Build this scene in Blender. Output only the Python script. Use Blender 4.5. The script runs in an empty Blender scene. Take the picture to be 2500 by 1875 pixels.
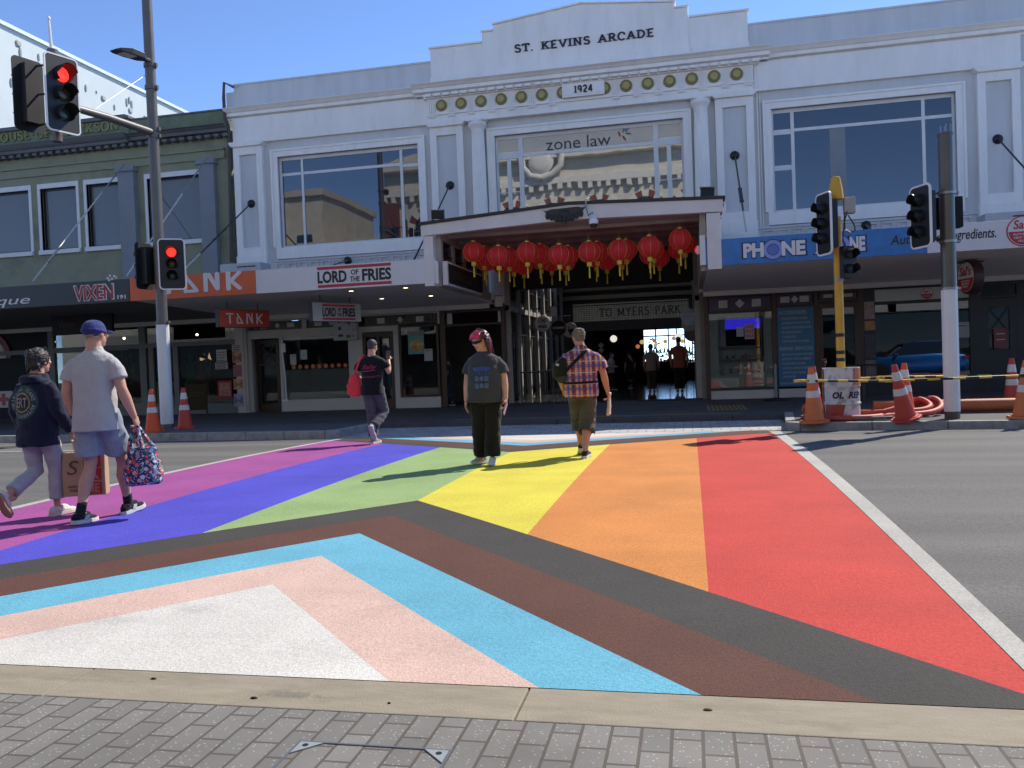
import bpy, bmesh, math, random
from mathutils import Vector, Matrix, Euler, noise
from mathutils.bvhtree import BVHTree
random.seed(7)
R = math.radians
scene = bpy.context.scene
COL = scene.collection

# ------------------------------------------------------------------ camera
F_PX, PITCH, ROLL, YAW, CAM_H = 2042.0, R(-1.3429), R(-2.1923), R(12.0834), 1.3
_fw = Vector((-math.sin(YAW) * math.cos(PITCH), math.cos(YAW) * math.cos(PITCH), math.sin(PITCH)))
_r0 = Vector((math.cos(YAW), math.sin(YAW), 0))
_u0 = _r0.cross(_fw)
_rt = _r0 * math.cos(ROLL) + _u0 * math.sin(ROLL)
_up = -_r0 * math.sin(ROLL) + _u0 * math.cos(ROLL)
cam_d = bpy.data.cameras.new('camera')
cam = bpy.data.objects.new('camera', cam_d)
COL.objects.link(cam)
cam.matrix_world = Matrix(((_rt.x, _up.x, -_fw.x, 0), (_rt.y, _up.y, -_fw.y, 0), (_rt.z, _up.z, -_fw.z, CAM_H), (0, 0, 0, 1)))
cam_d.sensor_width = 36.0
cam_d.lens = F_PX / 2500 * 36.0
cam_d.clip_start, cam_d.clip_end = 0.05, 2000
scene.camera = cam

# ------------------------------------------------------------------ sky, sun, exposure
SUN_V = Vector((0.60, 0.80, 1.0)).normalized()          # towards the sun
SUN_EL = math.asin(SUN_V.z)
w = bpy.data.worlds.new('World')
scene.world = w
w.use_nodes = True
nt = w.node_tree
sky = nt.nodes.new('ShaderNodeTexSky')
sky.sky_type = 'NISHITA'
sky.sun_disc = False
sky.sun_elevation = SUN_EL
sky.sun_rotation = math.atan2(SUN_V.x, SUN_V.y)
sky.air_density, sky.dust_density, sky.ozone_density = 0.4, 0.0, 4.0
bg = nt.nodes['Background']
bg.inputs['Strength'].default_value = 0.15
nt.links.new(sky.outputs[0], bg.inputs['Color'])
sun_d = bpy.data.lights.new('sun', 'SUN')
sun_d.energy, sun_d.angle, sun_d.color = 2.7, R(0.5), (1.0, 0.92, 0.79)
sun = bpy.data.objects.new('sun', sun_d)
COL.objects.link(sun)
sun.rotation_euler = (-SUN_V).to_track_quat('-Z', 'Y').to_euler()
scene.view_settings.view_transform = 'Standard'
scene.view_settings.look = 'None'
scene.view_settings.gamma = 1
scene.view_settings.exposure = 1.22
scene.cycles.max_bounces = 8
scene.cycles.transparent_max_bounces = 12

# ------------------------------------------------------------------ helpers
def ray(px, py):
    return _rt * ((px - 1250) / F_PX) + _up * ((937.5 - py) / F_PX) + _fw
def at(px, py, Y):                        # point on the vertical plane y = Y seen at photo pixel
    d = ray(px, py)
    return Vector((0, 0, CAM_H)) + d * (Y / d.y)
def gnd(px, py, z=0.0):
    d = ray(px, py)
    return Vector((0, 0, CAM_H)) + d * ((z - CAM_H) / d.z)
CROWN = 0.088
def zc(y):
    return max(0.0, CROWN * (1 - ((y - 9.2) / 5.9) ** 2))

BASE = {}
def tag(o, label=None, cat=None, group=None, kind=None):
    if label: o['label'] = label
    if cat: o['category'] = cat
    if group: o['group'] = group
    if kind: o['kind'] = kind
    return o
def thing(name, label, cat, loc=(0, 0, 0), group=None, kind=None, rotz=0):
    o = bpy.data.objects.new(name, None)
    COL.objects.link(o)
    o.location = loc
    o.rotation_euler = (0, 0, rotz)
    o.empty_display_size = 0.2
    BASE[o] = Vector(loc)
    return tag(o, label, cat, group, kind)

def spline(pts, k=6):                      # smooth path through the points
    pts = [Vector(p) for p in pts]; out = []
    for i in range(len(pts) - 1):
        a, b, c, d = pts[max(i - 1, 0)], pts[i], pts[i + 1], pts[min(i + 2, len(pts) - 1)]
        for j in range(k):
            t = j / k
            out.append(.5 * ((2 * b) + (c - a) * t + (2 * a - 5 * b + 4 * c - d) * t * t + (3 * b - a - 3 * c + d) * t ** 3))
    return out + [pts[-1]]
class MB:                                  # collects shapes and links them as one mesh object
    def __init__(s):
        s.v, s.f, s.mi = [], [], []
        s.cur = 0
    def face(s, pts):
        n = len(s.v)
        s.v += [Vector(p) for p in pts]
        s.f.append(list(range(n, n + len(pts)))); s.mi.append(s.cur)
    def box(s, x0, x1, y0, y1, z0, z1):
        n = len(s.v)
        s.v += [Vector(p) for p in ((x0,y0,z0),(x1,y0,z0),(x1,y1,z0),(x0,y1,z0),(x0,y0,z1),(x1,y0,z1),(x1,y1,z1),(x0,y1,z1))]
        for q in ((0,3,2,1),(4,5,6,7),(0,1,5,4),(1,2,6,5),(2,3,7,6),(3,0,4,7)):
            s.f.append([n + i for i in q]); s.mi.append(s.cur)
        return s
    def obox(s, c, size, rot=None):
        n = len(s.v)
        s.box(-size[0]/2, size[0]/2, -size[1]/2, size[1]/2, -size[2]/2, size[2]/2)
        rot = rot or Matrix.Identity(3)
        for i in range(n, len(s.v)):
            s.v[i] = rot @ s.v[i] + Vector(c)
        return s
    def rings(s, rings, cap=True, loop=False):
        n = len(s.v); k = len(rings[0])
        for r in rings: s.v += [Vector(p) for p in r]
        m = len(rings)
        for i in range(m if loop else m - 1):
            a, b = n + i * k, n + ((i + 1) % m) * k
            for j in range(k):
                s.f.append([a + j, a + (j + 1) % k, b + (j + 1) % k, b + j]); s.mi.append(s.cur)
        if cap and not loop:
            s.f.append([n + j for j in reversed(range(k))]); s.mi.append(s.cur)
            s.f.append([n + (m - 1) * k + j for j in range(k)]); s.mi.append(s.cur)
        return s
    def tube(s, pts, rad, n=10, round_=False):
        pts = [Vector(p) for p in pts]
        if not isinstance(rad, (list, tuple)): rad = [rad] * len(pts)
        rad = list(rad)
        if round_:
            a = (pts[0] - pts[1]).normalized(); b = (pts[-1] - pts[-2]).normalized()
            p0, r0, p1, r1 = pts[0], rad[0], pts[-1], rad[-1]
            pts = [p0 + a * r0 * .98, p0 + a * r0 * .7] + pts + [p1 + b * r1 * .7, p1 + b * r1 * .98]
            rad = [r0 * .2, r0 * .72] + rad + [r1 * .72, r1 * .2]
        rings = []; ref = None
        for i, p in enumerate(pts):
            d = (pts[min(i + 1, len(pts) - 1)] - pts[max(i - 1, 0)]).normalized()
            if ref is None:
                ref = d.orthogonal().normalized()
            ref = (ref - d * ref.dot(d)).normalized()
            q = d.cross(ref)
            rings.append([p + (ref * math.cos(t) + q * math.sin(t)) * rad[i] for t in (2 * math.pi * j / n for j in range(n))])
        return s.rings(rings)
    def lathe(s, prof, c=(0, 0, 0), n=24, rot=None):
        rot = rot or Matrix.Identity(3)
        rr = [[rot @ Vector((r * math.cos(2*math.pi*j/n), r * math.sin(2*math.pi*j/n), z)) + Vector(c) for j in range(n)] for r, z in prof]
        return s.rings(rr)
    def ell(s, c, r, rot=None, n=14, m=9):
        rot = rot or Matrix.Identity(3)
        rr = []
        for i in range(m + 1):
            t = -math.pi/2 + math.pi * i / m
            t = max(-1.54, min(1.54, t))
            rr.append([rot @ Vector((r[0]*math.cos(t)*math.cos(a), r[1]*math.cos(t)*math.sin(a), r[2]*math.sin(t))) + Vector(c)
                       for a in (2*math.pi*j/n for j in range(n))])
        return s.rings(rr)
    def prism(s, poly, y0, y1):            # polygon in XZ given as (x, z), extruded along y
        a = [Vector((x, y0, z)) for x, z in poly]; b = [Vector((x, y1, z)) for x, z in poly]
        return s.rings([a, b])
    def prismz(s, poly, z0, z1):
        return s.rings([[Vector((x, y, z0)) for x, y in poly], [Vector((x, y, z1)) for x, y in poly]])
    def xf(s, mat, start=0):
        for i in range(start, len(s.v)): s.v[i] = mat @ s.v[i]
        return s
    def mesh(s, name, off=Vector((0, 0, 0)), smooth=False, weld=False):
        me = bpy.data.meshes.new(name)
        me.from_pydata([tuple(p - off) for p in s.v], [], s.f)
        for i, p in enumerate(me.polygons): p.material_index = s.mi[i]
        bm = bmesh.new(); bm.from_mesh(me)
        if weld: bmesh.ops.remove_doubles(bm, verts=bm.verts, dist=1e-5)
        bmesh.ops.recalc_face_normals(bm, faces=bm.faces)
        bm.to_mesh(me); bm.free()
        if smooth:
            for p in me.polygons: p.use_smooth = True
        return me
    def build(s, name, mat, parent=None, smooth=False, bev=0, local=False, sharp=None):
        root = parent
        while root is not None and root.parent is not None: root = root.parent
        off = Vector((0, 0, 0)) if (local or root is None) else BASE.get(root, Vector((0, 0, 0)))
        return link(name, s.mesh(name, off, smooth), mat, parent, bev, sharp if sharp else (R(40) if smooth else None))

def link(name, me, mat, parent=None, bev=0, sharp=None):
    o = bpy.data.objects.new(name, me)
    COL.objects.link(o)
    for m in (mat if isinstance(mat, (list, tuple)) else [mat]): me.materials.append(m)
    if parent is not None: o.parent = parent
    if sharp: me.set_sharp_from_angle(angle=sharp)
    if bev:
        b = o.modifiers.new('bevel', 'BEVEL'); b.width = bev; b.segments = 2; b.limit_method = 'ANGLE'
    return o
def copy_tree(o, parent=None):
    c = o.copy(); COL.objects.link(c); c.parent = parent
    for ch in [x for x in bpy.data.objects if x.parent == o]: copy_tree(ch, c)
    return c
WORK = bpy.data.scenes.new('work')         # small side scene in which shapes are evaluated, removed at the end
def realize(o):                            # mesh of an object with its modifiers applied
    COL.objects.unlink(o); WORK.collection.objects.link(o)
    vl = WORK.view_layers[0]; vl.update()
    return bpy.data.meshes.new_from_object(o.evaluated_get(vl.depsgraph))
def fuse(mb, voxel=0.01, smooth=2, wr=0, ws=8.0, seed=0.0):   # one continuous surface out of overlapping shapes
    me = mb.mesh('tmp', smooth=True)
    o = bpy.data.objects.new('tmp', me); COL.objects.link(o)
    m = o.modifiers.new('r', 'REMESH'); m.mode = 'VOXEL'; m.voxel_size = voxel; m.use_smooth_shade = True
    if smooth:
        k = o.modifiers.new('s', 'SMOOTH'); k.iterations = smooth; k.factor = 0.5
    out = realize(o)
    bpy.data.objects.remove(o); bpy.data.meshes.remove(me)
    if wr:
        nrm = [v.normal.copy() for v in out.vertices]
        for v, vn in zip(out.vertices, nrm):
            p = v.co.copy()
            f = noise.noise(Vector((p.x * ws + seed, p.y * ws, p.z * ws * 1.8)))
            g = noise.noise(Vector((p.x * ws * 2.3 + p.z * 9, p.y * ws * 2.3 + seed, p.z * ws * 2.6)))
            v.co = p + vn * (wr * f + wr * .5 * abs(g))
    return out

# ------------------------------------------------------------------ materials
def _nodes(name):
    m = bpy.data.materials.new(name); m.use_nodes = True
    t = m.node_tree
    return m, t, t.nodes['Principled BSDF'], t.nodes.new('ShaderNodeTexCoord')
def M(name, col, rough=.7, metal=0.0, var=.07, vs=3.0, bump=0.0, bs=80.0, spec=.5, dirt=0.0, dcol=(.05, .045, .04), ds=1.2, stretch=None, coat=0.0, emit=None, es=1.0, trans=0):
    m, t, b, tc = _nodes(name)
    co = tc.outputs['Object']
    if stretch:
        mp = t.nodes.new('ShaderNodeMapping'); mp.inputs['Scale'].default_value = stretch
        t.links.new(co, mp.inputs[0]); co = mp.outputs[0]
    n = t.nodes.new('ShaderNodeTexNoise'); n.inputs['Scale'].default_value = vs; n.inputs['Detail'].default_value = 6; n.inputs['Roughness'].default_value = .65
    t.links.new(co, n.inputs['Vector'])
    r = t.nodes.new('ShaderNodeValToRGB')
    r.color_ramp.elements[0].position, r.color_ramp.elements[1].position = .3, .7
    r.color_ramp.elements[0].color = (*[c * (1 - var) for c in col], 1)
    r.color_ramp.elements[1].color = (*[min(1, c * (1 + var)) for c in col], 1)
    t.links.new(n.outputs[0], r.inputs[0])
    out = r.outputs[0]
    if dirt:
        n2 = t.nodes.new('ShaderNodeTexNoise'); n2.inputs['Scale'].default_value = ds; n2.inputs['Detail'].default_value = 8; n2.inputs['Roughness'].default_value = .7
        t.links.new(co, n2.inputs['Vector'])
        r2 = t.nodes.new('ShaderNodeMapRange'); r2.inputs[1].default_value = .5; r2.inputs[2].default_value = .75; r2.inputs[4].default_value = dirt
        t.links.new(n2.outputs[0], r2.inputs[0])
        mx = t.nodes.new('ShaderNodeMixRGB'); mx.inputs[2].default_value = (*dcol, 1)
        t.links.new(r2.outputs[0], mx.inputs[0]); t.links.new(out, mx.inputs[1]); out = mx.outputs[0]
    t.links.new(out, b.inputs['Base Color'])
    b.inputs['Roughness'].default_value = rough; b.inputs['Metallic'].default_value = metal
    b.inputs['Specular IOR Level'].default_value = spec
    if coat: b.inputs['Coat Weight'].default_value = coat; b.inputs['Coat Roughness'].default_value = .05
    if bump:
        n3 = t.nodes.new('ShaderNodeTexNoise'); n3.inputs['Scale'].default_value = bs; n3.inputs['Detail'].default_value = 3
        t.links.new(tc.outputs['Object'], n3.inputs['Vector'])
        bp = t.nodes.new('ShaderNodeBump'); bp.inputs['Strength'].default_value = bump; bp.inputs['Distance'].default_value = .01
        t.links.new(n3.outputs[0], bp.inputs['Height']); t.links.new(bp.outputs[0], b.inputs['Normal'])
    if emit:
        b.inputs['Emission Color'].default_value = (*emit, 1); b.inputs['Emission Strength'].default_value = es
    return m
def glass(name, tint=(.75, .8, .8), k=1.0, ior=1.5, wave=0.0):          # thin pane: mostly clear, mirror-like at a few percent
    m = bpy.data.materials.new(name); m.use_nodes = True
    t = m.node_tree; t.nodes.clear()
    o = t.nodes.new('ShaderNodeOutputMaterial'); mx = t.nodes.new('ShaderNodeMixShader')
    tr = t.nodes.new('ShaderNodeBsdfTransparent'); tr.inputs[0].default_value = (*tint, 1)
    g = t.nodes.new('ShaderNodeBsdfGlossy'); g.inputs['Roughness'].default_value = .01
    f = t.nodes.new('ShaderNodeFresnel'); f.inputs[0].default_value = ior
    mm = t.nodes.new('ShaderNodeMath'); mm.operation = 'MULTIPLY'; mm.inputs[1].default_value = k
    t.links.new(f.outputs[0], mm.inputs[0]); t.links.new(mm.outputs[0], mx.inputs[0])
    t.links.new(tr.outputs[0], mx.inputs[1]); t.links.new(g.outputs[0], mx.inputs[2]); t.links.new(mx.outputs[0], o.inputs[0])
    if wave:
        tc = t.nodes.new('ShaderNodeTexCoord'); n = t.nodes.new('ShaderNodeTexNoise'); n.inputs['Scale'].default_value = .9
        bp = t.nodes.new('ShaderNodeBump'); bp.inputs['Strength'].default_value = wave; bp.inputs['Distance'].default_value = .02
        t.links.new(tc.outputs['Object'], n.inputs['Vector']); t.links.new(n.outputs[0], bp.inputs['Height']); t.links.new(bp.outputs[0], g.inputs['Normal'])
    return m
def dark_glass(name, col=(.012, .016, .022), ior=2.1, wave=.12):
    m, t, b, tc = _nodes(name)
    b.inputs['Base Color'].default_value = (*col, 1); b.inputs['Roughness'].default_value = .015; b.inputs['IOR'].default_value = ior
    n = t.nodes.new('ShaderNodeTexNoise'); n.inputs['Scale'].default_value = .7
    bp = t.nodes.new('ShaderNodeBump'); bp.inputs['Strength'].default_value = wave; bp.inputs['Distance'].default_value = .03
    t.links.new(tc.outputs['Object'], n.inputs['Vector']); t.links.new(n.outputs[0], bp.inputs['Height']); t.links.new(bp.outputs[0], b.inputs['Normal'])
    return m

WHITE = M('white_painted_trim', (.88, .84, .79), .6, var=.05, vs=1.2, bump=.08, bs=40, dirt=.26, dcol=(.52, .49, .45), ds=1.6, stretch=(2.2, 2.2, .5))
GREYW = M('grey_painted_plaster', (.63, .625, .62), .75, var=.07, vs=1.0, bump=.15, bs=30, dirt=.35, dcol=(.46, .45, .44), ds=1.4, stretch=(2.4, 2.4, .4))
CREAMW = M('white_canopy_board', (.68, .64, .61), .6, var=.05, vs=2, dirt=.35, dcol=(.45, .4, .36), ds=1.4)
SOFFIT = M('soffit_board', (.80, .77, .75), .7, var=.05)
GREEN = M('green_plaster', (.26, .265, .175), .8, var=.1, vs=1.5, bump=.1, bs=30, dirt=.5, dcol=(.05, .055, .05), ds=.9)
DGREY = M('dark_grey_stone', (.135, .14, .145), .8, var=.15, vs=2, bump=.1, bs=30, dirt=.6, dcol=(.03, .03, .03), ds=2)
MGREY = M('blue_grey_paint', (.22, .235, .25), .7, var=.08, vs=2)
WINF = M('white_window_paint', (.72, .70, .68), .5, var=.05)
PGLASS = glass('shop_pane', (.8, .84, .84), 1.6, 1.5)
UGLASS = dark_glass('upper_pane', (.010, .014, .024), 2.0, .06)
CGLASS = dark_glass('centre_pane', (.03, .032, .03), 2.9, .08)
GGLASS = dark_glass('office_pane', (.15, .145, .13), 1.5)
BLACK = M('black_paint', (.012, .012, .013), .45, var=.2)
BLACKM = M('black_matt', (.01, .01, .011), .8, var=.2)
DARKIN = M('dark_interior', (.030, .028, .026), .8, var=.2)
BROWN = M('varnished_brown_timber', (.055, .028, .016), .45, var=.25, vs=5, stretch=(8, 8, 1))
CREAM = M('cream_tile', (.48, .45, .41), .5, var=.06, vs=4, dirt=.3, dcol=(.28, .26, .23), ds=2)
STEEL = M('steel_grey', (.28, .28, .28), .4, .8, var=.1)
POLEG = M('pole_grey_paint', (.135, .125, .118), .42, .3, var=.10, vs=4, spec=.5)
SLEEVE = M('white_plastic_sleeve', (.72, .71, .71), .5, var=.03, vs=3, dirt=.2, dcol=(.55, .45, .42), ds=1.5)
# ------------------------------------------------------------------ lettering
def text_mesh(s, h, w=None, bold=0.0, shear=0.0, thick=.006):      # block letters, lower left at the origin, in the XZ plane, facing -Y
    cu = bpy.data.curves.new('t', 'FONT'); cu.body = s; cu.size = 1; cu.offset = bold; cu.shear = shear; cu.resolution_u = 3
    cu.extrude = .001
    o = bpy.data.objects.new('t', cu); COL.objects.link(o)
    me = realize(o)
    bpy.data.objects.remove(o); bpy.data.curves.remove(cu)
    xs = [v.co.x for v in me.vertices]; ys = [v.co.y for v in me.vertices]
    x0, x1, y0, y1 = min(xs), max(xs), min(ys), max(ys)
    k = h / (y1 - y0); kx = (w / (x1 - x0)) if w else k
    for v in me.vertices:
        v.co = Vector(((v.co.x - x0) * kx, -thick if v.co.z > 0 else 0, (v.co.y - y0) * k))
    return me, (x1 - x0) * kx
def text(name, s, h, mat, parent, pos, w=None, bold=0.0, shear=0.0, align='C', thick=.006, rz=0.0, rot=None):
    me, tw = text_mesh(s, h, w, bold, shear, thick)
    dx = {'L': 0, 'C': -tw / 2, 'R': -tw}[align]
    rm = rot or Matrix.Rotation(rz, 3, 'Z')
    root = parent
    while root is not None and root.parent is not None: root = root.parent
    off = BASE.get(root, Vector((0, 0, 0))) if root is not None else Vector((0, 0, 0))
    for v in me.vertices:
        v.co = rm @ (v.co + Vector((dx, 0, 0))) + Vector(pos) - off
    return link(name, me, mat, parent)
# stroke letters with serifs: (width, strokes, serifs at (x, y)); a stroke is a list of points in a unit-high box
def arc(cx, cy, rx, ry, a0, a1, n=9):
    return [(cx + rx * math.cos(R(a0 + (a1 - a0) * i / n)), cy + ry * math.sin(R(a0 + (a1 - a0) * i / n))) for i in range(n + 1)]
GL = {
 'S': (.55, [arc(.28, .75, .2, .23, 20, 270) + arc(.28, .26, .22, .26, 90, -160)], []),
 'T': (.62, [[(.31, 0), (.31, 1)], [(.02, .98), (.6, .98)], [(.03, .98), (.03, .8)], [(.59, .98), (.59, .8)]], [(.31, 0)]),
 '.': (.2, [[(.08, 0), (.08, .09)]], []),
 '·': (.3, [[(.14, .42), (.14, .53)]], []),
 'K': (.66, [[(.12, 0), (.12, 1)], [(.55, 1), (.15, .45)], [(.27, .6), (.6, 0)]], [(.12, 0), (.12, 1), (.57, 1), (.6, 0)]),
 'E': (.58, [[(.12, 0), (.12, 1)], [(.12, .98), (.52, .98)], [(.12, .5), (.42, .5)], [(.12, .02), (.54, .02)]], [(.1, 0), (.1, 1)]),
 'V': (.68, [[(.06, 1), (.34, 0)], [(.34, 0), (.62, 1)]], [(.06, 1), (.62, 1)]),
 'I': (.28, [[(.14, 0), (.14, 1)]], [(.14, 0), (.14, 1)]),
 'N': (.74, [[(.12, 0), (.12, 1)], [(.12, 1), (.6, 0)], [(.6, 0), (.6, 1)]], [(.12, 0), (.12, 1), (.6, 1)]),
 'A': (.7, [[(.06, 0), (.34, 1)], [(.34, 1), (.63, 0)], [(.16, .34), (.53, .34)]], [(.06, 0), (.63, 0)]),
 'R': (.64, [[(.12, 0), (.12, 1)], [(.12, .98)] + arc(.3, .74, .22, .24, 90, -90) + [(.12, .5)], [(.32, .5), (.6, 0)]], [(.12, 0), (.12, 1), (.6, 0)]),
 'C': (.66, [arc(.36, .5, .3, .5, 45, 315, 14), [(.58, .85), (.58, .68)]], []),
 'D': (.7, [[(.12, 0), (.12, 1)], [(.12, .98)] + arc(.26, .5, .34, .48, 90, -90, 12) + [(.12, .02)]], [(.12, 0), (.12, 1)]),
 'H': (.72, [[(.12, 0), (.12, 1)], [(.6, 0), (.6, 1)], [(.12, .5), (.6, .5)]], [(.12, 0), (.12, 1), (.6, 0), (.6, 1)]),
 'O': (.76, [arc(.38, .5, .32, .5, 0, 360, 20)], []),
 'U': (.7, [[(.12, 1), (.12, .3)] + arc(.35, .3, .23, .29, 180, 360, 8) + [(.58, .3), (.58, 1)]], [(.12, 1), (.58, 1)]),
 'F': (.56, [[(.12, 0), (.12, 1)], [(.12, .98), (.52, .98)], [(.12, .5), (.42, .5)]], [(.12, 0), (.12, 1)]),
 'L': (.56, [[(.12, 0), (.12, 1)], [(.12, .02), (.52, .02)], [(.52, .02), (.52, .18)]], [(.12, 0), (.12, 1)]),
 '1': (.34, [[(.18, 0), (.18, 1)], [(.18, 1), (.06, .86)]], [(.18, 0)]),
 '9': (.56, [arc(.28, .7, .2, .28, 0, 360, 14), [(.48, .7)] + arc(.2, .5, .28, .5, 20, -60, 6)], []),
 '2': (.56, [arc(.27, .72, .2, .26, 165, -20, 8) + [(.08, .03)], [(.06, .02), (.52, .02)]], []),
 '4': (.58, [[(.4, 0), (.4, 1)], [(.4, 1), (.05, .28)], [(.05, .28), (.54, .28)]], []),
 'M': (.86, [[(.1, 0), (.1, 1)], [(.1, 1), (.42, .1)], [(.42, .1), (.74, 1)], [(.74, 1), (.74, 0)]], [(.1, 0), (.74, 0)]),
 'Y': (.66, [[(.05, 1), (.33, .48)], [(.61, 1), (.33, .48)], [(.33, .48), (.33, 0)]], [(.05, 1), (.61, 1), (.33, 0)]),
 'P': (.6, [[(.12, 0), (.12, 1)], [(.12, .98)] + arc(.28, .73, .24, .25, 90, -90) + [(.12, .48)]], [(.12, 0), (.12, 1)]),
 'a': (.74, [[(.1, 0), (.1, .62)], [(.1, .98), (.66, .02)], [(.24, .02), (.66, .02)]], []),     # the open triangle used for an A
 'n': (.68, [[(.08, 0), (.08, 1)], [(.22, .98), (.58, .05)], [(.58, .05), (.58, 1)]], []),
 'k': (.62, [[(.1, 0), (.1, 1)], [(.56, .98), (.25, .55), (.25, .45), (.56, .02)]], []),
 't': (.62, [[(.31, 0), (.31, .78)], [(.04, .96), (.58, .96)]], []),
 ' ': (.45, [], []),
}
def strokes(s, h, w, sw, serif=True, sp=.14, thick=.03, rounded=False):
    mb = MB(); x = 0; k = 0
    for ch in s:
        gw, st, se = GL[ch]
        for line in st:
            k += 1; t = -thick - .0007 * (k % 9)
            pts = [Vector((x + p[0] * h, p[1] * h)) for p in line]
            L, Rr = [], []
            for i, p in enumerate(pts):
                d = (pts[min(i + 1, len(pts) - 1)] - pts[max(i - 1, 0)]).normalized()
                nn = Vector((-d.y, d.x)) * sw / 2
                L.append(p + nn); Rr.append(p - nn)
            for i in range(len(pts) - 1):
                mb.prism([(q.x, q.y) for q in (L[i], L[i + 1], Rr[i + 1], Rr[i])], 0, t)
            if rounded:
                for p in (pts[0], pts[-1]):
                    mb.prism([(p.x + sw/2*math.cos(a), p.y + sw/2*math.sin(a)) for a in (2*math.pi*j/10 for j in range(10))], 0, t - .0004)
        if serif:
            for p in se:
                k += 1; t = -thick - .0007 * (k % 9) - .0003
                q = sw * 1.15; z = p[1] * h; z0, z1 = (z, z + sw * .4) if p[1] < .5 else (z - sw * .4, z)
                mb.box(x + p[0]*h - q, x + p[0]*h + q, t, 0, z0, z1)
        x += (gw + sp) * h
    if w:
        kx = w / (x - sp * h)
        for v in mb.v: v.x *= kx
    return mb
def sign_strokes(name, s, mat, parent, p0, p1, y, sw, **k):            # letters from p0=(x0,z) to x1 with height h
    x0, z, x1, h = p0[0], p0[1], p1[0], p1[1]
    mb = strokes(s, h, x1 - x0, sw, **k)
    mb.xf(Matrix.Translation((x0, y, z)))
    return mb.build(name, mat, parent)

# ------------------------------------------------------------------ ground materials
def paint_mat(name, col, grit=.5, wear=.0):
    m, t, b, tc = _nodes(name)
    n = t.nodes.new('ShaderNodeTexNoise'); n.inputs['Scale'].default_value = 1.1; n.inputs['Detail'].default_value = 7; n.inputs['Roughness'].default_value = .6
    n2 = t.nodes.new('ShaderNodeTexNoise'); n2.inputs['Scale'].default_value = 60; n2.inputs['Detail'].default_value = 4; n2.inputs['Roughness'].default_value = .7
    v = t.nodes.new('ShaderNodeTexVoronoi'); v.inputs['Scale'].default_value = 105
    for q in (n, n2, v): t.links.new(tc.outputs['Object'], q.inputs['Vector'])
    r = t.nodes.new('ShaderNodeValToRGB'); r.color_ramp.elements[0].position, r.color_ramp.elements[1].position = .32, .7
    r.color_ramp.elements[0].color = (*[c * .86 for c in col], 1); r.color_ramp.elements[1].color = (*[min(1, c * 1.08) for c in col], 1)
    t.links.new(n.outputs[0], r.inputs[0])
    gr = t.nodes.new('ShaderNodeMapRange'); gr.inputs[1].default_value = .3; gr.inputs[2].default_value = .7; gr.inputs[3].default_value = .78; gr.inputs[4].default_value = 1.2; t.links.new(n2.outputs[0], gr.inputs[0])
    gm_ = t.nodes.new('ShaderNodeMixRGB'); gm_.blend_type = 'MULTIPLY'; gm_.inputs[0].default_value = 1; t.links.new(r.outputs[0], gm_.inputs[1]); t.links.new(gr.outputs[0], gm_.inputs[2])
    pit = t.nodes.new('ShaderNodeMapRange'); pit.inputs[1].default_value = .66; pit.inputs[2].default_value = .76; pit.inputs[4].default_value = .6
    t.links.new(n2.outputs[0], pit.inputs[0])
    mx = t.nodes.new('ShaderNodeMixRGB'); mx.inputs[2].default_value = (*[c * .35 for c in col], 1)
    t.links.new(pit.outputs[0], mx.inputs[0]); t.links.new(gm_.outputs[0], mx.inputs[1])
    # faint tyre tracks running along the road
    mp = t.nodes.new('ShaderNodeMapping'); mp.inputs['Scale'].default_value = (.05, 1.1, 1)
    n4 = t.nodes.new('ShaderNodeTexNoise'); n4.inputs['Scale'].default_value = 1.6; n4.inputs['Detail'].default_value = 5
    t.links.new(tc.outputs['Object'], mp.inputs[0]); t.links.new(mp.outputs[0], n4.inputs['Vector'])
    tr = t.nodes.new('ShaderNodeMapRange'); tr.inputs[1].default_value = .52; tr.inputs[2].default_value = .8; tr.inputs[4].default_value = .30
    t.links.new(n4.outputs[0], tr.inputs[0])
    m3 = t.nodes.new('ShaderNodeMixRGB'); m3.inputs[2].default_value = (*[c * .55 + .02 for c in col], 1)
    t.links.new(tr.outputs[0], m3.inputs[0]); t.links.new(mx.outputs[0], m3.inputs[1])
    t.links.new(m3.outputs[0], b.inputs['Base Color'])
    b.inputs['Roughness'].default_value = .85; b.inputs['Specular IOR Level'].default_value = .2
    ad = t.nodes.new('ShaderNodeMath'); ad.operation = 'ADD'
    t.links.new(v.outputs[0], ad.inputs[0]); t.links.new(n2.outputs[0], ad.inputs[1])
    bp = t.nodes.new('ShaderNodeBump'); bp.inputs['Strength'].default_value = grit; bp.inputs['Distance'].default_value = .004
    t.links.new(ad.outputs[0], bp.inputs['Height']); t.links.new(bp.outputs[0], b.inputs['Normal'])
    return m
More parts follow.
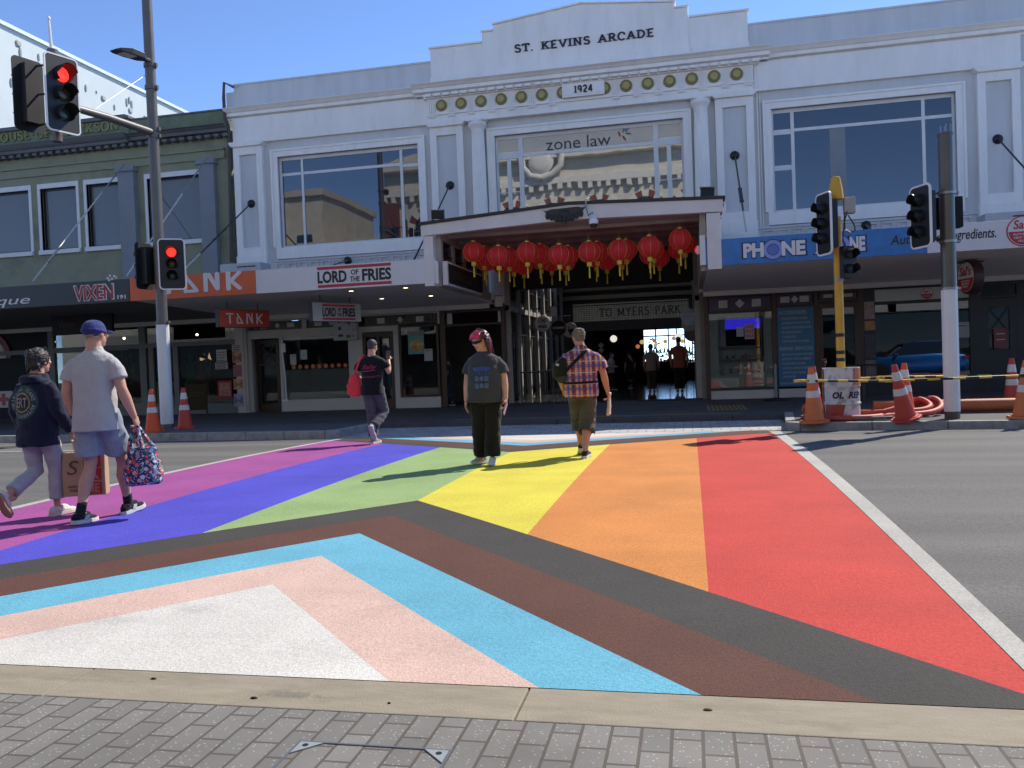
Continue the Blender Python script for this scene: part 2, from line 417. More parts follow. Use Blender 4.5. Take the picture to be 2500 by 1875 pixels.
def asphalt(name, col):
    m, t, b, tc = _nodes(name)
    mp = t.nodes.new('ShaderNodeMapping'); mp.inputs['Scale'].default_value = (.06, .9, 1)
    n = t.nodes.new('ShaderNodeTexNoise'); n.inputs['Scale'].default_value = 1.5; n.inputs['Detail'].default_value = 6
    n2 = t.nodes.new('ShaderNodeTexNoise'); n2.inputs['Scale'].default_value = 70; n2.inputs['Detail'].default_value = 4; n2.inputs['Roughness'].default_value = .8
    t.links.new(tc.outputs['Object'], mp.inputs[0]); t.links.new(mp.outputs[0], n.inputs['Vector']); t.links.new(tc.outputs['Object'], n2.inputs['Vector'])
    r = t.nodes.new('ShaderNodeValToRGB'); r.color_ramp.elements[0].position, r.color_ramp.elements[1].position = .35, .68
    r.color_ramp.elements[0].color = (*[c * .8 for c in col], 1); r.color_ramp.elements[1].color = (*[c * 1.15 for c in col], 1)
    t.links.new(n.outputs[0], r.inputs[0])
    sp = t.nodes.new('ShaderNodeMapRange'); sp.inputs[1].default_value = .35; sp.inputs[2].default_value = .7; sp.inputs[3].default_value = .65; sp.inputs[4].default_value = 1.35
    t.links.new(n2.outputs[0], sp.inputs[0])
    mx = t.nodes.new('ShaderNodeMixRGB'); mx.blend_type = 'MULTIPLY'; mx.inputs[0].default_value = 1
    t.links.new(r.outputs[0], mx.inputs[1]); t.links.new(sp.outputs[0], mx.inputs[2]); t.links.new(mx.outputs[0], b.inputs['Base Color'])
    b.inputs['Roughness'].default_value = .9; b.inputs['Specular IOR Level'].default_value = .25
    bp = t.nodes.new('ShaderNodeBump'); bp.inputs['Strength'].default_value = .5; bp.inputs['Distance'].default_value = .005
    t.links.new(n2.outputs[0], bp.inputs['Height']); t.links.new(bp.outputs[0], b.inputs['Normal'])
    return m
def pavers(name, col, bw, bh, mortar, mcol, rot=0.0, speck=True, ms=.006, var=.12):
    m, t, b, tc = _nodes(name)
    mp = t.nodes.new('ShaderNodeMapping'); mp.inputs['Rotation'].default_value = (0, 0, rot)
    t.links.new(tc.outputs['Object'], mp.inputs[0])
    br = t.nodes.new('ShaderNodeTexBrick'); br.inputs['Scale'].default_value = 1; br.inputs['Brick Width'].default_value = bw; br.inputs['Row Height'].default_value = bh
    br.inputs['Mortar Size'].default_value = ms; br.inputs['Mortar Smooth'].default_value = .1; br.inputs['Bias'].default_value = -.1
    br.inputs['Color1'].default_value = (*[c * (1 - var) for c in col], 1); br.inputs['Color2'].default_value = (*[c * (1 + var) for c in col], 1); br.inputs['Mortar'].default_value = (*mcol, 1)
    t.links.new(mp.outputs[0], br.inputs['Vector'])
    out = br.outputs[0]
    n2 = t.nodes.new('ShaderNodeTexNoise'); n2.inputs['Scale'].default_value = 1.7; n2.inputs['Detail'].default_value = 7
    t.links.new(tc.outputs['Object'], n2.inputs['Vector'])
    sh = t.nodes.new('ShaderNodeMapRange'); sh.inputs[1].default_value = .3; sh.inputs[2].default_value = .7; sh.inputs[3].default_value = .78; sh.inputs[4].default_value = 1.18
    t.links.new(n2.outputs[0], sh.inputs[0])
    if speck:
        v = t.nodes.new('ShaderNodeTexVoronoi'); v.inputs['Scale'].default_value = 95; vc = t.nodes.new('ShaderNodeSeparateColor')
        n = t.nodes.new('ShaderNodeTexNoise'); n.inputs['Scale'].default_value = 130; n.inputs['Detail'].default_value = 4; n.inputs['Roughness'].default_value = .75
        t.links.new(tc.outputs['Object'], v.inputs['Vector']); t.links.new(tc.outputs['Object'], n.inputs['Vector'])
        t.links.new(v.outputs['Color'], vc.inputs[0])
        g1 = t.nodes.new('ShaderNodeMath'); g1.operation = 'GREATER_THAN'; g1.inputs[1].default_value = .86; t.links.new(vc.outputs[0], g1.inputs[0])
        g2 = t.nodes.new('ShaderNodeMath'); g2.operation = 'LESS_THAN'; g2.inputs[1].default_value = .36; t.links.new(v.outputs['Distance'], g2.inputs[0])
        r1 = t.nodes.new('ShaderNodeMath'); r1.operation = 'MULTIPLY'; t.links.new(g1.outputs[0], r1.inputs[0]); t.links.new(g2.outputs[0], r1.inputs[1])
        ng = t.nodes.new('ShaderNodeMath'); ng.operation = 'MULTIPLY'
        iv = t.nodes.new('ShaderNodeMath'); iv.operation = 'SUBTRACT'; iv.inputs[0].default_value = 1
        t.links.new(br.outputs['Fac'], iv.inputs[1]); t.links.new(r1.outputs[0], ng.inputs[0]); t.links.new(iv.outputs[0], ng.inputs[1])
        mx = t.nodes.new('ShaderNodeMixRGB'); mx.inputs[2].default_value = (.34, .33, .31, 1)
        t.links.new(ng.outputs[0], mx.inputs[0]); t.links.new(out, mx.inputs[1]); out = mx.outputs[0]
        r3 = t.nodes.new('ShaderNodeMapRange'); r3.inputs[1].default_value = .44; r3.inputs[2].default_value = .32; r3.inputs[3].default_value = 0; r3.inputs[4].default_value = .6
        t.links.new(n.outputs[0], r3.inputs[0])
        m2 = t.nodes.new('ShaderNodeMixRGB'); m2.inputs[2].default_value = (*[c * .35 for c in col], 1)
        t.links.new(r3.outputs[0], m2.inputs[0]); t.links.new(out, m2.inputs[1]); out = m2.outputs[0]
    m4 = t.nodes.new('ShaderNodeMixRGB'); m4.blend_type = 'MULTIPLY'; m4.inputs[0].default_value = 1
    t.links.new(out, m4.inputs[1]); t.links.new(sh.outputs[0], m4.inputs[2])
    t.links.new(m4.outputs[0], b.inputs['Base Color']); b.inputs['Roughness'].default_value = .8
    bp = t.nodes.new('ShaderNodeBump'); bp.inputs['Strength'].default_value = .6; bp.inputs['Distance'].default_value = .006; bp.invert = True
    t.links.new(br.outputs['Fac'], bp.inputs['Height']); t.links.new(bp.outputs[0], b.inputs['Normal'])
    return m

ASPH = asphalt('asphalt', (.135, .132, .128))
CONC = M('kerb_concrete', (.255, .222, .165), .85, var=.14, vs=5, bump=.25, bs=120, dirt=.6, dcol=(.13, .11, .08), ds=2.2, stretch=(.8, 2.5, 1))
CONCD = M('old_kerb_stone', (.30, .29, .27), .85, var=.2, vs=6, bump=.3, bs=60, dirt=.8, dcol=(.09, .085, .08), ds=5)

# ------------------------------------------------------------------ the ground and the road
mb = MB(); mb.face([(-600, -600, -.08), (600, -600, -.08), (600, 600, -.08), (-600, 600, -.08)])
mb.build('ground', M('far_ground', (.09, .09, .09), .9))['kind'] = 'structure'
def road_strip(name, poly_xy, mat, parent=None, dz=0.0, step=.25):
    bm = bmesh.new()
    for poly in poly_xy:
        bm.faces.new([bm.verts.new((x, y, 0)) for x, y in poly])
    ys = [v.co.y for v in bm.verts]; y = math.floor(min(ys) / step) * step + step
    while y < max(ys):
        bmesh.ops.bisect_plane(bm, geom=bm.verts[:] + bm.edges[:] + bm.faces[:], plane_co=(0, y, 0), plane_no=(0, 1, 0)); y += step
    for v in bm.verts: v.co.z = zc(v.co.y) + dz
    bmesh.ops.recalc_face_normals(bm, faces=bm.faces)
    for f in bm.faces:
        if f.normal.z < 0: f.normal_flip()
    me = bpy.data.meshes.new(name); bm.to_mesh(me); bm.free()
    return link(name, me, mat, parent)
road_strip('road', [[(-150, 3.262), (150, 3.262), (150, 17.6), (-150, 17.6)]], ASPH, dz=-.004)['kind'] = 'structure'

cross = thing('pedestrian_crossing', None, None, (0, 0, 0), kind='structure')
K0, KC = 3.265, -2.5
def near_v(x, k): return k - 1.07 * abs(x - KC)
def far_v(x, k): return k + .74 * abs(x - KC)
def clip(poly, axis, val, keep):
    out = []
    for i, p in enumerate(poly):
        q = poly[(i + 1) % len(poly)]
        a, b = (p[axis] - val) * keep, (q[axis] - val) * keep
        if a >= 0: out.append(p)
        if a * b < 0:
            t = a / (a - b); out.append((p[0] + (q[0] - p[0]) * t, p[1] + (q[1] - p[1]) * t))
    return out
FARY = 14.93
def cl(poly, x0=-6.5, x1=1.25):
    for a in ((1, K0, 1), (1, FARY, -1), (0, x0, 1), (0, x1, -1)):
        poly = clip(poly, *a)
        if len(poly) < 3: return None
    return poly
XS = [-6.5, -5.12, -3.82, KC, -1.2, .055, 1.25]
COLS = [('purple', (.30, .075, .255)), ('blue', (.075, .070, .47)), ('green', (.255, .365, .155)), ('yellow', (.60, .53, .065)), ('orange', (.55, .215, .06)), ('red', (.48, .055, .045))]
NK, FK = 7.33, 11.4
for i, (cn, cc) in enumerate(COLS):
    x0, x1 = XS[i], XS[i + 1]
    p = cl([(x0, near_v(x0, NK)), (x1, near_v(x1, NK)), (x1, far_v(x1, FK)), (x0, far_v(x0, FK))])
    road_strip('painted_stripe', [p], paint_mat('road_paint_' + cn, cc), cross, 0.0)['label'] = cn + ' painted stripe'
BANDS = [('charcoal', (.056, .053, .050)), ('brown', (.105, .048, .037)), ('light_blue', (.125, .37, .50)), ('pink', (.56, .40, .345)), ('white', (.56, .55, .52))]
nk = [7.33, 6.63, 5.94, 5.26, 4.58, None]
fk = [11.4, 11.75, 12.41, 12.92, 13.43, None]
def scuff(m, spots):                      # dirty scuff marks with a shape of their own on the paint
    t = m.node_tree; b = t.nodes['Principled BSDF']; src = b.inputs['Base Color'].links[0].from_socket
    tc = t.nodes.new('ShaderNodeTexCoord'); n = t.nodes.new('ShaderNodeTexNoise'); n.inputs['Scale'].default_value = 22; n.inputs['Detail'].default_value = 6; n.inputs['Roughness'].default_value = .7
    t.links.new(tc.outputs['Object'], n.inputs[0])
    for (x, y, rx, ry, k) in spots:
        mp = t.nodes.new('ShaderNodeMapping'); mp.inputs['Location'].default_value = (-x / rx, -y / ry, 0); mp.inputs['Scale'].default_value = (1 / rx, 1 / ry, 0); t.links.new(tc.outputs['Object'], mp.inputs[0])
        ln = t.nodes.new('ShaderNodeVectorMath'); ln.operation = 'LENGTH'; t.links.new(mp.outputs[0], ln.inputs[0])
        mr = t.nodes.new('ShaderNodeMapRange'); mr.inputs[1].default_value = 1; mr.inputs[2].default_value = .2; mr.inputs[3].default_value = -.25; mr.inputs[4].default_value = .22; t.links.new(ln.outputs['Value'], mr.inputs[0])
        ad = t.nodes.new('ShaderNodeMath'); t.links.new(mr.outputs[0], ad.inputs[0]); t.links.new(n.outputs[0], ad.inputs[1])
        st = t.nodes.new('ShaderNodeMapRange'); st.inputs[1].default_value = .55; st.inputs[2].default_value = .75; st.inputs[4].default_value = k; t.links.new(ad.outputs[0], st.inputs[0])
        mx = t.nodes.new('ShaderNodeMixRGB'); mx.inputs[2].default_value = (.10, .095, .085, 1); t.links.new(st.outputs[0], mx.inputs[0]); t.links.new(src, mx.inputs[1]); src = mx.outputs[0]
    t.links.new(src, b.inputs['Base Color'])
    return m
for i, (cn, cc) in enumerate(BANDS):
    polys = []
    for kk, fn, lim in ((nk, near_v, 0), (fk, far_v, 20)):
        for sx in (-1, 1):
            xa, xb = KC, KC + sx * 9
            o = [(xa, fn(xa, kk[i])), (xb, fn(xb, kk[i]))]
            inn = [(xb, fn(xb, kk[i + 1])), (xa, fn(xa, kk[i + 1]))] if kk[i + 1] else [(xb, lim), (xa, lim)]
            p = cl(o + inn)
            if p: polys.append(p)
    pm_ = paint_mat('road_paint_' + cn, cc, .45)
    if cn == 'white': scuff(pm_, [(-2.95, 4.24, .20, .14, .5), (-2.7, 4.1, .3, .2, .2), (-3.1, 3.9, .5, .2, .15)])
    road_strip('painted_chevron', polys, pm_, cross)['label'] = cn.replace('_', ' ') + ' painted chevron'
WPAINT = paint_mat('white_line_paint', (.42, .41, .38), .6)
road_strip('edge_line', [[(-6.62, K0), (-6.505, K0), (-6.505, 14.97), (-6.62, 14.97)]], WPAINT, cross, 0.0)
road_strip('edge_line', [[(1.255, K0), (1.36, K0), (1.43, 14.55), (1.255, 14.55)]], WPAINT, cross, 0.0)
mk = thing('road_marking', None, None, (0, 0, 0), kind='structure')
road_strip('edge_line', [[(-6.62, 14.975), (-6.62, 15.02), (-6.9, 15.02), (-24, 16.2), (-24, 16.09), (-6.9, 14.93)][::-1]], WPAINT, mk, .0, 50)
road_strip('edge_line', [[(-10.6, 13.1), (-10.6, 12.98), (-30, 13.9), (-30, 14.02)]], WPAINT, mk, .0)

# near footpath with its kerb and the paved access cover
NEARP = pavers('near_footpath_pavers', (.17, .163, .153), .205, .104, .006, (.085, .07, .058), R(90))
mb = MB(); mb.face([(-60, -2.8, 0), (60, -2.8, 0), (60, 2.945, 0), (-60, 2.945, 0)])
mb.build('near_footpath', NEARP)['kind'] = 'structure'
mb = MB(); x = -60.67
while x < 60:
    mb.box(x, x + 1.994, 2.948, 3.258, -.2, .002); x += 2.0
scuff(CONC, [(-1.62, 3.08, .30, .10, .55), (.35, 3.05, .4, .06, .2), (-2.6, 3.12, .5, .06, .25)])
mb.build('near_kerb', CONC, bev=.006)['kind'] = 'structure'
cov = thing('access_cover', 'steel framed access cover infilled with grey pavers, two triangular corner plates showing', 'access cover', (-1.1, 2.45, 0))
mb = MB(); x0, x1, y0, y1 = -1.39, -.83, 2.1, 2.69
for a in ((x0, x1, y1 - .008, y1), (x0, x1, y0, y0 + .008), (x0, x0 + .008, y0 + .0085, y1 - .0085), (x1 - .008, x1, y0 + .0085, y1 - .0085)):
    mb.box(a[0], a[1], a[2], a[3], -.02, .004)
mb.build('frame', STEEL, cov)
PLATE = M('galvanised_plate', (.30, .33, .33), .55, .3, var=.1, vs=20)
for cx, sx in ((x0 + .01, 1), (x1 - .01, -1)):
    mb = MB(); yy = y1 - .01
    poly = [(cx, yy), (cx + sx * .085, yy), (cx, yy - .085)]
    mb.prismz(poly if sx < 0 else poly[::-1], -.01, .005); pl = mb.build('corner_plate', PLATE, cov)
    mb = MB(); mb.lathe([(0.001, .0052), (.011, .0052), (.011, .0062), (.001, .0062)], (cx + sx * .028, yy - .024, 0), 10); mb.build('key_hole', BLACK, pl)
for px, py, s_ in ((1728, 1734, 1), (375, 1658, .8), (620, 1705, .9), (950, 1718, .4)):
    g = gnd(px, py, .002)
    mb = MB(); mb.ell((g.x, g.y, .004), (.018 * s_, .009 * s_, .005), n=9, m=5)
    lab = {1728: 'small brown dried leaf lying on the kerb right of the kerb joint', 375: 'dark flattened leaf on the kerb near the left side', 620: 'dark chewing gum spot on the kerb left of centre', 950: 'tiny dark crumb on the kerb between the leaves'}[px]
    tag(mb.build({1728: 'dried_leaf', 375: 'dark_leaf'}.get(px, 'gum_spot'), M('leaf_brown', (.06, .035, .02), .8) if px == 1728 else BLACKM), lab, 'leaf' if px in (1728, 375) else 'gum spot', kind='thing')

# far side: two kerb build-outs, the paved gap between them, the dark footpath
DPAVE = pavers('dark_footpath_pavers', (.08, .078, .078), .6, .3, .006, (.03, .03, .03), 0, False, .006, .1)
LPAVE = pavers('gap_pavers', (.40, .39, .37), .33, .33, .006, (.2, .19, .18), 0, False, .012, .05)
mb = MB(); mb.face([(-7.2, 14.98, .0), (1.7, 14.6, .0), (1.7, 17.3, -.001), (-7.2, 17.6, -.001)]); mb.build('paved_gap', LPAVE)['kind'] = 'structure'
def island(name, front, back, side_pts):
    poly = front + back
    mb = MB(); mb.prismz(poly, -.1, .148); mb.build(name, M(name + '_top', (.075, .075, .078), .9, var=.15, vs=3))['kind'] = 'structure'
    mb = MB()
    for pts in side_pts:
        for (ax, ay), (bx, by) in zip(pts, pts[1:]):
            d = Vector((bx - ax, by - ay)); L = d.length; d.normalize(); n_ = Vector((-d.y, d.x))
            if n_.dot(Vector((sum(p[0] for p in poly)/len(poly) - ax, sum(p[1] for p in poly)/len(poly) - ay))) < 0: n_ = -n_
            k = max(1, round(L / .95)); g = .006
            for i in range(k):
                a = Vector((ax, ay)) + d * (L * i / k + g) - n_ * .012; b_ = Vector((ax, ay)) + d * (L * (i + 1) / k - g) - n_ * .012
                mb.prismz([tuple(a), tuple(b_), tuple(b_ + n_ * .16), tuple(a + n_ * .16)], -.08, .152)
    mb.build(name + '_kerb', CONCD, bev=.012)['kind'] = 'structure'
lf = [(-40, 17.6), (-11.4, 15.41), (-6.98, 15.08), (-6.75, 15.3)]
island('left_island', lf, [(-6.7, 16.9), (-7.0, 17.3), (-40, 18.2)], [lf[0:3], [lf[2], lf[3], (-6.7, 16.9)]])
rf = [(1.55, 14.75), (1.75, 14.55), (5.0, 14.05), (14, 13.0), (40, 12.0)]
island('right_island', rf, [(40, 17.3), (1.8, 17.3)], [[rf[0], rf[1]], rf[1:], [(1.8, 17.3), rf[0]]])
mb = MB(); mb.box(-80, 80, 17.62, 60, -.3, .1); mb.build('far_footpath', DPAVE)['kind'] = 'structure'
mb = MB(); x = -40
while x < 40:
    mb.box(x, x + 1.19, 17.45, 17.618, -.2, .104); x += 1.2
mb.build('far_kerb', M('basalt_kerb', (.07, .07, .075), .8, var=.15), bev=.008)['kind'] = 'structure'
TACT = M('tactile_yellow', (.30, .22, .06), .8, var=.15)
mb = MB(); mb.box(-5.2, 1.0, 18.05, 18.16, .1, .104)
for bx, by in ((.35, 19.2),):
    for i in range(9): mb.box(bx + i * .1, bx + i * .1 + .06, by, by + 1.9, .1, .106)
mb.build('tactile_paving', TACT)['kind'] = 'structure'
# ------------------------------------------------------------------ the white arcade building
arc_b = thing('arcade_building', 'long white two storey building with stepped parapet, gold medallions and a 1924 plaque', 'building', (-2.7, 24, 0))
YW = 24.10                                    # face of the grey wall
def wall_with_holes(mb, x0, x1, z0, z1, y0, y1, holes):      # a wall cut by rectangular openings, as boxes butted end to end
    xs = sorted({x0, x1, *[h[0] for h in holes], *[h[1] for h in holes]})
    for a, b in zip(xs, xs[1:]):
        hs = sorted([(h[2], h[3]) for h in holes if h[0] <= a + 1e-6 and h[1] >= b - 1e-6])
        z = z0
        for (p, q) in hs:
            if p > z: mb.box(a, b, y0, y1, z, p)
            z = q
        if z < z1: mb.box(a, b, y0, y1, z, z1)
GATE = (-5.29, .29, 3.12, 4.62)
WINS = [(-12.31, -7.75, 5.2, 8.0), (-5.39, .01, 4.9, 8.0), (2.38, 7.01, 5.2, 8.0)]
mb = MB(); wall_with_holes(mb, -13.78, 11.5, 3.12, 9.6, YW, YW + .35, WINS + [GATE]); mb.build('upper_wall', GREYW, arc_b)
for a, b in ((-13.70, -7.22), (1.83, 11.5)):
    mb = MB()
    mb.box(a, b, YW - .02, YW + .3, 9.55, 10.34); mb.box(a, b, YW - .05, YW + .33, 10.34, 10.39)
    if a < -10: mb.box(-13.98, -13.70, YW, YW + .3, 9.55, 10.16)
    mb.build('parapet', GREYW, arc_b)
mb = MB()
L = [(-5.62, 9.6), (-5.62, 10.97), (-5.28, 10.97), (-5.28, 11.14), (-2.71, 11.42), (-.1, 11.14), (-.1, 10.97), (.24, 10.97), (.24, 9.6)]
mb.prism(L[::-1], YW - .2, YW + .3)
mb.box(-7.22, -5.62, YW - .14, YW + .3, 9.6, 10.69); mb.box(.24, 1.83, YW - .14, YW + .3, 9.6, 10.69)
mb.box(-7.27, 1.88, YW - .25, YW - .2, 9.6, 9.72); mb.box(-7.24, -5.66, YW - .17, YW - .14, 9.722, 9.86); mb.box(.28, 1.85, YW - .17, YW - .14, 9.722, 9.86); mb.box(-5.66, .28, YW - .23, YW - .2, 9.722, 9.86)
cop = .045
for a, b in zip(L[1:], L[2:]):
    if abs(a[0] - b[0]) > .05 :
        (xa, za), (xb, zb) = a, b
        mb.prism([(xa - .02, za + .001), (xb + .02, zb + .001), (xb + .02, zb + cop), (xa - .02, za + cop)], YW - .26, YW + .33)
mb.box(-7.26, -5.64, YW - .2, YW + .33, 10.691, 10.74); mb.box(.26, 1.87, YW - .2, YW + .33, 10.691, 10.74)
mb.build('stepped_parapet', WHITE, arc_b, bev=.006)
sign_strokes('lettering', 'ST. KEVINS ARCADE', M('black_letter_paint', (.02, .02, .03), .5), arc_b, (-4.66, 10.28), (-.69, .21), YW - .2, .034, thick=.03)
def cornice(mb, x0, x1, y, z0, z1, d, ret=True):
    prof = [(0, z0), (-.05, z0), (-.05, z0 + .05), (-d * .55, z0 + .07), (-d * .55, z0 + .17), (-d * .68, z0 + .185), (-d * .8, z0 + .23), (-d * .97, z1 - .02), (-d, z1 - .02), (-d, z1), (0, z1 + .01)]
    mb.rings([[Vector((x0 if not ret else x0 + p * 0, y + p, z)) for p, z in prof], [Vector((x1, y + p, z)) for p, z in prof]])
mb = MB(); cornice(mb, -13.95, -7.7, YW, 9.28, 9.58, .36); cornice(mb, 2.32, 11.5, YW, 9.28, 9.58, .36); cornice(mb, -7.74, 2.36, YW - .18, 9.31, 9.6, .36)
mb.box(-7.45, 2.07, YW - .30, YW - .0, 9.2, 9.308)
x = -7.36
while x < 2.0:
    mb.box(x, x + .2, YW - .42, YW - .302, 9.225, 9.306); x += .272
mb.build('cornice', WHITE, arc_b, bev=.004)
mb = MB()
mb.box(-13.75, -7.35, YW - .12, YW, 8.5, 9.278); mb.box(1.95, 8.55, YW - .12, YW, 8.5, 9.278)
mb.box(-7.34, 1.93, YW - .22, YW, 8.74, 9.2); mb.box(-7.36, 1.95, YW - .27, YW - .222, 8.715, 8.76); mb.box(-7.34, 1.93, YW - .22, YW, 8.46, 8.714)
for i in range(16):                           # fluted blocks between the medallions
    cx = -7.21 + i * .6
    if abs(cx + 2.71) < .62: continue
    for k in (-.085, -.028, .029, .086): mb.box(cx + k - .018, cx + k + .018, YW - .245, YW - .222, 8.78, 9.16)
    mb.box(cx - .11, cx + .11, YW - .255, YW - .2225, 8.665, 8.712)
    for k in range(5): mb.box(cx - .1 + k * .044, cx - .075 + k * .044, YW - .25, YW - .223, 8.63, 8.664)
mb.build('frieze', WHITE, arc_b)
GOLD = M('gold_medallion_paint', (.42, .36, .13), .55, var=.12, vs=8)
GOLDD = M('dull_gold_paint', (.27, .22, .09), .6)
for i in range(15):
    cx = -6.91 + i * .6
    if i == 7: continue
    mb = MB(); mb.lathe([(.001, -.01), (.17, -.01), (.17, .02), (.15, .04), (.125, .03), (.118, .022), (.001, .022)], (cx, YW - .235, 8.985), 28, Matrix.Rotation(R(90), 3, 'X'))
    md = mb.build('medallion', GOLDD, arc_b, smooth=True)
    mb = MB(); mb.lathe([(.001, .0), (.108, .0), (.105, .03), (.085, .04), (.06, .028), (.001, .024)], (cx, YW - .258, 8.985), 24, Matrix.Rotation(R(90), 3, 'X')); mb.build('boss', GOLD, md, smooth=True)
mb = MB(); mb.box(-3.31, -2.11, YW - .34, YW - .22, 8.8, 9.18); mb.box(-3.24, -2.18, YW - .355, YW - .34, 8.85, 9.14); pq = mb.build('date_plaque', WHITE, arc_b, bev=.006)
sign_strokes('lettering', '1924', M('black_number_paint', (.015, .015, .015), .5), pq, (-2.96, 8.9), (-2.44, .19), YW - .356, .036, thick=.02, serif=True)
for a, b in ((-13.75, -12.77), (-7.33, -6.32), (.89, 1.91), (7.5, 8.51)):
    mb = MB()
    t = .2
    mb.box(a, a + t, YW - .16, YW, 5.0, 8.38); mb.box(b - t, b, YW - .16, YW, 5.0, 8.38)
    mb.box(a + t, b - t, YW - .16, YW, 8.14, 8.38); mb.box(a + t, b - t, YW - .16, YW, 5.0, 5.25)
    mb.box(a - .02, b + .02, YW - .19, YW, 4.62, 4.998); mb.box(a - .05, b + .05, YW - .2, YW, 4.2, 4.618)
    mb.prism([(a - .01, 8.381), (b + .01, 8.381), (b + .09, 8.48), (b + .09, 8.53), (a - .09, 8.53), (a - .09, 8.48)], YW - .26, YW)
    pl = mb.build('pilaster', WHITE, arc_b, bev=.005)
    mb = MB(); mb.box(a + t + .003, b - t - .003, YW - .06, YW - .01, 5.253, 8.137); mb.build('panel', GREYW, pl)
for cx in (-5.86, .5):
    mb = MB(); n = 40; zs = [(4.9, .215), (6, .21), (7.2, .198), (8.05, .182)]
    mb.rings([[Vector((cx + (r * (1 if j % 2 else .9)) * math.cos(2*math.pi*j/n), YW - .17 + (r * (1 if j % 2 else .9)) * math.sin(2*math.pi*j/n), z)) for j in range(n)] for z, r in zs])
    cm = mb.build('fluted_column', WHITE, arc_b)
    mb = MB(); mb.lathe([(.18, 8.05), (.19, 8.07), (.185, 8.16), (.2, 8.2), (.25, 8.27), (.27, 8.3), (.27, 8.36), (.255, 8.4)], (cx, YW - .17, 0), 28); mb.box(cx - .28, cx + .28, YW - .42, YW, 8.4, 8.455); mb.build('capital', WHITE, cm, smooth=True)
# windows: architrave, sash bars and panes
def pane_grid(root_name, hole, vbars, hbars, pmat, extra=()):
    x0, x1, z0, z1 = hole
    mb = MB(); e = .2
    mb.box(x0 - e, x0, YW - .07, YW + .04, z0 - .01, z1); mb.box(x1, x1 + e, YW - .07, YW + .04, z0 - .01, z1); mb.box(x0 - e, x1 + e, YW - .07, YW + .04, z1, z1 + e)
    mb.box(x0 - e - .03, x0 - e + .035, YW - .1, YW - .07, z0, z1 + e + .03); mb.box(x1 + e - .035, x1 + e + .03, YW - .1, YW - .07, z0, z1 + e + .03); mb.box(x0 - e + .036, x1 + e - .036, YW - .1, YW - .07, z1 + e - .035, z1 + e + .03)
    if z0 > 5: mb.box(x0 - e + .05, x1 + e - .05, YW - .09, YW + .12, z0 - .36, z0 - .012)
    arch = mb.build('window', WHITE, arc_b, bev=.004)
    mb = MB(); yb0, yb1 = YW + .1, YW + .16; f = .06
    mb.box(x0, x0 + f, yb0, yb1, z0, z1); mb.box(x1 - f, x1, yb0, yb1, z0, z1); mb.box(x0 + f, x1 - f, yb0, yb1, z1 - f - .04, z1); mb.box(x0 + f, x1 - f, yb0, yb1, z0, z0 + f)
    for i, (x, za, zb, t) in enumerate(vbars): mb.box(x - t/2, x + t/2, yb0 - .004 - .0007*i, yb1 + .003, za, zb)
    for i, (xa, xb, z, t) in enumerate(hbars): mb.box(xa, xb, yb0 + .006 + .0007*i, yb1, z - t/2, z + t/2)
    mb.build('frame', WINF, arch, bev=.003)
    mb = MB(); mb.box(x0 + .01, x1 - .01, YW + .125, YW + .14, z0 + .01, z1 - .01); mb.build('pane', pmat, arch)
    return arch
X1, X2, X3 = at(737, 480, YW).x, at(977, 400, YW).x, 0
zt = at(800, 415, YW).z
pane_grid('w', WINS[0], [(X1, 5.2, 8.0, .075), (X2, 5.2, 8.0, .085)], [(-12.3, X2, zt, .085), (X2, -7.76, at(1000, 401, YW).z, .1)], UGLASS)
c1, c2 = at(1271, 400, YW).x, at(1600, 330, YW).x
c1b, c2b = at(1243, 450, YW).x, at(1634, 400, YW).x
zc1 = at(1300, 374, YW).z
cw = pane_grid('w', WINS[1], [(c1, 4.9, 8.0, .13), (c2, 4.9, 8.0, .13), (c1b, 4.9, zc1 - .1, .12), (c2b, 4.9, zc1 - .1, .12)],
          [(-5.38, c1, zc1 + .02, .2), (c1, c2, zc1, .09), (c2, 0, zc1 + .02, .2), (-5.38, c1, 6.35, .03), (c2, 0, 6.35, .03)], CGLASS)
mb = MB()
for a, b in ((c1 - .9, c1b - .08), (c2b + .08, c2 + .9)): pass
mb.box(-5.33, c1 - .07, YW + .118, YW + .124, zc1 + .14, 7.9); mb.box(c2 + .07, -.05, YW + .118, YW + .124, zc1 + .14, 7.9); mb.box(c1 + .07, c2 - .07, YW + .118, YW + .124, zc1 + .06, 7.9)
mb.build('top_pane', dark_glass('pale_top_pane', (.22, .235, .25), 1.9, .2), cw)
r1, r2, r3 = at(1938, 400, YW).x, at(2258, 350, YW).x, at(2048, 400, YW).x
zr = at(2100, 300, YW).z
pane_grid('w', WINS[2], [(r1, 5.2, 8.0, .09), (r2, 5.2, 8.0, .085)], [(r1, r2, zr, .085), (r2, 7.0, at(2300, 281, YW).z, .09), (2.38, r1, zr - .03, .14), (2.38, r1, at(1910, 408, YW).z, .14)], UGLASS)
LAWT = M('charcoal_vinyl', (.03, .03, .035), .5)
a0, a1 = at(1331, 362, YW + .117), at(1488, 333, YW + .117)
zz = at(1410, 349, YW + .117).z - .14
text('lettering', 'zone law', .34, LAWT, cw, (at(1410, 340, YW).x, YW + .116, zz), w=a1.x - a0.x, bold=.0, thick=.004)
for i, (px, py, ang, cc) in enumerate([(1512, 327, 70, (.35, .04, .04)), (1524, 337, 60, (.3, .03, .03)), (1534, 326, 10, (.05, .2, .08)), (1531, 316, -50, (.1, .12, .3)), (1523, 317, 120, (.05, .22, .1))]):
    p = at(px, py, YW + .115); mb = MB(); mb.ell((0, 0, 0), (.09, .006, .028), Matrix.Rotation(R(ang), 3, 'Y')); mb.xf(Matrix.Translation(p)); mb.build('leaf_mark', M('leaf_mark_%s' % i, cc, .5), cw, smooth=True)
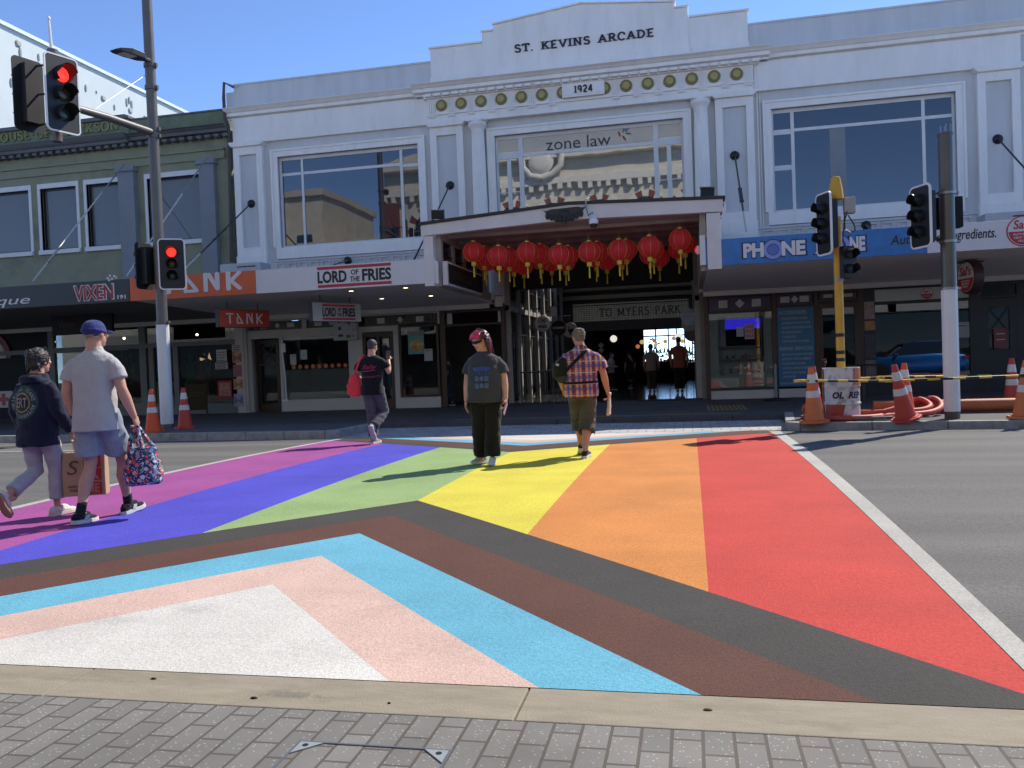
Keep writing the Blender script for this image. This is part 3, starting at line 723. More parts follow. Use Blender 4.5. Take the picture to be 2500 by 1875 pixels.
# interior column seen through the right window
mb = MB(); mb.box(r3 - .2, r3 + .2, YW + .119, YW + .1245, 5.26, zr - .05); mb.build('blind', M('grey_blind', (.22, .24, .25), .5), cw)
# Greek key band and blank wall over the awnings
for a, b in ((-12.55, -6.0), (.9, 7.6)):
    mb = MB()
    mb.box(a, b, YW - .05, YW, 4.36, 4.42); mb.box(a, b, YW - .05, YW, 4.76, 4.82)
    x = a + .05
    while x < b - .4:
        y0, y1 = YW - .05, YW - .001
        mb.box(x, x + .03, y0, y1, 4.47, 4.71); mb.box(x + .031, x + .27, y0, y1, 4.685, 4.71); mb.box(x + .24, x + .27, y0, y1, 4.53, 4.684); mb.box(x + .12, x + .239, y0, y1, 4.53, 4.555); x += .38
    mb.build('key_band', GREYW, arc_b)
# ground floor structure: piers, lintel, party walls
mb = MB()
mb.box(-13.78, -6.0, YW + .02, YW + .5, 2.98, 3.119); mb.box(.55, 11.5, YW + .02, YW + .5, 2.98, 3.119)
mb.build('lintel', CREAM, arc_b)
mb = MB(); mb.box(-14.0, -13.62, YW - .12, YW + 4, .1, 3.1); mb.box(-13.94, -13.70, YW - .16, YW - .121, .1, 3.1); mb.build('pier', CREAM, arc_b)
# roof slab and rear walls
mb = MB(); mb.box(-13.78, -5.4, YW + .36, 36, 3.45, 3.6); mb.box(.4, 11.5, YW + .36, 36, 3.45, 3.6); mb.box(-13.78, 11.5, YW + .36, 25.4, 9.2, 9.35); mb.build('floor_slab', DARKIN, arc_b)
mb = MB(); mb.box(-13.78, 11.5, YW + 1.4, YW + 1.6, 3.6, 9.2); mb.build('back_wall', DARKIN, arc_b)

# ------------------------------------------------------------------ shop fronts under the awnings (parts of the arcade building)
FR_C = CREAM
def pane(name, x0, x1, z0, z1, y, mat=PGLASS, parent=None):
    mb = MB(); mb.box(x0, x1, y, y + .008, z0, z1); return mb.build(name, mat, parent or arc_b)
def front(x0, x1, z0, z1, y, bars, mat, name='shop_front', parent=None, d=.09):
    mb = MB()
    for i, (a, b, c, e) in enumerate(bars): mb.box(a, b, y - d/2 - .0006*i, y + d/2 + .0004*i, c, e)
    return mb.build(name, mat, parent or arc_b, bev=.004)
YS = YW + .02
# juice shop: recessed door, picture window, transom lights
sf = front(0, 0, 0, 0, YS, [(-13.62, -13.5, .1, 2.4), (-12.55, -12.44, .1, 2.4), (-10.25, -9.95, .1, 2.4), (-13.62, -9.95, 2.401, 2.66), (-12.439, -10.251, .1, .46), (-13.62, -9.95, 2.93, 2.979), (-11.75, -11.6, 2.661, 2.929)], CREAM)
pane('pane', -12.43, -10.26, .47, 2.4, YS, parent=sf)
mb = MB(); mb.box(-12.43, -10.26, YS + .012, YS + .016, .47, 1.38); mb.build('frosted_film', M('frosted_film', (.24, .27, .265), .5), sf)
OR = M('orange_dots', (.55, .16, .03), .5)
for i in range(9):
    mb = MB(); mb.lathe([(.001, 0), (.065, 0), (.065, .004), (.001, .004)], (-12.1 + i * .215, YS - .004, 1.47 + .01 * (i % 2)), 16, Matrix.Rotation(R(90), 3, 'X')); mb.build('orange_dot', OR, sf)
LEAD = M('leaded_glass', (.03, .03, .032), .25, var=.5, vs=9)
PEARL = M('pearl_glass', (.45, .44, .40), .3, var=.2)
def transom(x0, x1, z0, z1, par, y=YS, bright=.0, purple=False):
    mb = MB(); mb.box(x0, x1, y + .02, y + .03, z0, z1); g = mb.build('transom_light', M('purple_leaded', (.035, .025, .10), .3, var=.4) if purple else LEAD, arc_b)
    mb = MB(); n = max(4, int((x1 - x0) / .13))
    for i in range(1, n): mb.box(x0 + (x1 - x0) * i / n - .004, x0 + (x1 - x0) * i / n + .004, y + .008, y + .02, z0, z1)
    for i in range(1, 4): mb.box(x0, x1, y + .0085, y + .0195, z0 + (z1 - z0) * i / 4 - .003, z0 + (z1 - z0) * i / 4 + .003)
    mb.build('lead_bars', BLACK, g)
    mb = MB(); cx, cz = (x0 + x1) / 2, (z0 + z1) / 2
    s = (z1 - z0) * .36
    mb.prism([(cx - s, cz), (cx, cz - s), (cx + s, cz), (cx, cz + s)], y + .002, y + .007)
    k = (x1 - x0) * .27
    for q in (-k, k): mb.box(cx + q - .12, cx + q + .12, y + .002, y + .007, cz - s * .8, cz + s * .8)
    mb.build('pearl_pane', PEARL, g)
transom(-13.45, -11.76, 2.67, 2.92, sf); transom(-11.59, -10.0, 2.67, 2.92, sf)
dr = front(0, 0, 0, 0, YS + .35, [(-13.5, -13.4, .1, 2.38), (-12.85, -12.75, .1, 2.38), (-13.399, -12.851, .1, .35), (-13.399, -12.851, 2.25, 2.38), (-13.399, -12.851, 1.55, 1.62)], BROWN, 'door')
pane('pane', -13.399, -12.851, .35, 2.25, YS + .35, parent=dr)
mb = MB()
for s_ in (1, -1): mb.obox((-13.125, YS + .34, 1.93), (.03, .03, .85), Matrix.Rotation(R(40) * s_, 3, 'Y'))
mb.build('glazing_bars', BROWN, dr)
# burger shop: door, window, corner entrance
sf2 = front(0, 0, 0, 0, YS, [(-9.95, -9.78, .1, 2.45), (-8.78, -8.62, .1, 2.45), (-9.95, -8.62, 2.451, 2.62), (-9.95, -7.3, 2.93, 2.979), (-8.62, -7.35, .1, .42), (-7.36, -7.3, 2.6, 2.93)], CREAM)
transom(-9.7, -7.4, 2.63, 2.92, sf2)
db = front(0, 0, 0, 0, YS, [(-9.779, -9.68, .1, 2.44), (-8.88, -8.781, .1, 2.44), (-9.679, -8.881, 2.3, 2.44), (-9.679, -8.881, .1, .4), (-9.32, -9.24, .4, 2.3)], BROWN, 'door')
pane('pane', -9.67, -8.89, .4, 2.3, YS, parent=db)
wf = front(0, 0, 0, 0, YS, [(-8.619, -8.55, .421, 2.6), (-7.42, -7.351, .421, 2.6), (-8.549, -7.421, .421, .5), (-8.549, -7.421, 2.54, 2.6)], BROWN, 'window')
pane('pane', -8.55, -7.42, .5, 2.54, YS, parent=wf)
ent = front(0, 0, 0, 0, YS, [(-7.299, -7.14, .1, 2.98), (-5.42, -5.3, .1, 2.98), (-7.139, -5.421, 2.5, 2.56), (-7.139, -5.421, 2.9, 2.98)], BROWN, 'shop_entrance')
mb = MB()
for a, b in ((-7.06, -6.9), (-5.5, -5.422)): mb.box(a, b, YS - .05, YS - .046, 2.57, 2.89)
mb.build('white_panel', CREAM, ent)
# inner shells: dark rooms behind the glass
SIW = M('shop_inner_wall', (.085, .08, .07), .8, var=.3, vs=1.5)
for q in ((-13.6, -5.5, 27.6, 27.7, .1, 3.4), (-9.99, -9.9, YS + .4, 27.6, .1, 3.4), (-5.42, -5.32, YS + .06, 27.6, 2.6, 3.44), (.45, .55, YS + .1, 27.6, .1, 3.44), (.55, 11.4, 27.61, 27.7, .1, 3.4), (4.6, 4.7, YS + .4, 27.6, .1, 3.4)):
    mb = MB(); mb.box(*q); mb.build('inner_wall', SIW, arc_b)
# phone repair shop
sp_ = front(0, 0, 0, 0, YS, [(.42, .54, .1, 2.98), (2.24, 2.36, .1, 2.98), (3.34, 3.46, .1, 2.98), (4.47, 4.6, .1, 2.98), (.541, 2.239, 2.5, 2.56), (2.361, 3.339, 2.58, 2.64), (3.461, 4.469, 2.66, 2.74), (.541, 2.239, .34, .4), (3.461, 4.469, 2.92, 2.98), (.541, 3.339, 2.94, 2.98)], BROWN)
mb = MB(); mb.box(.541, 2.239, YS - .02, YS + .1, .1, .339); mb.box(2.361, 3.339, YS - .02, YS + .1, .1, .339); mb.build('stall_riser', CREAM, sp_)
transom(.56, 2.22, 2.57, 2.93, sp_, purple=True); transom(2.38, 3.32, 2.65, 2.93, sp_, purple=True); transom(3.5, 4.45, 2.75, 2.91, sp_)
mb = MB()
for a, b, c, e in ((.545, .78, .41, 2.49), (2.0, 2.235, .41, 2.49), (.781, 1.999, 2.36, 2.49), (.781, 1.999, .41, .78)): mb.box(a, b, YS + .01, YS + .03, c, e)
for z in (.80, 1.22, 1.56): mb.box(.785, 1.995, YS + .05, YS + .4, z - .02, z)
mb.box(.785, 1.995, YS + .42, YS + .44, .8, 2.36)
mb.build('display_cabinet', M('white_laminate', (.50, .50, .48), .4), sp_)
pane('pane', .545, 2.235, .41, 2.49, YS - .01, parent=sp_)
mb = MB(); mb.box(1.0, 1.95, YS + .41, YS + .415, 2.06, 2.34); mb.build('blue_screen', M('blue_glow', (.02, .02, .3), .5, emit=(.03, .02, .55), es=.5), sp_)
mb = MB(); mb.box(1.0, 1.95, YS + .405, YS + .409, 1.58, 2.05); mb.build('black_backing', BLACKM, sp_)
for i in range(12):
    z = (1.22, 1.22, .80)[i % 3]; xx = .9 + i * .085; h_ = random.uniform(.08, .2)
    cc = [(.5, .5, .5), (.05, .05, .06), (.4, .06, .05), (.05, .06, .3), (.45, .42, .25)][i % 5]
    mb = MB(); mb.box(xx, xx + .06, YS + .12, YS + .2, z, z + h_)
    tag(mb.build('boxed_accessory', M('acc%d' % i, cc, .4), None, bev=.004), ['white', 'dark', 'red', 'blue', 'pale'][i % 5] + ' boxed accessory in the phone shop window, %s from the left' % ['first','second','third','fourth','fifth','sixth','seventh','eighth','ninth','tenth','eleventh','twelfth'][i], 'box', 'accessories in the phone shop window')
DOORB = front(0, 0, 0, 0, YS, [(3.461, 3.56, .1, 2.65), (4.37, 4.469, .1, 2.65), (3.561, 4.369, 2.5, 2.65), (3.561, 4.369, .1, .45), (3.92, 4.0, .45, 2.5), (3.561, 3.919, 1.7, 1.76), (4.001, 4.369, 1.7, 1.76)], BROWN, 'door')
pane('pane', 3.561, 4.369, .45, 2.5, YS, parent=DOORB)
mb = MB(); mb.ell((3.52, YS - .07, 1.1), (.03, .03, .03)); mb.build('door_knob', M('brass', (.5, .4, .2), .3, .9), DOORB, smooth=True)
# pizza shop
PZ = M('black_shop_frame', (.012, .013, .016), .4)
sz = front(0, 0, 0, 0, YS, [(4.601, 4.9, .1, 2.98), (7.22, 7.5, .1, 2.98), (4.901, 7.219, 2.52, 2.6), (4.901, 7.219, .1, .45), (8.35, 8.6, .1, 2.98), (4.901, 7.219, 2.93, 2.98), (7.501, 8.349, 2.55, 2.62), (7.501, 8.349, 2.9, 2.98)], PZ)
pane('pane', 4.901, 7.219, .45, 2.52, YS, glass('mirror_shop_pane', (.25, .27, .3), 3.0, 1.55), parent=sz)
mb = MB(); mb.box(4.905, 7.215, YS - .02, YS - .012, 2.605, 2.925); wp = mb.build('white_panel', M('pale_panel', (.44, .45, .42), .35, var=.08), sz)
SALR = M('pizza_red', (.42, .03, .035), .5); SALW = M('pizza_white', (.62, .60, .58), .5)
def sal_disc(par, c, r, y, name='roundel', small=False):
    mb = MB(); mb.lathe([(.001, 0), (r, 0), (r, .006), (.001, .006)], (c[0], y, c[1]), 36, Matrix.Rotation(R(90), 3, 'X')); d = mb.build(name, SALR, par)
    mb = MB(); mb.lathe([(.001, 0), (r * .92, 0), (r * .92, .003), (.001, .003)], (c[0], y - .0065, c[1]), 36, Matrix.Rotation(R(90), 3, 'X')); mb.build('white_field', SALW, d)
    pts = [(c[0] + r * .88 * math.cos(a), c[1] + r * .88 * math.sin(a)) for a in (R(180) + R(180) * j / 20 for j in range(21))]
    mb = MB(); mb.prism([(x, min(z, c[1] - .02 * r)) for x, z in pts], y - .013, y - .0097); mb.build('red_field', SALR, d)
    text('lettering', "Sal's", r * .62, SALR, d, (c[0], y - .01, c[1] + r * .13), w=r * 1.15, bold=.02, shear=.15, thick=.004)
    if small: text('lettering', 'NY PIZZA', r * .2, SALW, d, (c[0], y - .0135, c[1] - r * .5), w=r * 1.1, bold=.01, thick=.003)
    else:
        for i, (s_, w_) in enumerate((('AUTHENTIC', 1.25), ('NEW YORK', 1.1), ('PIZZA', .62))): text('lettering', s_, r * .14, SALW, d, (c[0], y - .0135, c[1] - r * (.27 + .22 * i)), w=r * w_, bold=.015, thick=.003)
    return d
sal_disc(arc_b, (6.2, 2.755), .15, YS - .022, small=True)
dz = front(0, 0, 0, 0, YS, [(7.501, 7.68, .1, 2.54), (8.17, 8.349, .1, 2.54), (7.681, 8.169, 2.3, 2.54), (7.681, 8.169, .1, 1.2), (7.681, 8.169, 1.62, 1.68)], PZ, 'door')
mb = MB()
for s_ in (1, -1): mb.obox((7.925, YS - .02, 1.98), (.035, .03, .8), Matrix.Rotation(R(37) * s_, 3, 'Y'))
mb.build('cross_bars', PZ, dz)
pane('pane', 7.681, 8.169, 1.2, 2.3, YS, dark_glass('door_pane'), parent=dz)
mb = MB(); mb.box(8.6, 11.5, YS - .05, YS + .1, .1, 2.98); mb.build('side_wall', PZ, arc_b)

# ------------------------------------------------------------------ the arcade passage
XL, XR = -5.3, .3
TILE = M('polished_passage_floor', (.045, .045, .05), .12, var=.4, vs=3)
mb = MB(); mb.box(XL, XR, 24.0, 62, .1, .16); mb.build('passage_floor', TILE, arc_b)
mb = MB()
mb.box(XL - .1, XL, YS + .1, 27.2, 2.98, 5.6); mb.box(XL - .1, XL, 27.2, 36, .1, 6.2); mb.box(XR, XR + .14, YS + .06, 62, .1, 6.2); mb.box(XL - .1, XL, 36.001, 48, .1, 6.2)
PASSW = M('passage_wall', (.20, .19, .17), .7, var=.1); mb.build('passage_wall', PASSW, arc_b)
mb = MB()
for yy in (24.2, 25.7, 27.2, 28.7, 30.2, 31.7, 33.2, 34.7):                                          # posts, arched brackets and clerestory sashes of the side walls
    mb.box(XL, XL + .14, yy, yy + .16, .16, 4.9); mb.box(XR - .14, XR, yy, yy + .16, .16, 4.9)
    for s_, xx in ((1, XL + .14), (-1, XR - .14)):
        mb.prism([(xx, 4.2), (xx, 4.88), (xx + s_ * .5, 4.88), (xx + s_ * .18, 4.7), (xx + s_ * .06, 4.45)][::s_], yy + .03, yy + .13)
mb.box(XL, XL + .12, 24.2, 35, 2.9, 3.05); mb.box(XR - .12, XR, 24.2, 35, 2.9, 3.05)
mb.build('passage_frame', M('passage_trim', (.30, .28, .25), .7, var=.1), arc_b)
PGL = dark_glass('passage_glass')
for i in range(7):
    y0 = 24.45 + i * 1.5
    for zz, z1 in ((3.25, 4.1), (.3, 2.85)):
        mb = MB(); mb.box(XL + .02, XL + .06, y0, y0 + 1.15, zz, z1); mb.build('passage_window', PGL, arc_b)
mb = MB()
for i in range(7):
    y0 = 24.45 + i * 1.5
    for q in (.38, .77): mb.box(XL + .06, XL + .09, y0 + q - .015, y0 + q + .015, .3, 2.85); mb.box(XL + .06, XL + .09, y0 + q - .015, y0 + q + .015, 3.25, 4.1)
    mb.box(XL + .0605, XL + .088, y0, y0 + 1.15, 3.65, 3.69); mb.box(XL + .0605, XL + .088, y0, y0 + 1.15, 2.2, 2.24)
mb.build('passage_sash', BLACK, arc_b)
# ceiling beams, skylight gap, the lead-light screen
CEIL = M('passage_ceiling', (.50, .47, .44), .8, var=.1)
mb = MB(); mb.box(XL, XR, YW + .4, 28.4, 5.2, 5.3)
for yy in (24.6, 25.6, 26.6, 27.5): mb.box(XL, XR, yy, yy + .12, 5.0, 5.2)
mb.box(XL, XR, 33.5, 62, 5.0, 5.1); mb.build('passage_ceiling', CEIL, arc_b)
mb = MB()
for yy in (29, 30.5, 32): mb.box(XL, XR, yy, yy + .08, 6.0, 6.12)
for xx in (-4.2, -3, -1.8, -.6): mb.box(xx, xx + .05, 27.6, 33.5, 6.121, 6.18)
mb.build('skylight_bars', MGREY, arc_b)
scr = []
YP = 36.0
mb = MB(); wall_with_holes(mb, XL, XR, 2.6, 6.2, YP, YP + .15, [(-4.9, .0, 3.02, 3.78), (-5.0, .1, 5.0, 5.6)]); 
scrn = mb.build('lead_light_screen', M('screen_frame', (.05, .05, .055), .6), arc_b)
for z0, z1, d_ in ((3.95, 4.12, .22), (4.3, 4.42, .5), (4.62, 4.9, .7)):
    mb = MB(); mb.box(XL, XR, YP - d_, YP - .001, z0, z1); mb.build('beam', M('beam_cream%d' % int(z0 * 100), (.46, .44, .40), .7, var=.1), arc_b)
mb = MB(); mb.box(-4.9, 0, YP + .05, YP + .06, 3.02, 3.78); mb.build('pearl_pane', M('screen_glass', (.24, .24, .22), .4, var=.35, vs=2, emit=(.30, .31, .28), es=.035), scrn)
mb = MB()
for i in range(42): mb.box(-4.9 + i * .1185, -4.89 + i * .1185, YP + .03, YP + .05, 3.02, 3.78)
for i in range(1, 9): mb.box(-4.9, 0, YP + .0305, YP + .0495, 3.02 + i * .085, 3.03 + i * .085)
mb.box(-4.9, 0, YP + .03, YP + .05, 3.68, 3.72); mb.build('lead_bars', BLACK, scrn)
sign_strokes('lettering', 'TO MYERS PARK', M('screen_lettering', (.05, .08, .14), .6), scrn, (-3.75, 3.2), (-.35, .34), YP + .028, .05, thick=.004)
mb = MB(); mb.box(XL, -2.6, 47.8, 48, .1, 5); mb.box(-2.6, XR, 47.8, 48, .16, 1.0); mb.box(-2.6, XR, 47.8, 48, 2.95, 5)
for xx in (-2.6, -1.9, -1.2, -.75, -.3, .1): mb.box(xx, xx + .07, 47.75, 47.95, 1.0, 3.3)
mb.box(-2.6, XR, 47.76, 47.94, 2.55, 2.62); mb.build('end_wall', M('end_wall_dark', (.02, .02, .022), .7), arc_b)
mb = MB(); mb.box(-2.6, -.2, 44, 44.3, .16, 1.15); mb.build('bar_counter', BLACKM, arc_b)
mb = MB(); mb.box(-2.5, .2, 47.2, 47.5, 1.0, 1.03); mb.box(-2.5, .2, 47.2, 47.5, 1.62, 1.65); mb.build('bottle_shelf', BLACKM, arc_b)
random.seed(14)
mb = MB()
for k in range(900):
    a = Vector((random.uniform(-4, 2), 53 + random.uniform(-.8, .8), 0)); a.z = random.uniform(.2, 1.9 + .5 * math.sin(a.x * 2.1) + .25 * math.sin(a.x * 5))
    d = Vector((random.gauss(0, 1), random.gauss(0, 1), random.gauss(0, 1))).normalized() * .11; e_ = d.orthogonal().normalized() * .06
    mb.face([a - d, a + e_, a + d, a - e_])
t = thing('hedge', 'green hedge outside the far bar windows', 'hedge', (-1, 53, .1)); mb.build('foliage', M('hedge_green', (.05, .09, .03), .7, var=.5, vs=4), t)
mb = MB(); mb.tube([(-4, 53, .1), (-4, 53, 1.2)], .06, 6); mb.tube([(1.5, 53, .1), (1.5, 53, 1.2)], .06, 6); mb.build('stem', BROWN, t)
for i in range(26):
    xx = -2.4 + (i % 13) * .2 + random.uniform(-.04, .04); zb = 1.03 if i < 13 else 1.65; h_ = random.uniform(.22, .36)
    mb = MB(); mb.lathe([(.001, zb), (.045, zb), (.045, zb + h_ * .6), (.016, zb + h_ * .75), (.016, zb + h_), (.001, zb + h_)], (xx, 47.35, 0), 8)
    tag(mb.build('bottle', M('bottle%d' % (i % 4), ((.02, .05, .02), (.06, .03, .01), (.05, .05, .06), (.10, .07, .02))[i % 4], .2), smooth=True), '%s bottle on the %s shelf before the far bar window' % (('green', 'brown', 'grey', 'amber')[i % 4], 'lower' if i < 13 else 'upper'), 'bottle', '%s bottles on the %s bar shelf' % (('green', 'brown', 'grey', 'amber')[i % 4], 'lower' if i < 13 else 'upper'))
# ------------------------------------------------------------------ awnings with their fascia signs
YA = 18.8
def awning(label, x0, x1, zf0=3.27, zf1=3.84, soff=SOFFIT):
    t = thing('awning', label, 'awning', ((x0 + x1) / 2, 21.5, 3.2))
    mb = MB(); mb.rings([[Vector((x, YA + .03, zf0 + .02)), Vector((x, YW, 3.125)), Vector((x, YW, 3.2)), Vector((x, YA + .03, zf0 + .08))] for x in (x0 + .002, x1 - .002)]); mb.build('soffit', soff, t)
    mb = MB(); mb.box(x0 + .002, x1 - .002, YA + .035, YW - .2, 3.47, 3.52); mb.build('deck', MGREY, t)
    mb = MB(); mb.box(x0 + .003, x1 - .003, YA + .03, YA + .09, zf0 + .085, zf1 - .02); mb.build('fascia_board', MGREY, t)
    mb = MB(); mb.box(x0 + .01, x1 - .01, YW - .12, YW - .06, 2.985, 3.12); mb.build('wall_plate', CREAMW, t)
    return t
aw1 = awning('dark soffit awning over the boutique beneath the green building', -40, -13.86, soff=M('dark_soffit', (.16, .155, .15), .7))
aw2 = awning('wide pale soffit awning carrying the orange and white shop fascias', -13.83, -5.72)
aw3 = awning('pale soffit awning carrying the blue phone shop fascia, right of the lantern canopy', .4, 12)
# downlights under the middle awning
GLOW = M('downlight_glow', (.8, .7, .5), .4, emit=(1.0, .8, .5), es=2.0)
for px, py in ((857, 705), (990, 699), (932, 729), (1052, 723)):
    g = at(px, py, 20.0); yy = 19.4 if py < 710 else 21.3
    p = at(px, py, yy); z = 3.292 + (3.125 - 3.292) * (yy - YA) / (YW - YA)
    mb = MB(); mb.lathe([(.001, -.012), (.075, -.012), (.09, .004), (.001, .004)], (p.x, yy, z - .004), 16); d = mb.build('downlight', STEEL, aw2, smooth=True)
    mb = MB(); mb.lathe([(.001, -.004), (.055, -.004), (.055, 0), (.001, 0)], (p.x, yy, z - .017), 14); mb.build('lens', GLOW, d)

def fascia(name, label, x0, x1, mat, z0=3.27, z1=3.84):
    t = thing(name, label, 'sign', ((x0 + x1) / 2, YA, z0))
    mb = MB(); mb.box(x0 + .004, x1 - .004, YA - .02, YA + .028, z0, z1); mb.build('board', mat, t, bev=.004)
    return t
f1 = fascia('shop_sign', 'dark slate fascia sign with white script and outlined red letters', -40, -13.84, M('slate_sign', (.035, .045, .055), .5, var=.08))
WT = M('sign_white', (.66, .65, .66), .5, var=.02); VR = M('vixen_red', (.33, .025, .035), .5)
p0, p1 = at(-155, 745, YA), at(74, 712, YA)
text('lettering', 'Boutique', .29, WT, f1, (p1.x, YA - .021, 3.30), w=p1.x - at(-130, 735, YA).x, shear=.25, align='R')
vx0, vx1 = at(182, 702, YA).x, at(278, 702, YA).x
text('lettering_edge', 'VIXEN', .42, WT, f1, ((vx0 + vx1) / 2, YA - .021, 3.335), w=vx1 - vx0 + .05, bold=.06, thick=.004)
text('lettering', 'VIXEN', .37, VR, f1, ((vx0 + vx1) / 2, YA - .026, 3.36), w=vx1 - vx0 - .02, bold=.02, thick=.006)
n1 = at(298, 722, YA); text('lettering', '191', .105, WT, f1, (n1.x, YA - .021, 3.34), w=.24, bold=.03)
mb = MB()
for px, py in ((262, 679), (268, 673), (273, 681), (278, 674), (266, 684), (283, 677)):
    p = at(px, py, YA - .03); mb.ell((p.x, YA - .024, p.z), (.035, .006, .03), n=8, m=5)
mb.build('petal', WT, f1)
f2 = fascia('shop_sign', 'long orange fascia sign with rounded white letters', -13.83, -10.33, M('orange_sign', (.62, .115, .03), .45, var=.06, vs=1.5, dirt=.12, dcol=(.6, .3, .2)))
for ch, a, b in (('t', 384, 437), ('a', 449, 486), ('n', 499, 538), ('k', 553, 590)):
    xa, xb = at(a, 690, YA).x, at(b, 690, YA).x
    sign_strokes('lettering', ch, WT, f2, (xa, 3.42), (xb, .40), YA - .021, .075, serif=False, thick=.012, rounded=True)
def fries(t, cx, z0, h, y, wtot, rot=None, fw=(.46, .13, .38)):
    k = h / .5
    RD = M('fries_red', (.45, .03, .05), .5); BK = M('fries_black', (.015, .015, .018), .5)
    rm = rot or Matrix.Identity(3); c = Vector((cx, y, z0))
    root = t
    while root.parent is not None: root = root.parent
    for zz in (0, .43):
        mb = MB(); mb.box(-wtot / 2, wtot / 2, -.005, 0, zz * k, (zz + .07) * k); mb.xf(Matrix.Translation(c) @ rm.to_4x4()); mb.build('red_bar', RD, t)
    for s_, w_, xx, zz, hh in (('LORD', .40, -.5, .105, .29), ('OF', .10, -.04, .27, .125), ('THE', .13, -.055, .105, .125), ('FRIES', .39, .11, .105, .29)):
        text('lettering', s_, hh * k, BK, t, c + rm @ Vector((wtot * xx, -.001, zz * k)), w=w_ * wtot, bold=.035 if hh > .2 else .02, align='L', rot=rm, thick=.006)
f3 = fascia('shop_sign', 'white fascia sign with heavy black letters between two red bars', -10.33, -5.73, M('white_sign_board', (.64, .63, .65), .45, var=.03, dirt=.12, dcol=(.45, .42, .42)))
xa, xb = at(776, 672, YA).x, at(956, 672, YA).x
fries(f3, (xa + xb) / 2, 3.31, .5, YA - .021, xb - xa)
f4 = fascia('shop_sign', 'mottled blue fascia sign with large outlined white letters', .39, 4.86, M('blue_sign', (.035, .17, .44), .5, var=.18, vs=3.5, dirt=.3, dcol=(.10, .26, .5), ds=2))
NAVY = M('navy_outline', (.01, .012, .06), .5); LAV = M('lavender_blue', (.22, .29, .62), .5)
for s_, a, b in (('PH', 1814, 1864), ('NE', 1908, 1966), ('Z', 1988, 2030), ('NE', 2074, 2112)):
    xa, xb = at(a, 605, YA).x, at(b, 600, YA).x
    text('lettering_outline', s_, .36, NAVY, f4, ((xa + xb) / 2, YA - .021, 3.375), w=xb - xa + .07, bold=.08, thick=.003)
    text('lettering', s_, .31, WT, f4, ((xa + xb) / 2, YA - .025, 3.40), w=xb - xa, bold=.05, thick=.006)
for a, b in ((1887, 606), (2049, 600)):
    c = at(a, b, YA)
    for i, (r, m_) in enumerate(((.222, NAVY), (.205, LAV), (.125, NAVY), (.112, M('ring_blue', (.09, .16, .46), .5)))):
        mb = MB(); mb.lathe([(.001, 0), (r, 0), (r, .003), (.001, .003)], (c.x, YA - .0215 - .0035 * i, 3.545), 36, Matrix.Rotation(R(90), 3, 'X')); mb.build('letter_ring', m_, f4)
f5 = fascia('shop_sign', 'white pizza shop fascia sign with black script and a red roundel', 4.86, 12, M('white_pizza_sign', (.63, .62, .63), .5, var=.03))
BKI = M('black_script', (.02, .02, .025), .5)
xa, xb = at(2318, 578, YA).x, at(2431, 568, YA).x
text('lettering', 'Ingredients.', .27, BKI, f5, ((xa + xb) / 2, YA - .021, 3.44), w=xb - xa, bold=.012, shear=.2)
xb2 = at(2310, 575, YA).x
text('lettering', 'Authentic', .2, BKI, f5, (xb2 - .1, YA - .021, 3.48), w=.98, bold=.012, shear=.2, align='R')
c = at(2497, 572, YA); sal_disc(f5, (c.x, 3.6), .31, YA - .0215)

# ------------------------------------------------------------------ the lantern canopy in front of the arcade
cn = thing('entrance_canopy', 'white gabled canopy with black crest over the arcade entrance', 'canopy', (-2.7, 21.4, 3.3))
CX0, CX1, CXM = -6.03, .80, -2.55
mb = MB(); mb.prism([(CX0, 4.37), (CXM, 4.50), (CX1, 4.43), (CX1, 4.70), (CXM, 4.83), (CX0, 4.62)], YA - .06, YA + .1); mb.build('beam', CREAMW, cn, bev=.006)
mb = MB(); mb.prism([(CX0 - .05, 4.621), (CXM, 4.831), (CX1 + .05, 4.701), (CX1 + .05, 4.76), (CXM, 4.895), (CX0 - .05, 4.685)], YA - .11, YW - .3); mb.build('roof', M('dark_roof_edge', (.035, .032, .03), .7), cn)
for q in ((CX0 + .02, CX0 + .26, YA - .03, YA + .2, 3.2, 4.368), (CX1 - .36, CX1 - .06, YA - .03, YA + .2, 3.2, 4.42), (CX0 + .3, CX0 + .36, YA - .05, YA + .02, 3.24, 3.78), (CX1 - .52, CX1 - .40, YA - .05, YA + .25, 3.3, 3.95)):
    mb = MB(); mb.box(*q); mb.build('post', CREAMW, cn, bev=.008)
CLG = M('canopy_ceiling', (.40, .33, .31), .75, var=.15, vs=1.2)
mb = MB(); mb.box(CX0 + .27, CX1 - .37, YA + .2, YW, 4.48, 4.55)
for yy in (19.6, 20.6, 21.6, 22.6, 23.5): mb.box(CX0 + .27, CX1 - .37, yy, yy + .1, 4.4, 4.479)
mb.build('ceiling', CLG, cn)
SIDEW = M('canopy_side_timber', (.40, .36, .32), .7, var=.1)
for sx, xx in ((1, -5.72), (-1, .36)):
    mb = MB(); y0 = 19.0
    mb.box(xx - .06, xx + .06, y0, YW - .1, 4.3, 4.479); mb.box(xx - .06, xx + .06, y0, YW - .1, 3.2, 3.42)
    for yy in (19.0, 20.05, 21.1, 22.15, 23.2): mb.box(xx - .07, xx + .07, yy, yy + .16, 3.421, 4.299)
    mb.build('side_frame', SIDEW, cn)
    mb = MB(); mb.box(xx - .01, xx + .01, y0 + .1, YW - .12, 3.425, 4.295); mb.build('side_pane', UGLASS, cn)
    mb = MB()
    for yy in (19.0, 20.05, 21.1, 22.15):
        mb.box(xx - .03, xx + .03, yy + .16, yy + 1.05, 3.95, 3.99); mb.box(xx - .03, xx + .03, yy + .6, yy + .63, 3.425, 3.949); mb.box(xx - .031, xx + .031, yy + .16, yy + .2, 3.425, 4.295)
    mb.build('side_sash', BLACK, cn)
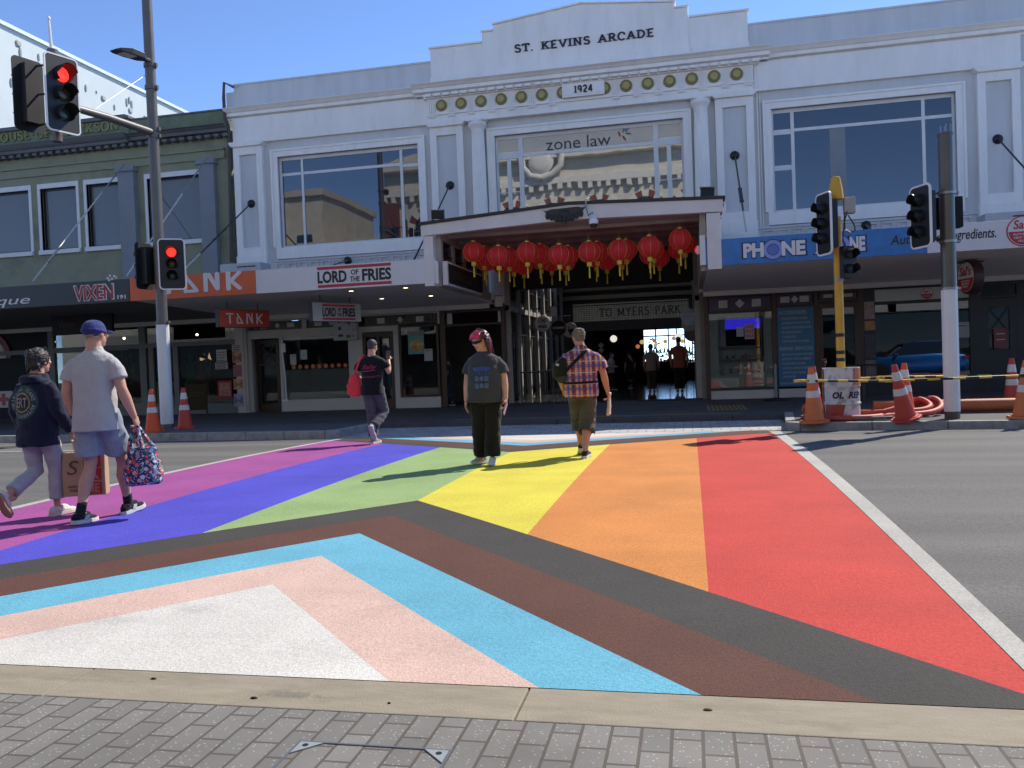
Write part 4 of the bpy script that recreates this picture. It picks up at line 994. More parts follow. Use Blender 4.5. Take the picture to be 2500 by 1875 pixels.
# black crest on the beam
mb = MB(); cx, cz = at(1378, 525, YA - .06).x, 4.62
out = []
for i in range(25):
    t = -1 + 2 * i / 24
    out.append((cx + .46 * t, cz - .20 * (1 - abs(t) ** 1.8) * (1 + .14 * math.cos(t * 16)) + .11 * abs(t) ** 2))
top = [(cx + .5, cz + .15), (cx + .42, cz + .12), (cx + .3, cz + .15), (cx - .3, cz + .13), (cx - .42, cz + .1), (cx - .5, cz + .13)]
mb.prism(out + top, YA - .095, YA - .06)
for i in range(9):
    a = -1 + 2 * i / 8; mb.ell((cx + .38 * a, YA - .1, cz - .02 - .08 * (1 - a * a)), (.05, .025, .07))
mb.ell((cx, YA - .11, cz + .0), (.12, .03, .09)); mb.build('crest', BLACK, cn, bev=.004)

# lanterns
LR = bpy.data.materials.new('lantern_paper'); LR.use_nodes = True
b_ = LR.node_tree.nodes['Principled BSDF']; b_.inputs['Base Color'].default_value = (.40, .012, .018, 1); b_.inputs['Roughness'].default_value = .7
b_.inputs['Emission Color'].default_value = (.35, .01, .012, 1); b_.inputs['Emission Strength'].default_value = .06
n_ = LR.node_tree.nodes.new('ShaderNodeTexWave'); n_.inputs['Scale'].default_value = 45; n_.bands_direction = 'Z'; tcn = LR.node_tree.nodes.new('ShaderNodeTexCoord')
bp_ = LR.node_tree.nodes.new('ShaderNodeBump'); bp_.inputs['Strength'].default_value = .25; bp_.inputs['Distance'].default_value = .01
LR.node_tree.links.new(tcn.outputs['Object'], n_.inputs[0]); LR.node_tree.links.new(n_.outputs[0], bp_.inputs['Height']); LR.node_tree.links.new(bp_.outputs[0], b_.inputs['Normal'])
LG = M('lantern_gold', (.55, .36, .08), .35, .4, var=.1); LY = M('lantern_tassel', (.62, .50, .06), .7, var=.15)
lan = thing('paper_lantern', 'x', 'lantern', (0, 0, 0))
mb = MB(); mb.lathe([(.06, -.235), (.1, -.225), (.17, -.185), (.23, -.11), (.258, -.03), (.258, .03), (.23, .11), (.17, .185), (.1, .225), (.06, .235)], (0, 0, 0), 28); mb.build('paper_globe', LR, lan, smooth=True)
mb = MB()
for k in range(8):
    a = 2 * math.pi * k / 8 + .2
    mb.tube([(r * math.cos(a), r * math.sin(a), z) for r, z in ((.1, -.228), (.172, -.187), (.233, -.11), (.262, -.03), (.262, .03), (.233, .11), (.172, .187), (.1, .228))], .0045, 5)
mb.build('gold_rib', LG, lan)
mb = MB(); mb.lathe([(.001, .22), (.065, .22), (.065, .265), (.05, .27), (.001, .27)], (0, 0, 0), 14); mb.tube([(0, 0, .27), (0, 0, .42)], .004, 5); mb.build('top_cap', LG, lan)
mb = MB(); mb.lathe([(.001, -.225), (.045, -.225), (.06, -.24), (.058, -.33), (.04, -.335), (.001, -.335)], (0, 0, 0), 12); mb.lathe([(.001, -.33), (.014, -.335), (.02, -.45), (.022, -.6), (.001, -.602)], (0, 0, 0), 8); mb.build('tassel', LY, lan, smooth=True)
ROWX = [(1151, 616), (1216.5, 628), (1289, 615), (1361, 626), (1438, 613), (1509.6, 609.5), (1588, 606), (1659.7, 579)]
ORD = ['leftmost', 'second from the left', 'third from the left', 'fourth from the left', 'fifth from the left', 'sixth from the left', 'seventh from the left', 'rightmost']
RN = ['front row', 'second row', 'third row', 'rear row']
skip = {(7, 3), (5, 3), (3, 3)}
first = True
for r_ in range(4):
    for i, (px, py) in enumerate(ROWX):
        if (i, r_) in skip: continue
        yy = 19.35 + .93 * r_ + random.uniform(-.06, .06); p = at(px, py, 19.35)
        o = lan if first else copy_tree(lan)
        first = False
        zz = p.z + [0, .03, -.02, .02][r_] + random.uniform(-.03, .03) + (.0 if i < 7 else -.02)
        if r_: zz = .5 * zz + .5 * 3.98
        o.location = (p.x + [0, .08, -.06, .1][r_] + random.uniform(-.05, .05), yy, zz); o.rotation_euler = (0, 0, random.uniform(0, 6))
        o['label'] = 'red lantern, %s in the %s under the canopy' % (ORD[i], RN[r_]); o['group'] = 'red lanterns under the canopy'

# floodlights, dome camera, cable, alarm lamp
def flood(px, py, yy, label, tilt):
    c = at(px, py, yy); t = thing('floodlight', label, 'floodlight', (c.x, c.y, c.z - .15), 'floodlights on the canopy roof')
    rm = Matrix.Rotation(R(tilt), 3, 'X') @ Matrix.Rotation(R(4), 3, 'Y')
    mb = MB(); mb.obox(c, (.30, .10, .21), rm); mb.build('housing', BLACK, t, bev=.01)
    mb = MB(); mb.obox(c + Vector((0, -.005, .112)), (.32, .14, .012), rm); mb.build('hood', M('flood_edge', (.3, .3, .3), .4), t)
    mb = MB(); mb.box(c.x - .17, c.x + .17, c.y - .02, c.y + .02, c.z - .17, c.z - .12); mb.build('bracket', BLACKM, t)
flood(1069, 524, YA + .15, 'black box floodlight at the left end of the canopy roof', 12)
flood(1727, 472, YA + .25, 'tilted black box floodlight at the right end of the canopy roof', -14)
c = at(1449, 540, YA - .3); t = thing('dome_camera', 'white dome security camera hanging from a bent pipe on the canopy', 'camera', tuple(c))
mb = MB(); mb.lathe([(.001, .14), (.025, .14), (.03, .09), (.075, .06), (.10, .02), (.105, -.05), (.1, -.06), (.001, -.06)], c, 20); mb.build('housing', M('camera_white', (.7, .7, .7), .35), t, smooth=True)
mb = MB(); mb.lathe([(.085, -.06), (.085, -.09), (.06, -.14), (.001, -.155)], c, 18); mb.build('dome', M('smoked_dome', (.015, .015, .017), .08), t, smooth=True)
mb = MB(); q = at(1432, 488, YA - .1); mb.tube([c + Vector((0, 0, .13)), c + Vector((-.02, 0, .2)), c + Vector((-.12, .1, .15)), (q.x, YA - .14, q.z - .25), (q.x - .02, YA - .15, q.z), (q.x + .05, YA - .0, q.z + .06), (q.x + .08, YA + .2, q.z)], .016, 8); mb.build('pipe', STEEL, t, smooth=True)
mb = MB(); pts = [at(1762, 490, YA + .1), at(1771, 500, YA + .1), at(1772, 512, YA + .1), at(1764, 525, YA + .1), at(1750, 535, YA), at(1746, 542, YA), at(1752, 548, YA), at(1748, 541, YA)]
tag(mb.tube(pts, .013, 6).build('cable', M('white_cable', (.7, .7, .72), .5), smooth=True), 'loose white cable looping from the right end of the canopy beam', 'cable')
c = at(1701, 611, 18.95); t = thing('alarm_lamp', 'small red alarm lamp on the right canopy post', 'lamp', tuple(c))
mb = MB(); mb.ell(c, (.045, .05, .075)); mb.build('red_lens', M('red_lens', (.5, .02, .03), .2, emit=(.6, .02, .03), es=.4), t, smooth=True)
mb = MB(); mb.box(c.x, c.x + .06, c.y - .05, c.y + .05, c.z - .09, c.z + .09); mb.build('base', CREAMW, t)
for px, py, yy, lab in ((1217, 735, 22.5, 'beige wall speaker under the left side of the canopy'), (1350, 760, 25.5, 'white tilted speaker on the sunlit passage wall')):
    c = at(px, py, yy); t = thing('speaker', lab, 'speaker', tuple(c))
    mb = MB(); mb.obox(c, (.22, .2, .3), Matrix.Rotation(R(20), 3, 'Z') @ Matrix.Rotation(R(12), 3, 'X')); mb.build('cabinet', M('speaker_beige', (.42, .38, .34), .6), t, bev=.03)
    mb = MB(); mb.box(c.x - .2, c.x - .05, c.y, c.y + .06, c.z - .03, c.z + .03); mb.build('bracket', BLACK, t)

# hanging signs
def box_sign(label, cx, cy, cz, w_, h_, d_, rz, face, name='hanging_sign'):
    t = thing(name, label, 'sign', (cx, cy, cz)); rm = Matrix.Rotation(rz, 3, 'Z'); c = Vector((cx, cy, cz))
    mb = MB(); mb.obox(c, (w_, d_, h_), rm); mb.build('sign_box', M('sign_box_dark', (.03, .035, .045), .5), t, bev=.006)
    mb = MB(); mb.obox(c + rm @ Vector((0, -d_/2 - .004, 0)), (w_ - .03, .006, h_ - .03), rm); mb.build('face', face, t)
    mb = MB()
    for q in (-.3, .3): mb.tube([c + rm @ Vector((q * w_, 0, h_/2)), c + rm @ Vector((q * w_, 0, h_/2 + .2))], .014, 6)
    mb.build('hanger', BLACK, t)
    return t, rm, c
# both hang square to the street; their long faces look along it
ly = [at(578, 765, 19.0), at(667, 770, 19.6)]
t, rm, c = box_sign('orange red hanging light box under the middle awning', -11.47, 20.1, 2.77, 1.5, .46, .16, R(62), M('tank_box_face', (.52, .06, .025), .4))
for i, ch in enumerate('tank'):
    mb = strokes(ch, .25, .2, .035, serif=False, thick=.006, rounded=True); mb.xf(Matrix.Translation(c) @ rm.to_4x4() @ Matrix.Translation((-.54 + i * .29, -.088, -.125))); mb.build('lettering', WT, t)
t, rm, c = box_sign('white hanging light box with red bars under the middle awning', -8.95, 20.3, 2.82, 1.5, .5, .16, R(58), M('fries_box_face', (.40, .41, .40), .4))
fries(t, *(c + rm @ Vector((0.05, -.0895, -.2)))[0:1], c.z - .2, .4, (c + rm @ Vector((0.05, -.0895, 0))).y, 1.0, rot=rm)
# sloping dark name board at the left flank of the canopy
t = thing('name_board', 'long dark board with faded gold name lettering along the left flank of the canopy', 'sign', (-5.5, 21.0, 3.4))
mb = MB(); mb.box(-5.62, -5.5, 18.95, 22.3, 3.22, 3.78); mb.build('board_frame', CREAMW, t)
mb = MB(); mb.box(-5.499, -5.485, 19.02, 22.24, 3.27, 3.73); mb.build('face', M('faded_black', (.016, .016, .015), .6), t)
text('lettering', 'ST KEVINS ARCADE', .22, M('faded_gold', (.06, .05, .025), .6), t, (-5.484, 20.6, 3.39), w=2.4, rot=Matrix.Rotation(R(90), 3, 'Z'))
def round_sign(label, px, py, yy, r, col, rz=0.0, txt=None, tm=None):
    c = at(px, py, yy); t = thing('round_sign', label, 'sign', tuple(c)); rm = Matrix.Rotation(rz, 3, 'Z')
    mb = MB(); mb.lathe([(.001, -.05), (r, -.05), (r, .05), (.001, .05)], c, 30, rm @ Matrix.Rotation(R(90), 3, 'X')); mb.build('disc', col, t, bev=.01)
    mb = MB(); mb.tube([c + Vector((0, 0, r)), c + Vector((0, 0, r + .22)), c + Vector((-.3 if px < 1500 else .3, 0, r + .22))], .02, 6); mb.build('bracket', BLACK, t)
    return t, c, rm
t, c, rm = round_sign('round white sign with black letters and red bars on the left passage wall', 1324, 790, 25.2, .235, M('round_white', (.42, .41, .40), .5), R(12))
for s_, zz, hh, ww in (('LORD', .03, .1, .27), ('OF THE', -.025, .035, .17), ('FRIES', -.15, .105, .28)): text('lettering', s_, hh, BLACKM, t, c + rm @ Vector((0, -.053, zz)), w=ww, bold=.05, rot=rm)
for zz in (.15, -.19):
    mb = MB(); mb.obox(c + rm @ Vector((0, -.053, zz)), (.26, .006, .022), rm); mb.build('red_bar', M('rbar', (.3, .02, .03), .5), t)
t, c, rm = round_sign('round black sign with small white letters behind the round burger sign', 1364, 801, 26.4, .24, BLACKM, R(10))
text('lettering', 'WHAMMY!', .075, M('dim_white', (.4, .4, .4), .6), t, c + rm @ Vector((0, -.053, -.03)), w=.4, bold=.03, rot=rm)
t, c, rm = round_sign('round white sign with a dark funnel emblem behind the black round sign', 1392, 806, 27.6, .25, M('round_white_b', (.42, .41, .40), .5), R(10))
mb = MB(); mb.prism([(-.1, .02), (.13, .05), (.1, -.04), (.03, -.1), (.03, -.17), (-.03, -.15), (-.03, -.08)], -.058, -.051); mb.xf(Matrix.Translation(c) @ rm.to_4x4()); mb.build('emblem', BLACKM, t)
mb = MB(); mb.ell((-.04, -.055, .09), (.05, .01, .05)); mb.xf(Matrix.Translation(c) @ rm.to_4x4()); mb.build('emblem', M('emblem_orange', (.45, .15, .04), .5), t)
PB = M('pale_blue_round', (.22, .30, .42), .5)
t, c, rm = round_sign('round pale blue lettered sign at the right jamb of the passage', 1684, 774, 24.6, .25, PB, R(-12))
for s_, zz in (('PHONE', .03), ('ZONE', -.1)): text('lettering', s_, .095, M('dimw2', (.4, .42, .46), .6), t, c + rm @ Vector((0, -.053, zz)), w=.36 if s_ == 'PHONE' else .28, rot=rm)
round_sign('round pale sign partly hidden behind the blue phone round sign', 1683, 790, 26.2, .24, M('pale_round', (.32, .34, .37), .5), R(-12))
round_sign('round grey brown sign lowest at the right jamb of the passage', 1690, 815, 27.8, .25, M('grey_round', (.13, .115, .10), .5), R(-12))
# hanging oval pizza sign
c = Vector((6.45, 20.2, 2.65)); c = at(2370, 676, 20.4); t = thing('hanging_sign', 'dark oval hanging sign with a red and white pizza roundel under the right awning', 'sign', tuple(c))
rm = Matrix.Rotation(R(-78), 3, 'Z')
mb = MB(); mb.lathe([(.001, -.11), (.36, -.11), (.38, -.09), (.38, .09), (.36, .11), (.001, .11)], (0, 0, 0), 36, Matrix.Rotation(R(90), 3, 'X')); mb.xf(Matrix.Translation(c) @ rm.to_4x4()); mb.build('sign_box', M('oval_rim', (.05, .02, .018), .5), t, smooth=True)
mb = MB(); mb.lathe([(.001, 0), (.33, 0), (.33, .006), (.001, .006)], (0, -.112, 0), 36, Matrix.Rotation(R(90), 3, 'X')); mb.xf(Matrix.Translation(c) @ rm.to_4x4()); fc = mb.build('white_field', SALW, t)
pts = [(.32 * math.cos(a), min(.32 * math.sin(a), -.03)) for a in (R(180) + R(180) * j / 20 for j in range(21))]
mb = MB(); mb.prism(pts, -.124, -.119); mb.xf(Matrix.Translation(c) @ rm.to_4x4()); mb.build('red_field', SALR, t)
text('lettering', "Sal's", .2, SALR, t, c + rm @ Vector((0, -.121, .03)), w=.46, bold=.02, shear=.15, rot=rm)
for i, s_ in enumerate(('AUTHENTIC', 'NEW YORK', 'PIZZA')): text('lettering', s_, .04, SALW, t, c + rm @ Vector((0, -.1245, -.11 - .06 * i)), w=(.36, .32, .2)[i], rot=rm)
mb = MB(); mb.box(c.x - .02, c.x + .02, c.y - .02, c.y + .02, c.z + .37, 3.19); mb.box(c.x - .25, c.x + .25, c.y - .08, c.y + .08, 3.17, 3.195); mb.build('hanger', BLACK, t)

# stays that hold the awnings
def stay(label, wall, foot, mat, ball=True, buckle=None, two=None):
    wall, foot = Vector(wall), Vector(foot); t = thing('awning_stay', label, 'awning stay', tuple(foot), 'rods holding up the awnings')
    mb = MB()
    if two:
        m_ = wall.lerp(foot, two); mb.tube([wall, m_], .022, 8); mb.build('rod', mat, t, smooth=True)
        mb = MB(); mb.tube([m_, foot], .020, 8); mb.build('rod', M('sunlit_rod', (.62, .60, .52), .45, .2), t, smooth=True)  # sunlight on the lower rod is put into its paler colour
    else:
        mb.tube([wall, foot], .022, 8); mb.build('rod', mat, t, smooth=True)
    if ball:
        mb = MB(); mb.lathe([(.001, 0), (.12, 0), (.13, .03), (.12, .06), (.06, .12), (.001, .13)], wall + Vector((0, .06, 0)), 20, Matrix.Rotation(R(90), 3, 'X')); mb.build('wall_boss', BLACK, t, smooth=True)
    if buckle:
        a, b = wall.lerp(foot, buckle[0]), wall.lerp(foot, buckle[1]); d = (b - a).normalized(); s_ = d.cross(Vector((0, 1, 0))).normalized() * .035
        mb = MB(); mb.tube([a + s_, b + s_], .012, 6); mb.tube([a - s_, b - s_], .012, 6); mb.tube([a - s_ * 1.4, a + s_ * 1.4], .026, 6); mb.tube([b - s_ * 1.4, b + s_ * 1.4], .026, 6); mb.build('turnbuckle', mat if mat == BLACK else STEEL, t)
    return t
def wp(px, py, y=YW - .02): return at(px, py, y)
def fp(px, py, y=YA + .25): return at(px, py, y)
stay('dark awning stay with a black boss on the left end pilaster', wp(612, 497, YW - .1), fp(450, 658), BLACK, True, (.45, .6), .8)
stay('black awning stay hanging from a boss on the pilaster left of the centre window', wp(1098, 452, YW - .1), fp(1012, 632), BLACK, True)
stay('awning stay with white lower end on the pilaster right of the centre window', wp(1794, 379, YW - .1), fp(1822, 565), BLACK, True, (.5, .66), .78)
stay('awning stay running off to the right from the far right pilaster', wp(2437, 339, YW - .1), fp(2600, 520), BLACK, True, (.5, .6))
stay('short black awning stay with boss just above the white burger fascia', at(848, 636, YW - .06), fp(815, 647), BLACK, True)
stay('black boss stay just above the blue phone fascia, mostly hidden', at(2115, 550, YW - .06), fp(2128, 562), BLACK, True)
YG = 24.05
stay('pale rusted stay with turnbuckle on the green building, left one', wp(302, 402, YG - .35), fp(80, 687), MGREY, False, (.76, .86), .27)
stay('pale stay behind the street pole on the green building, right one', wp(505, 385, YG - .35), fp(309, 674), MGREY, False, None, .35)
# air conditioners, pipes
for px0, px1, py0, py1, lab in ((542, 640, 640, 662, 'white air conditioner box lying on the awning at the green building corner'), (2402, 2560, 512, 545, 'grey air conditioner on the right awning behind the pizza fascia')):
    a, b = at(px0, py1, 21.5), at(px1, py0, 21.5)
    t = thing('air_conditioner', lab, 'air conditioner', (a.x, 21.5, 3.5))
    mb = MB(); mb.box(a.x, b.x, 21.4, 22.0, 3.5, max(b.z, 3.9)); mb.build('casing', M('ac_casing', (.5, .5, .5), .5, dirt=.3), t, bev=.01)
    mb = MB()
    for i in range(6): mb.box(a.x - .006, a.x + .08, 21.39 - .002, 21.4, 3.56 + i * .055, 3.585 + i * .055)
    mb.box((a.x + b.x)/2 - .1, b.x - .15, 21.392, 21.4, max(b.z, 3.9) - .12, max(b.z, 3.9) - .09); mb.build('grille', BLACK, t)
t = thing('downpipe', 'brown downpipe at the joint of the green and white buildings', 'pipe', (-13.9, 23.8, 3.5))
mb = MB(); P_ = [at(570, 212, 23.95), at(547, 202, 23.9), at(546, 240, 23.9), at(549, 293, 23.85), at(556, 302, 23.88), at(559, 330, 23.95), at(565, 640, 23.95)]; mb.tube(P_, .05, 8); mb.build('pipe', M('brown_pipe', (.075, .06, .055), .6), t, smooth=True)
t = thing('conduit', 'thin white conduit with twin tops beside the right centre pilaster', 'pipe', (2.05, 23.9, 5))
mb = MB(); a = at(1846, 172, YW - .03); b = at(1862, 560, YW - .03); mb.tube([a, (a.x, YW - .03, b.z)], .02, 6); mb.tube([a + Vector((.07, 0, 0)), (a.x + .07, YW - .03, b.z)], .015, 6); mb.ell(a, (.05, .05, .05)); mb.ell(a + Vector((.08, 0, .02)), (.05, .05, .05)); mb.build('tube', WHITE, t, smooth=True)
# ------------------------------------------------------------------ the green building on the left
gb = thing('green_building', 'weathered green plaster building with dark cornice and raised lettering on its parapet', 'building', (-22, 24.5, 0))
def gx(px, py=500): return at(px, py, YG).x
gz = lambda px, py: at(px, py, YG).z
xr = -13.97
zt_, zb_ = 7.70, 5.66
W_ = [(gx(-30), gx(72)), (gx(100), gx(188)), (gx(213), gx(298)), (gx(362), gx(494)), (gx(-180), gx(-60))]
holes = [(a, b, zb_, zt_) for a, b in W_]
mb = MB(); wall_with_holes(mb, -30, xr, 3.1, 9.12, YG, YG + .4, holes); mb.build('wall', GREEN, gb)
xe = gx(318, 300)
mb = MB(); mb.box(xe, xr - .02, YG - .04, YG + .4, 9.121, 9.60); mb.box(-30, xe - .001, YG - .1, YG + .38, 9.121, 9.66); mb.build('parapet', M('stained_green_plaster', (.17, .20, .12), .8, var=.15, vs=2, dirt=.85, dcol=(.05, .055, .05), ds=1.6), gb)
mb = MB(); mb.box(-30, gx(322, 290), YG - .2, YG + .39, 9.661, 9.74); mb.box(-30, gx(312, 290), YG - .14, YG + .36, 9.741, 9.80); mb.box(xe + .1, xr - .01, YG - .08, YG + .42, 9.601, 9.65)
cornice(mb, xe, xr + .1, YG, 8.84, 9.1, .42); cornice(mb, -30, gx(326, 350), YG - .08, 8.78, 9.12, .42)
x = -29.9
while x < xr:
    mb.box(x, x + .16, YG - .26, YG - .005, 8.74, 8.835); x += .3
mb.build('cornice', DGREY, gb)
mb = MB(); mb.box(-30, xr - .1, YG - .06, YG - .002, 8.12, 8.38); mb.box(-30, xr - .1, YG - .12, YG - .002, 8.381, 8.44); mb.build('string_course', GREEN, gb)
sign_strokes('lettering', 'HOUSE·OF·FLACKSON·', M('dull_yellow_letters', (.24, .23, .10), .8, var=.2), gb, (gx(-12, 330), 9.34), (gx(306, 310), .28), YG - .1, .05, thick=.04, sp=.1)
for a, b in ((gx(300), gx(338)), (gx(496, 480), gx(532, 480))):
    mb = MB(); mb.box(a, b, YG - .2, YG, 3.4, 7.95); mb.box(a - .06, b + .06, YG - .26, YG, 7.951, 8.11)
    for z in (5.2, 6.4, 7.5): mb.box(a - .004, b + .004, YG - .204, YG - .001, z, z + .015)
    mb.build('pilaster', MGREY, gb, bev=.004)
for a, b, z0, z1 in holes:
    mb = MB(); e = .1
    mb.box(a - e, b + e, YG - .03, YG + .1, z1, z1 + .16); mb.box(a - e, a, YG - .03, YG + .1, z0, z1); mb.box(b, b + e, YG - .03, YG + .1, z0, z1); mb.box(a - e, b + e, YG - .1, YG + .1, z0 - .14, z0)
    wn = mb.build('window', WINF, gb, bev=.004)
    mb = MB(); f = .06
    mb.box(a, a + f, YG + .12, YG + .18, z0, z1); mb.box(b - f, b, YG + .12, YG + .18, z0, z1); mb.box(a + f, b - f, YG + .12, YG + .18, z1 - f, z1); mb.box(a + f, b - f, YG + .12, YG + .18, z0, z0 + f); mb.build('frame', BLACK, wn)
    mb = MB(); mb.box(a + .02, b - .02, YG + .15, YG + .165, z0 + .02, z1 - .02); mb.build('pane', GGLASS, wn)
# boutique front
ALU = M('weathered_aluminium', (.16, .155, .145), .6, .2)
VB = front(0, 0, 0, 0, YS, [(-30, -17.9, 2.25, 2.4), (gx(118, 900), gx(132, 900), .1, 3.1), (gx(340, 900), gx(356, 900), .1, 3.1), (-13.95, -13.9, .1, 3.1), (gx(118, 900), -13.951, 2.28, 2.42), (gx(118, 900), gx(340, 900), .1, .5), (gx(356, 900), -13.951, .1, .42), (gx(422, 900), gx(434, 900), .42, 2.279), (gx(362, 900), gx(374, 900), .42, 2.279), (gx(118, 900), -13.951, 2.98, 3.1)], ALU, 'shop_front', gb)
mb = MB(); mb.box(gx(133, 900), -13.96, YS + .02, YS + .028, .42, 2.98); mb.build('pane', glass('boutique_pane', (.8, .82, .82), 1.2, 1.45), VB)
mb = MB(); mb.box(-30, gx(118, 900), YS + .05, YS + .1, .1, 3.1); mb.build('black_front', BLACKM, gb)
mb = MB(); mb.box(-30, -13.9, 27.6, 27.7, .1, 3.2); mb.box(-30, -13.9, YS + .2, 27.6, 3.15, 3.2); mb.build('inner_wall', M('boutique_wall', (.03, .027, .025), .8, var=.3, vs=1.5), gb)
# red arch and cross sign at far left
t = thing('arched_panel', 'cream panel with a red arch at the far left shop front', 'sign', (gx(10, 850), YS - .1, 1.2))
cx_, cz_ = gx(-35, 870), gz(0, 875)
mb = MB(); pts = [(cx_ + .95 * math.cos(a), cz_ + .95 * math.sin(a)) for a in (math.pi * j / 20 for j in range(21))]; mb.prism(pts, YS - .02, YS + .04); mb.build('red_arch', M('arch_red', (.22, .02, .015), .5), t)
mb = MB(); pts = [(cx_ + .77 * math.cos(a), cz_ + .77 * math.sin(a)) for a in (math.pi * j / 20 for j in range(21))]; mb.prism(pts, YS - .04, YS - .021); mb.build('cream_field', CREAM, t)
a = at(12, 975, YS); t = thing('first_aid_sign', 'white panel with a red cross at the far left shop front', 'sign', tuple(a))
mb = MB(); mb.box(a.x - .6, a.x + .35, YS - .05, YS - .03, a.z - .28, a.z + .28); mb.build('panel', CREAM, t)
mb = MB(); mb.box(a.x - .2, a.x + .2, YS - .06, YS - .051, a.z - .065, a.z + .065); mb.box(a.x - .065, a.x + .065, YS - .0605, YS - .0512, a.z - .2, a.z + .2); mb.build('red_cross', M('cross_red', (.42, .02, .03), .5), t)
t = thing('hanging_sign', 'unlit black hanging sign with dark red letters behind the man in the cap', 'sign', (gx(200, 800), 21.2, 2.75))
a = at(128, 768, 21.2); b = at(277, 812, 21.2)
mb = MB(); mb.box(a.x, b.x, 21.15, 21.25, b.z, a.z); mb.build('sign_box', BLACKM, t)
text('lettering', 'Vixen', .2, M('dark_red_letters', (.09, .01, .012), .6), t, (a.x + .5, 21.148, (a.z + b.z)/2 - .1), w=.55)
mb = MB(); mb.tube([(a.x + .1, 21.2, a.z), (a.x + .1, 21.2, 3.2)], .015, 6); mb.build('hanger', BLACK, t)
# things inside the boutique
def dress_form(label, px, py, yy, col, h=.75):
    c = at(px, py, yy); t = thing('dress_form', label, 'mannequin', (c.x, c.y, .1), 'clothes in the boutique window')
    n = 14
    def ring(z, rx, ry): return [Vector((c.x + rx * math.cos(2*math.pi*j/n), c.y + ry * math.sin(2*math.pi*j/n), z)) for j in range(n)]
    z = c.z
    mb = MB(); mb.rings([ring(z - .42, .26, .17), ring(z - .15, .15, .11), ring(z + .0, .13, .1), ring(z + .2, .17, .12), ring(z + .3, .16, .09), ring(z + .34, .05, .05)]); mb.build('garment', M('cloth_' + label[:6] + str(px), col, .8, var=.25, vs=6), t, smooth=True)
    mb = MB(); mb.tube([(c.x, c.y, .1), (c.x, c.y, z - .4)], .02, 6); mb.tube([(c.x, c.y, z + .33), (c.x, c.y, z + .45)], .045, 8); mb.ell((c.x, c.y, z + .55), (.08, .1, .12)); mb.build('stand', M('form_stand', (.2, .15, .12), .6), t, smooth=True)
dress_form('mannequin in a green and white top near the boutique door frame', 466, 910, 25.2, (.02, .16, .06))
dress_form('mannequin in a pinkish body near the right end of the boutique window', 486, 905, 25.6, (.35, .14, .11))
dress_form('mannequin in dark red behind the left cone', 300, 890, 25.4, (.16, .02, .03))
dress_form('mannequin in a grey jacket left of the pole', 322, 910, 25.7, (.12, .11, .11))
dress_form('mannequin in pale clothes at the right edge of the boutique', 506, 900, 26.0, (.28, .24, .18))
dress_form('mannequin in black left of the boutique mullion', 288, 930, 25.0, (.02, .02, .025))
c = at(500, 870, 26.6); t = thing('table_lamp', 'warm lit lampshade at the right end of the boutique window', 'lamp', tuple(c))
mb = MB(); mb.lathe([(.22, -.14), (.15, .14), (.14, .14), (.21, -.14)], c, 20); mb.build('lamp_shade', M('shade_glow', (.5, .35, .2), .7, emit=(.8, .5, .25), es=.35), t, smooth=True)
mb = MB(); mb.tube([(c.x, c.y, c.z - .5), (c.x, c.y, c.z)], .02, 6); mb.build('stem', STEEL, t)
c = at(487, 866, 25.2); t = thing('black_hat', 'wide black hat displayed high in the boutique window', 'hat', tuple(c))
mb = MB(); rm = Matrix.Rotation(R(35), 3, 'Y'); mb.lathe([(.001, .0), (.25, .0), (.26, .01), (.12, .02), (.11, .12), (.001, .13)], c, 22, rm); mb.build('felt', BLACKM, t, smooth=True)
a, b = at(398, 932, YS + .1), at(427, 985, YS + .1)
t = thing('poster', 'yellow picture poster low in the boutique door', 'poster', (a.x, YS, b.z)); mb = MB(); mb.box(a.x - .3, b.x, YS + .05, YS + .06, b.z - .05, a.z); mb.build('sheet', M('yellow_poster', (.42, .34, .06), .6, var=.5, vs=4), t)
for px, py in ((303, 826), (481, 817)):
    c = at(px, py, 25.8); t = thing('spot_lamp', 'small bright shop spotlight, %s of two in the boutique' % ('left' if px < 400 else 'right'), 'lamp', tuple(c)); mb = MB(); mb.ell(c, (.04, .04, .04)); mb.build('bulb', M('bulb', (1, 1, 1), .5, emit=(1, .9, .6), es=5), t, smooth=True)
    mb = MB(); mb.tube([c + Vector((0, .02, .03)), (c.x, c.y + .02, 3.15)], .008, 5); mb.build('stem', BLACK, t)
# sandwich board
a = at(463, 1002, 22.6); t = thing('sandwich_board', 'brown timber sandwich board with dark yellow lettering outside the boutique', 'sign', (a.x, 22.6, .1))
for s_ in (1, -1):
    mb = MB(); rm = Matrix.Rotation(R(35), 3, 'Z') @ Matrix.Rotation(R(16) * s_, 3, 'X')
    c = Vector((a.x + .25, 22.6, .6)) + Matrix.Rotation(R(35), 3, 'Z') @ Vector((0, s_ * -.14, 0))
    for q in (-.28, .28): mb.obox(c + rm @ Vector((q, 0, 0)), (.05, .03, 1.06), rm)
    mb.obox(c + rm @ Vector((0, 0, .08)), (.51, .015, .8), rm); lg = mb.build('panel', M('board_brown', (.05, .035, .012), .6), t)
    if s_ == 1: text('lettering', 'BODY', .16, M('board_yellow', (.12, .09, .02), .6), lg, c + rm @ Vector((0, -.012, .1)), w=.4, rot=rm)
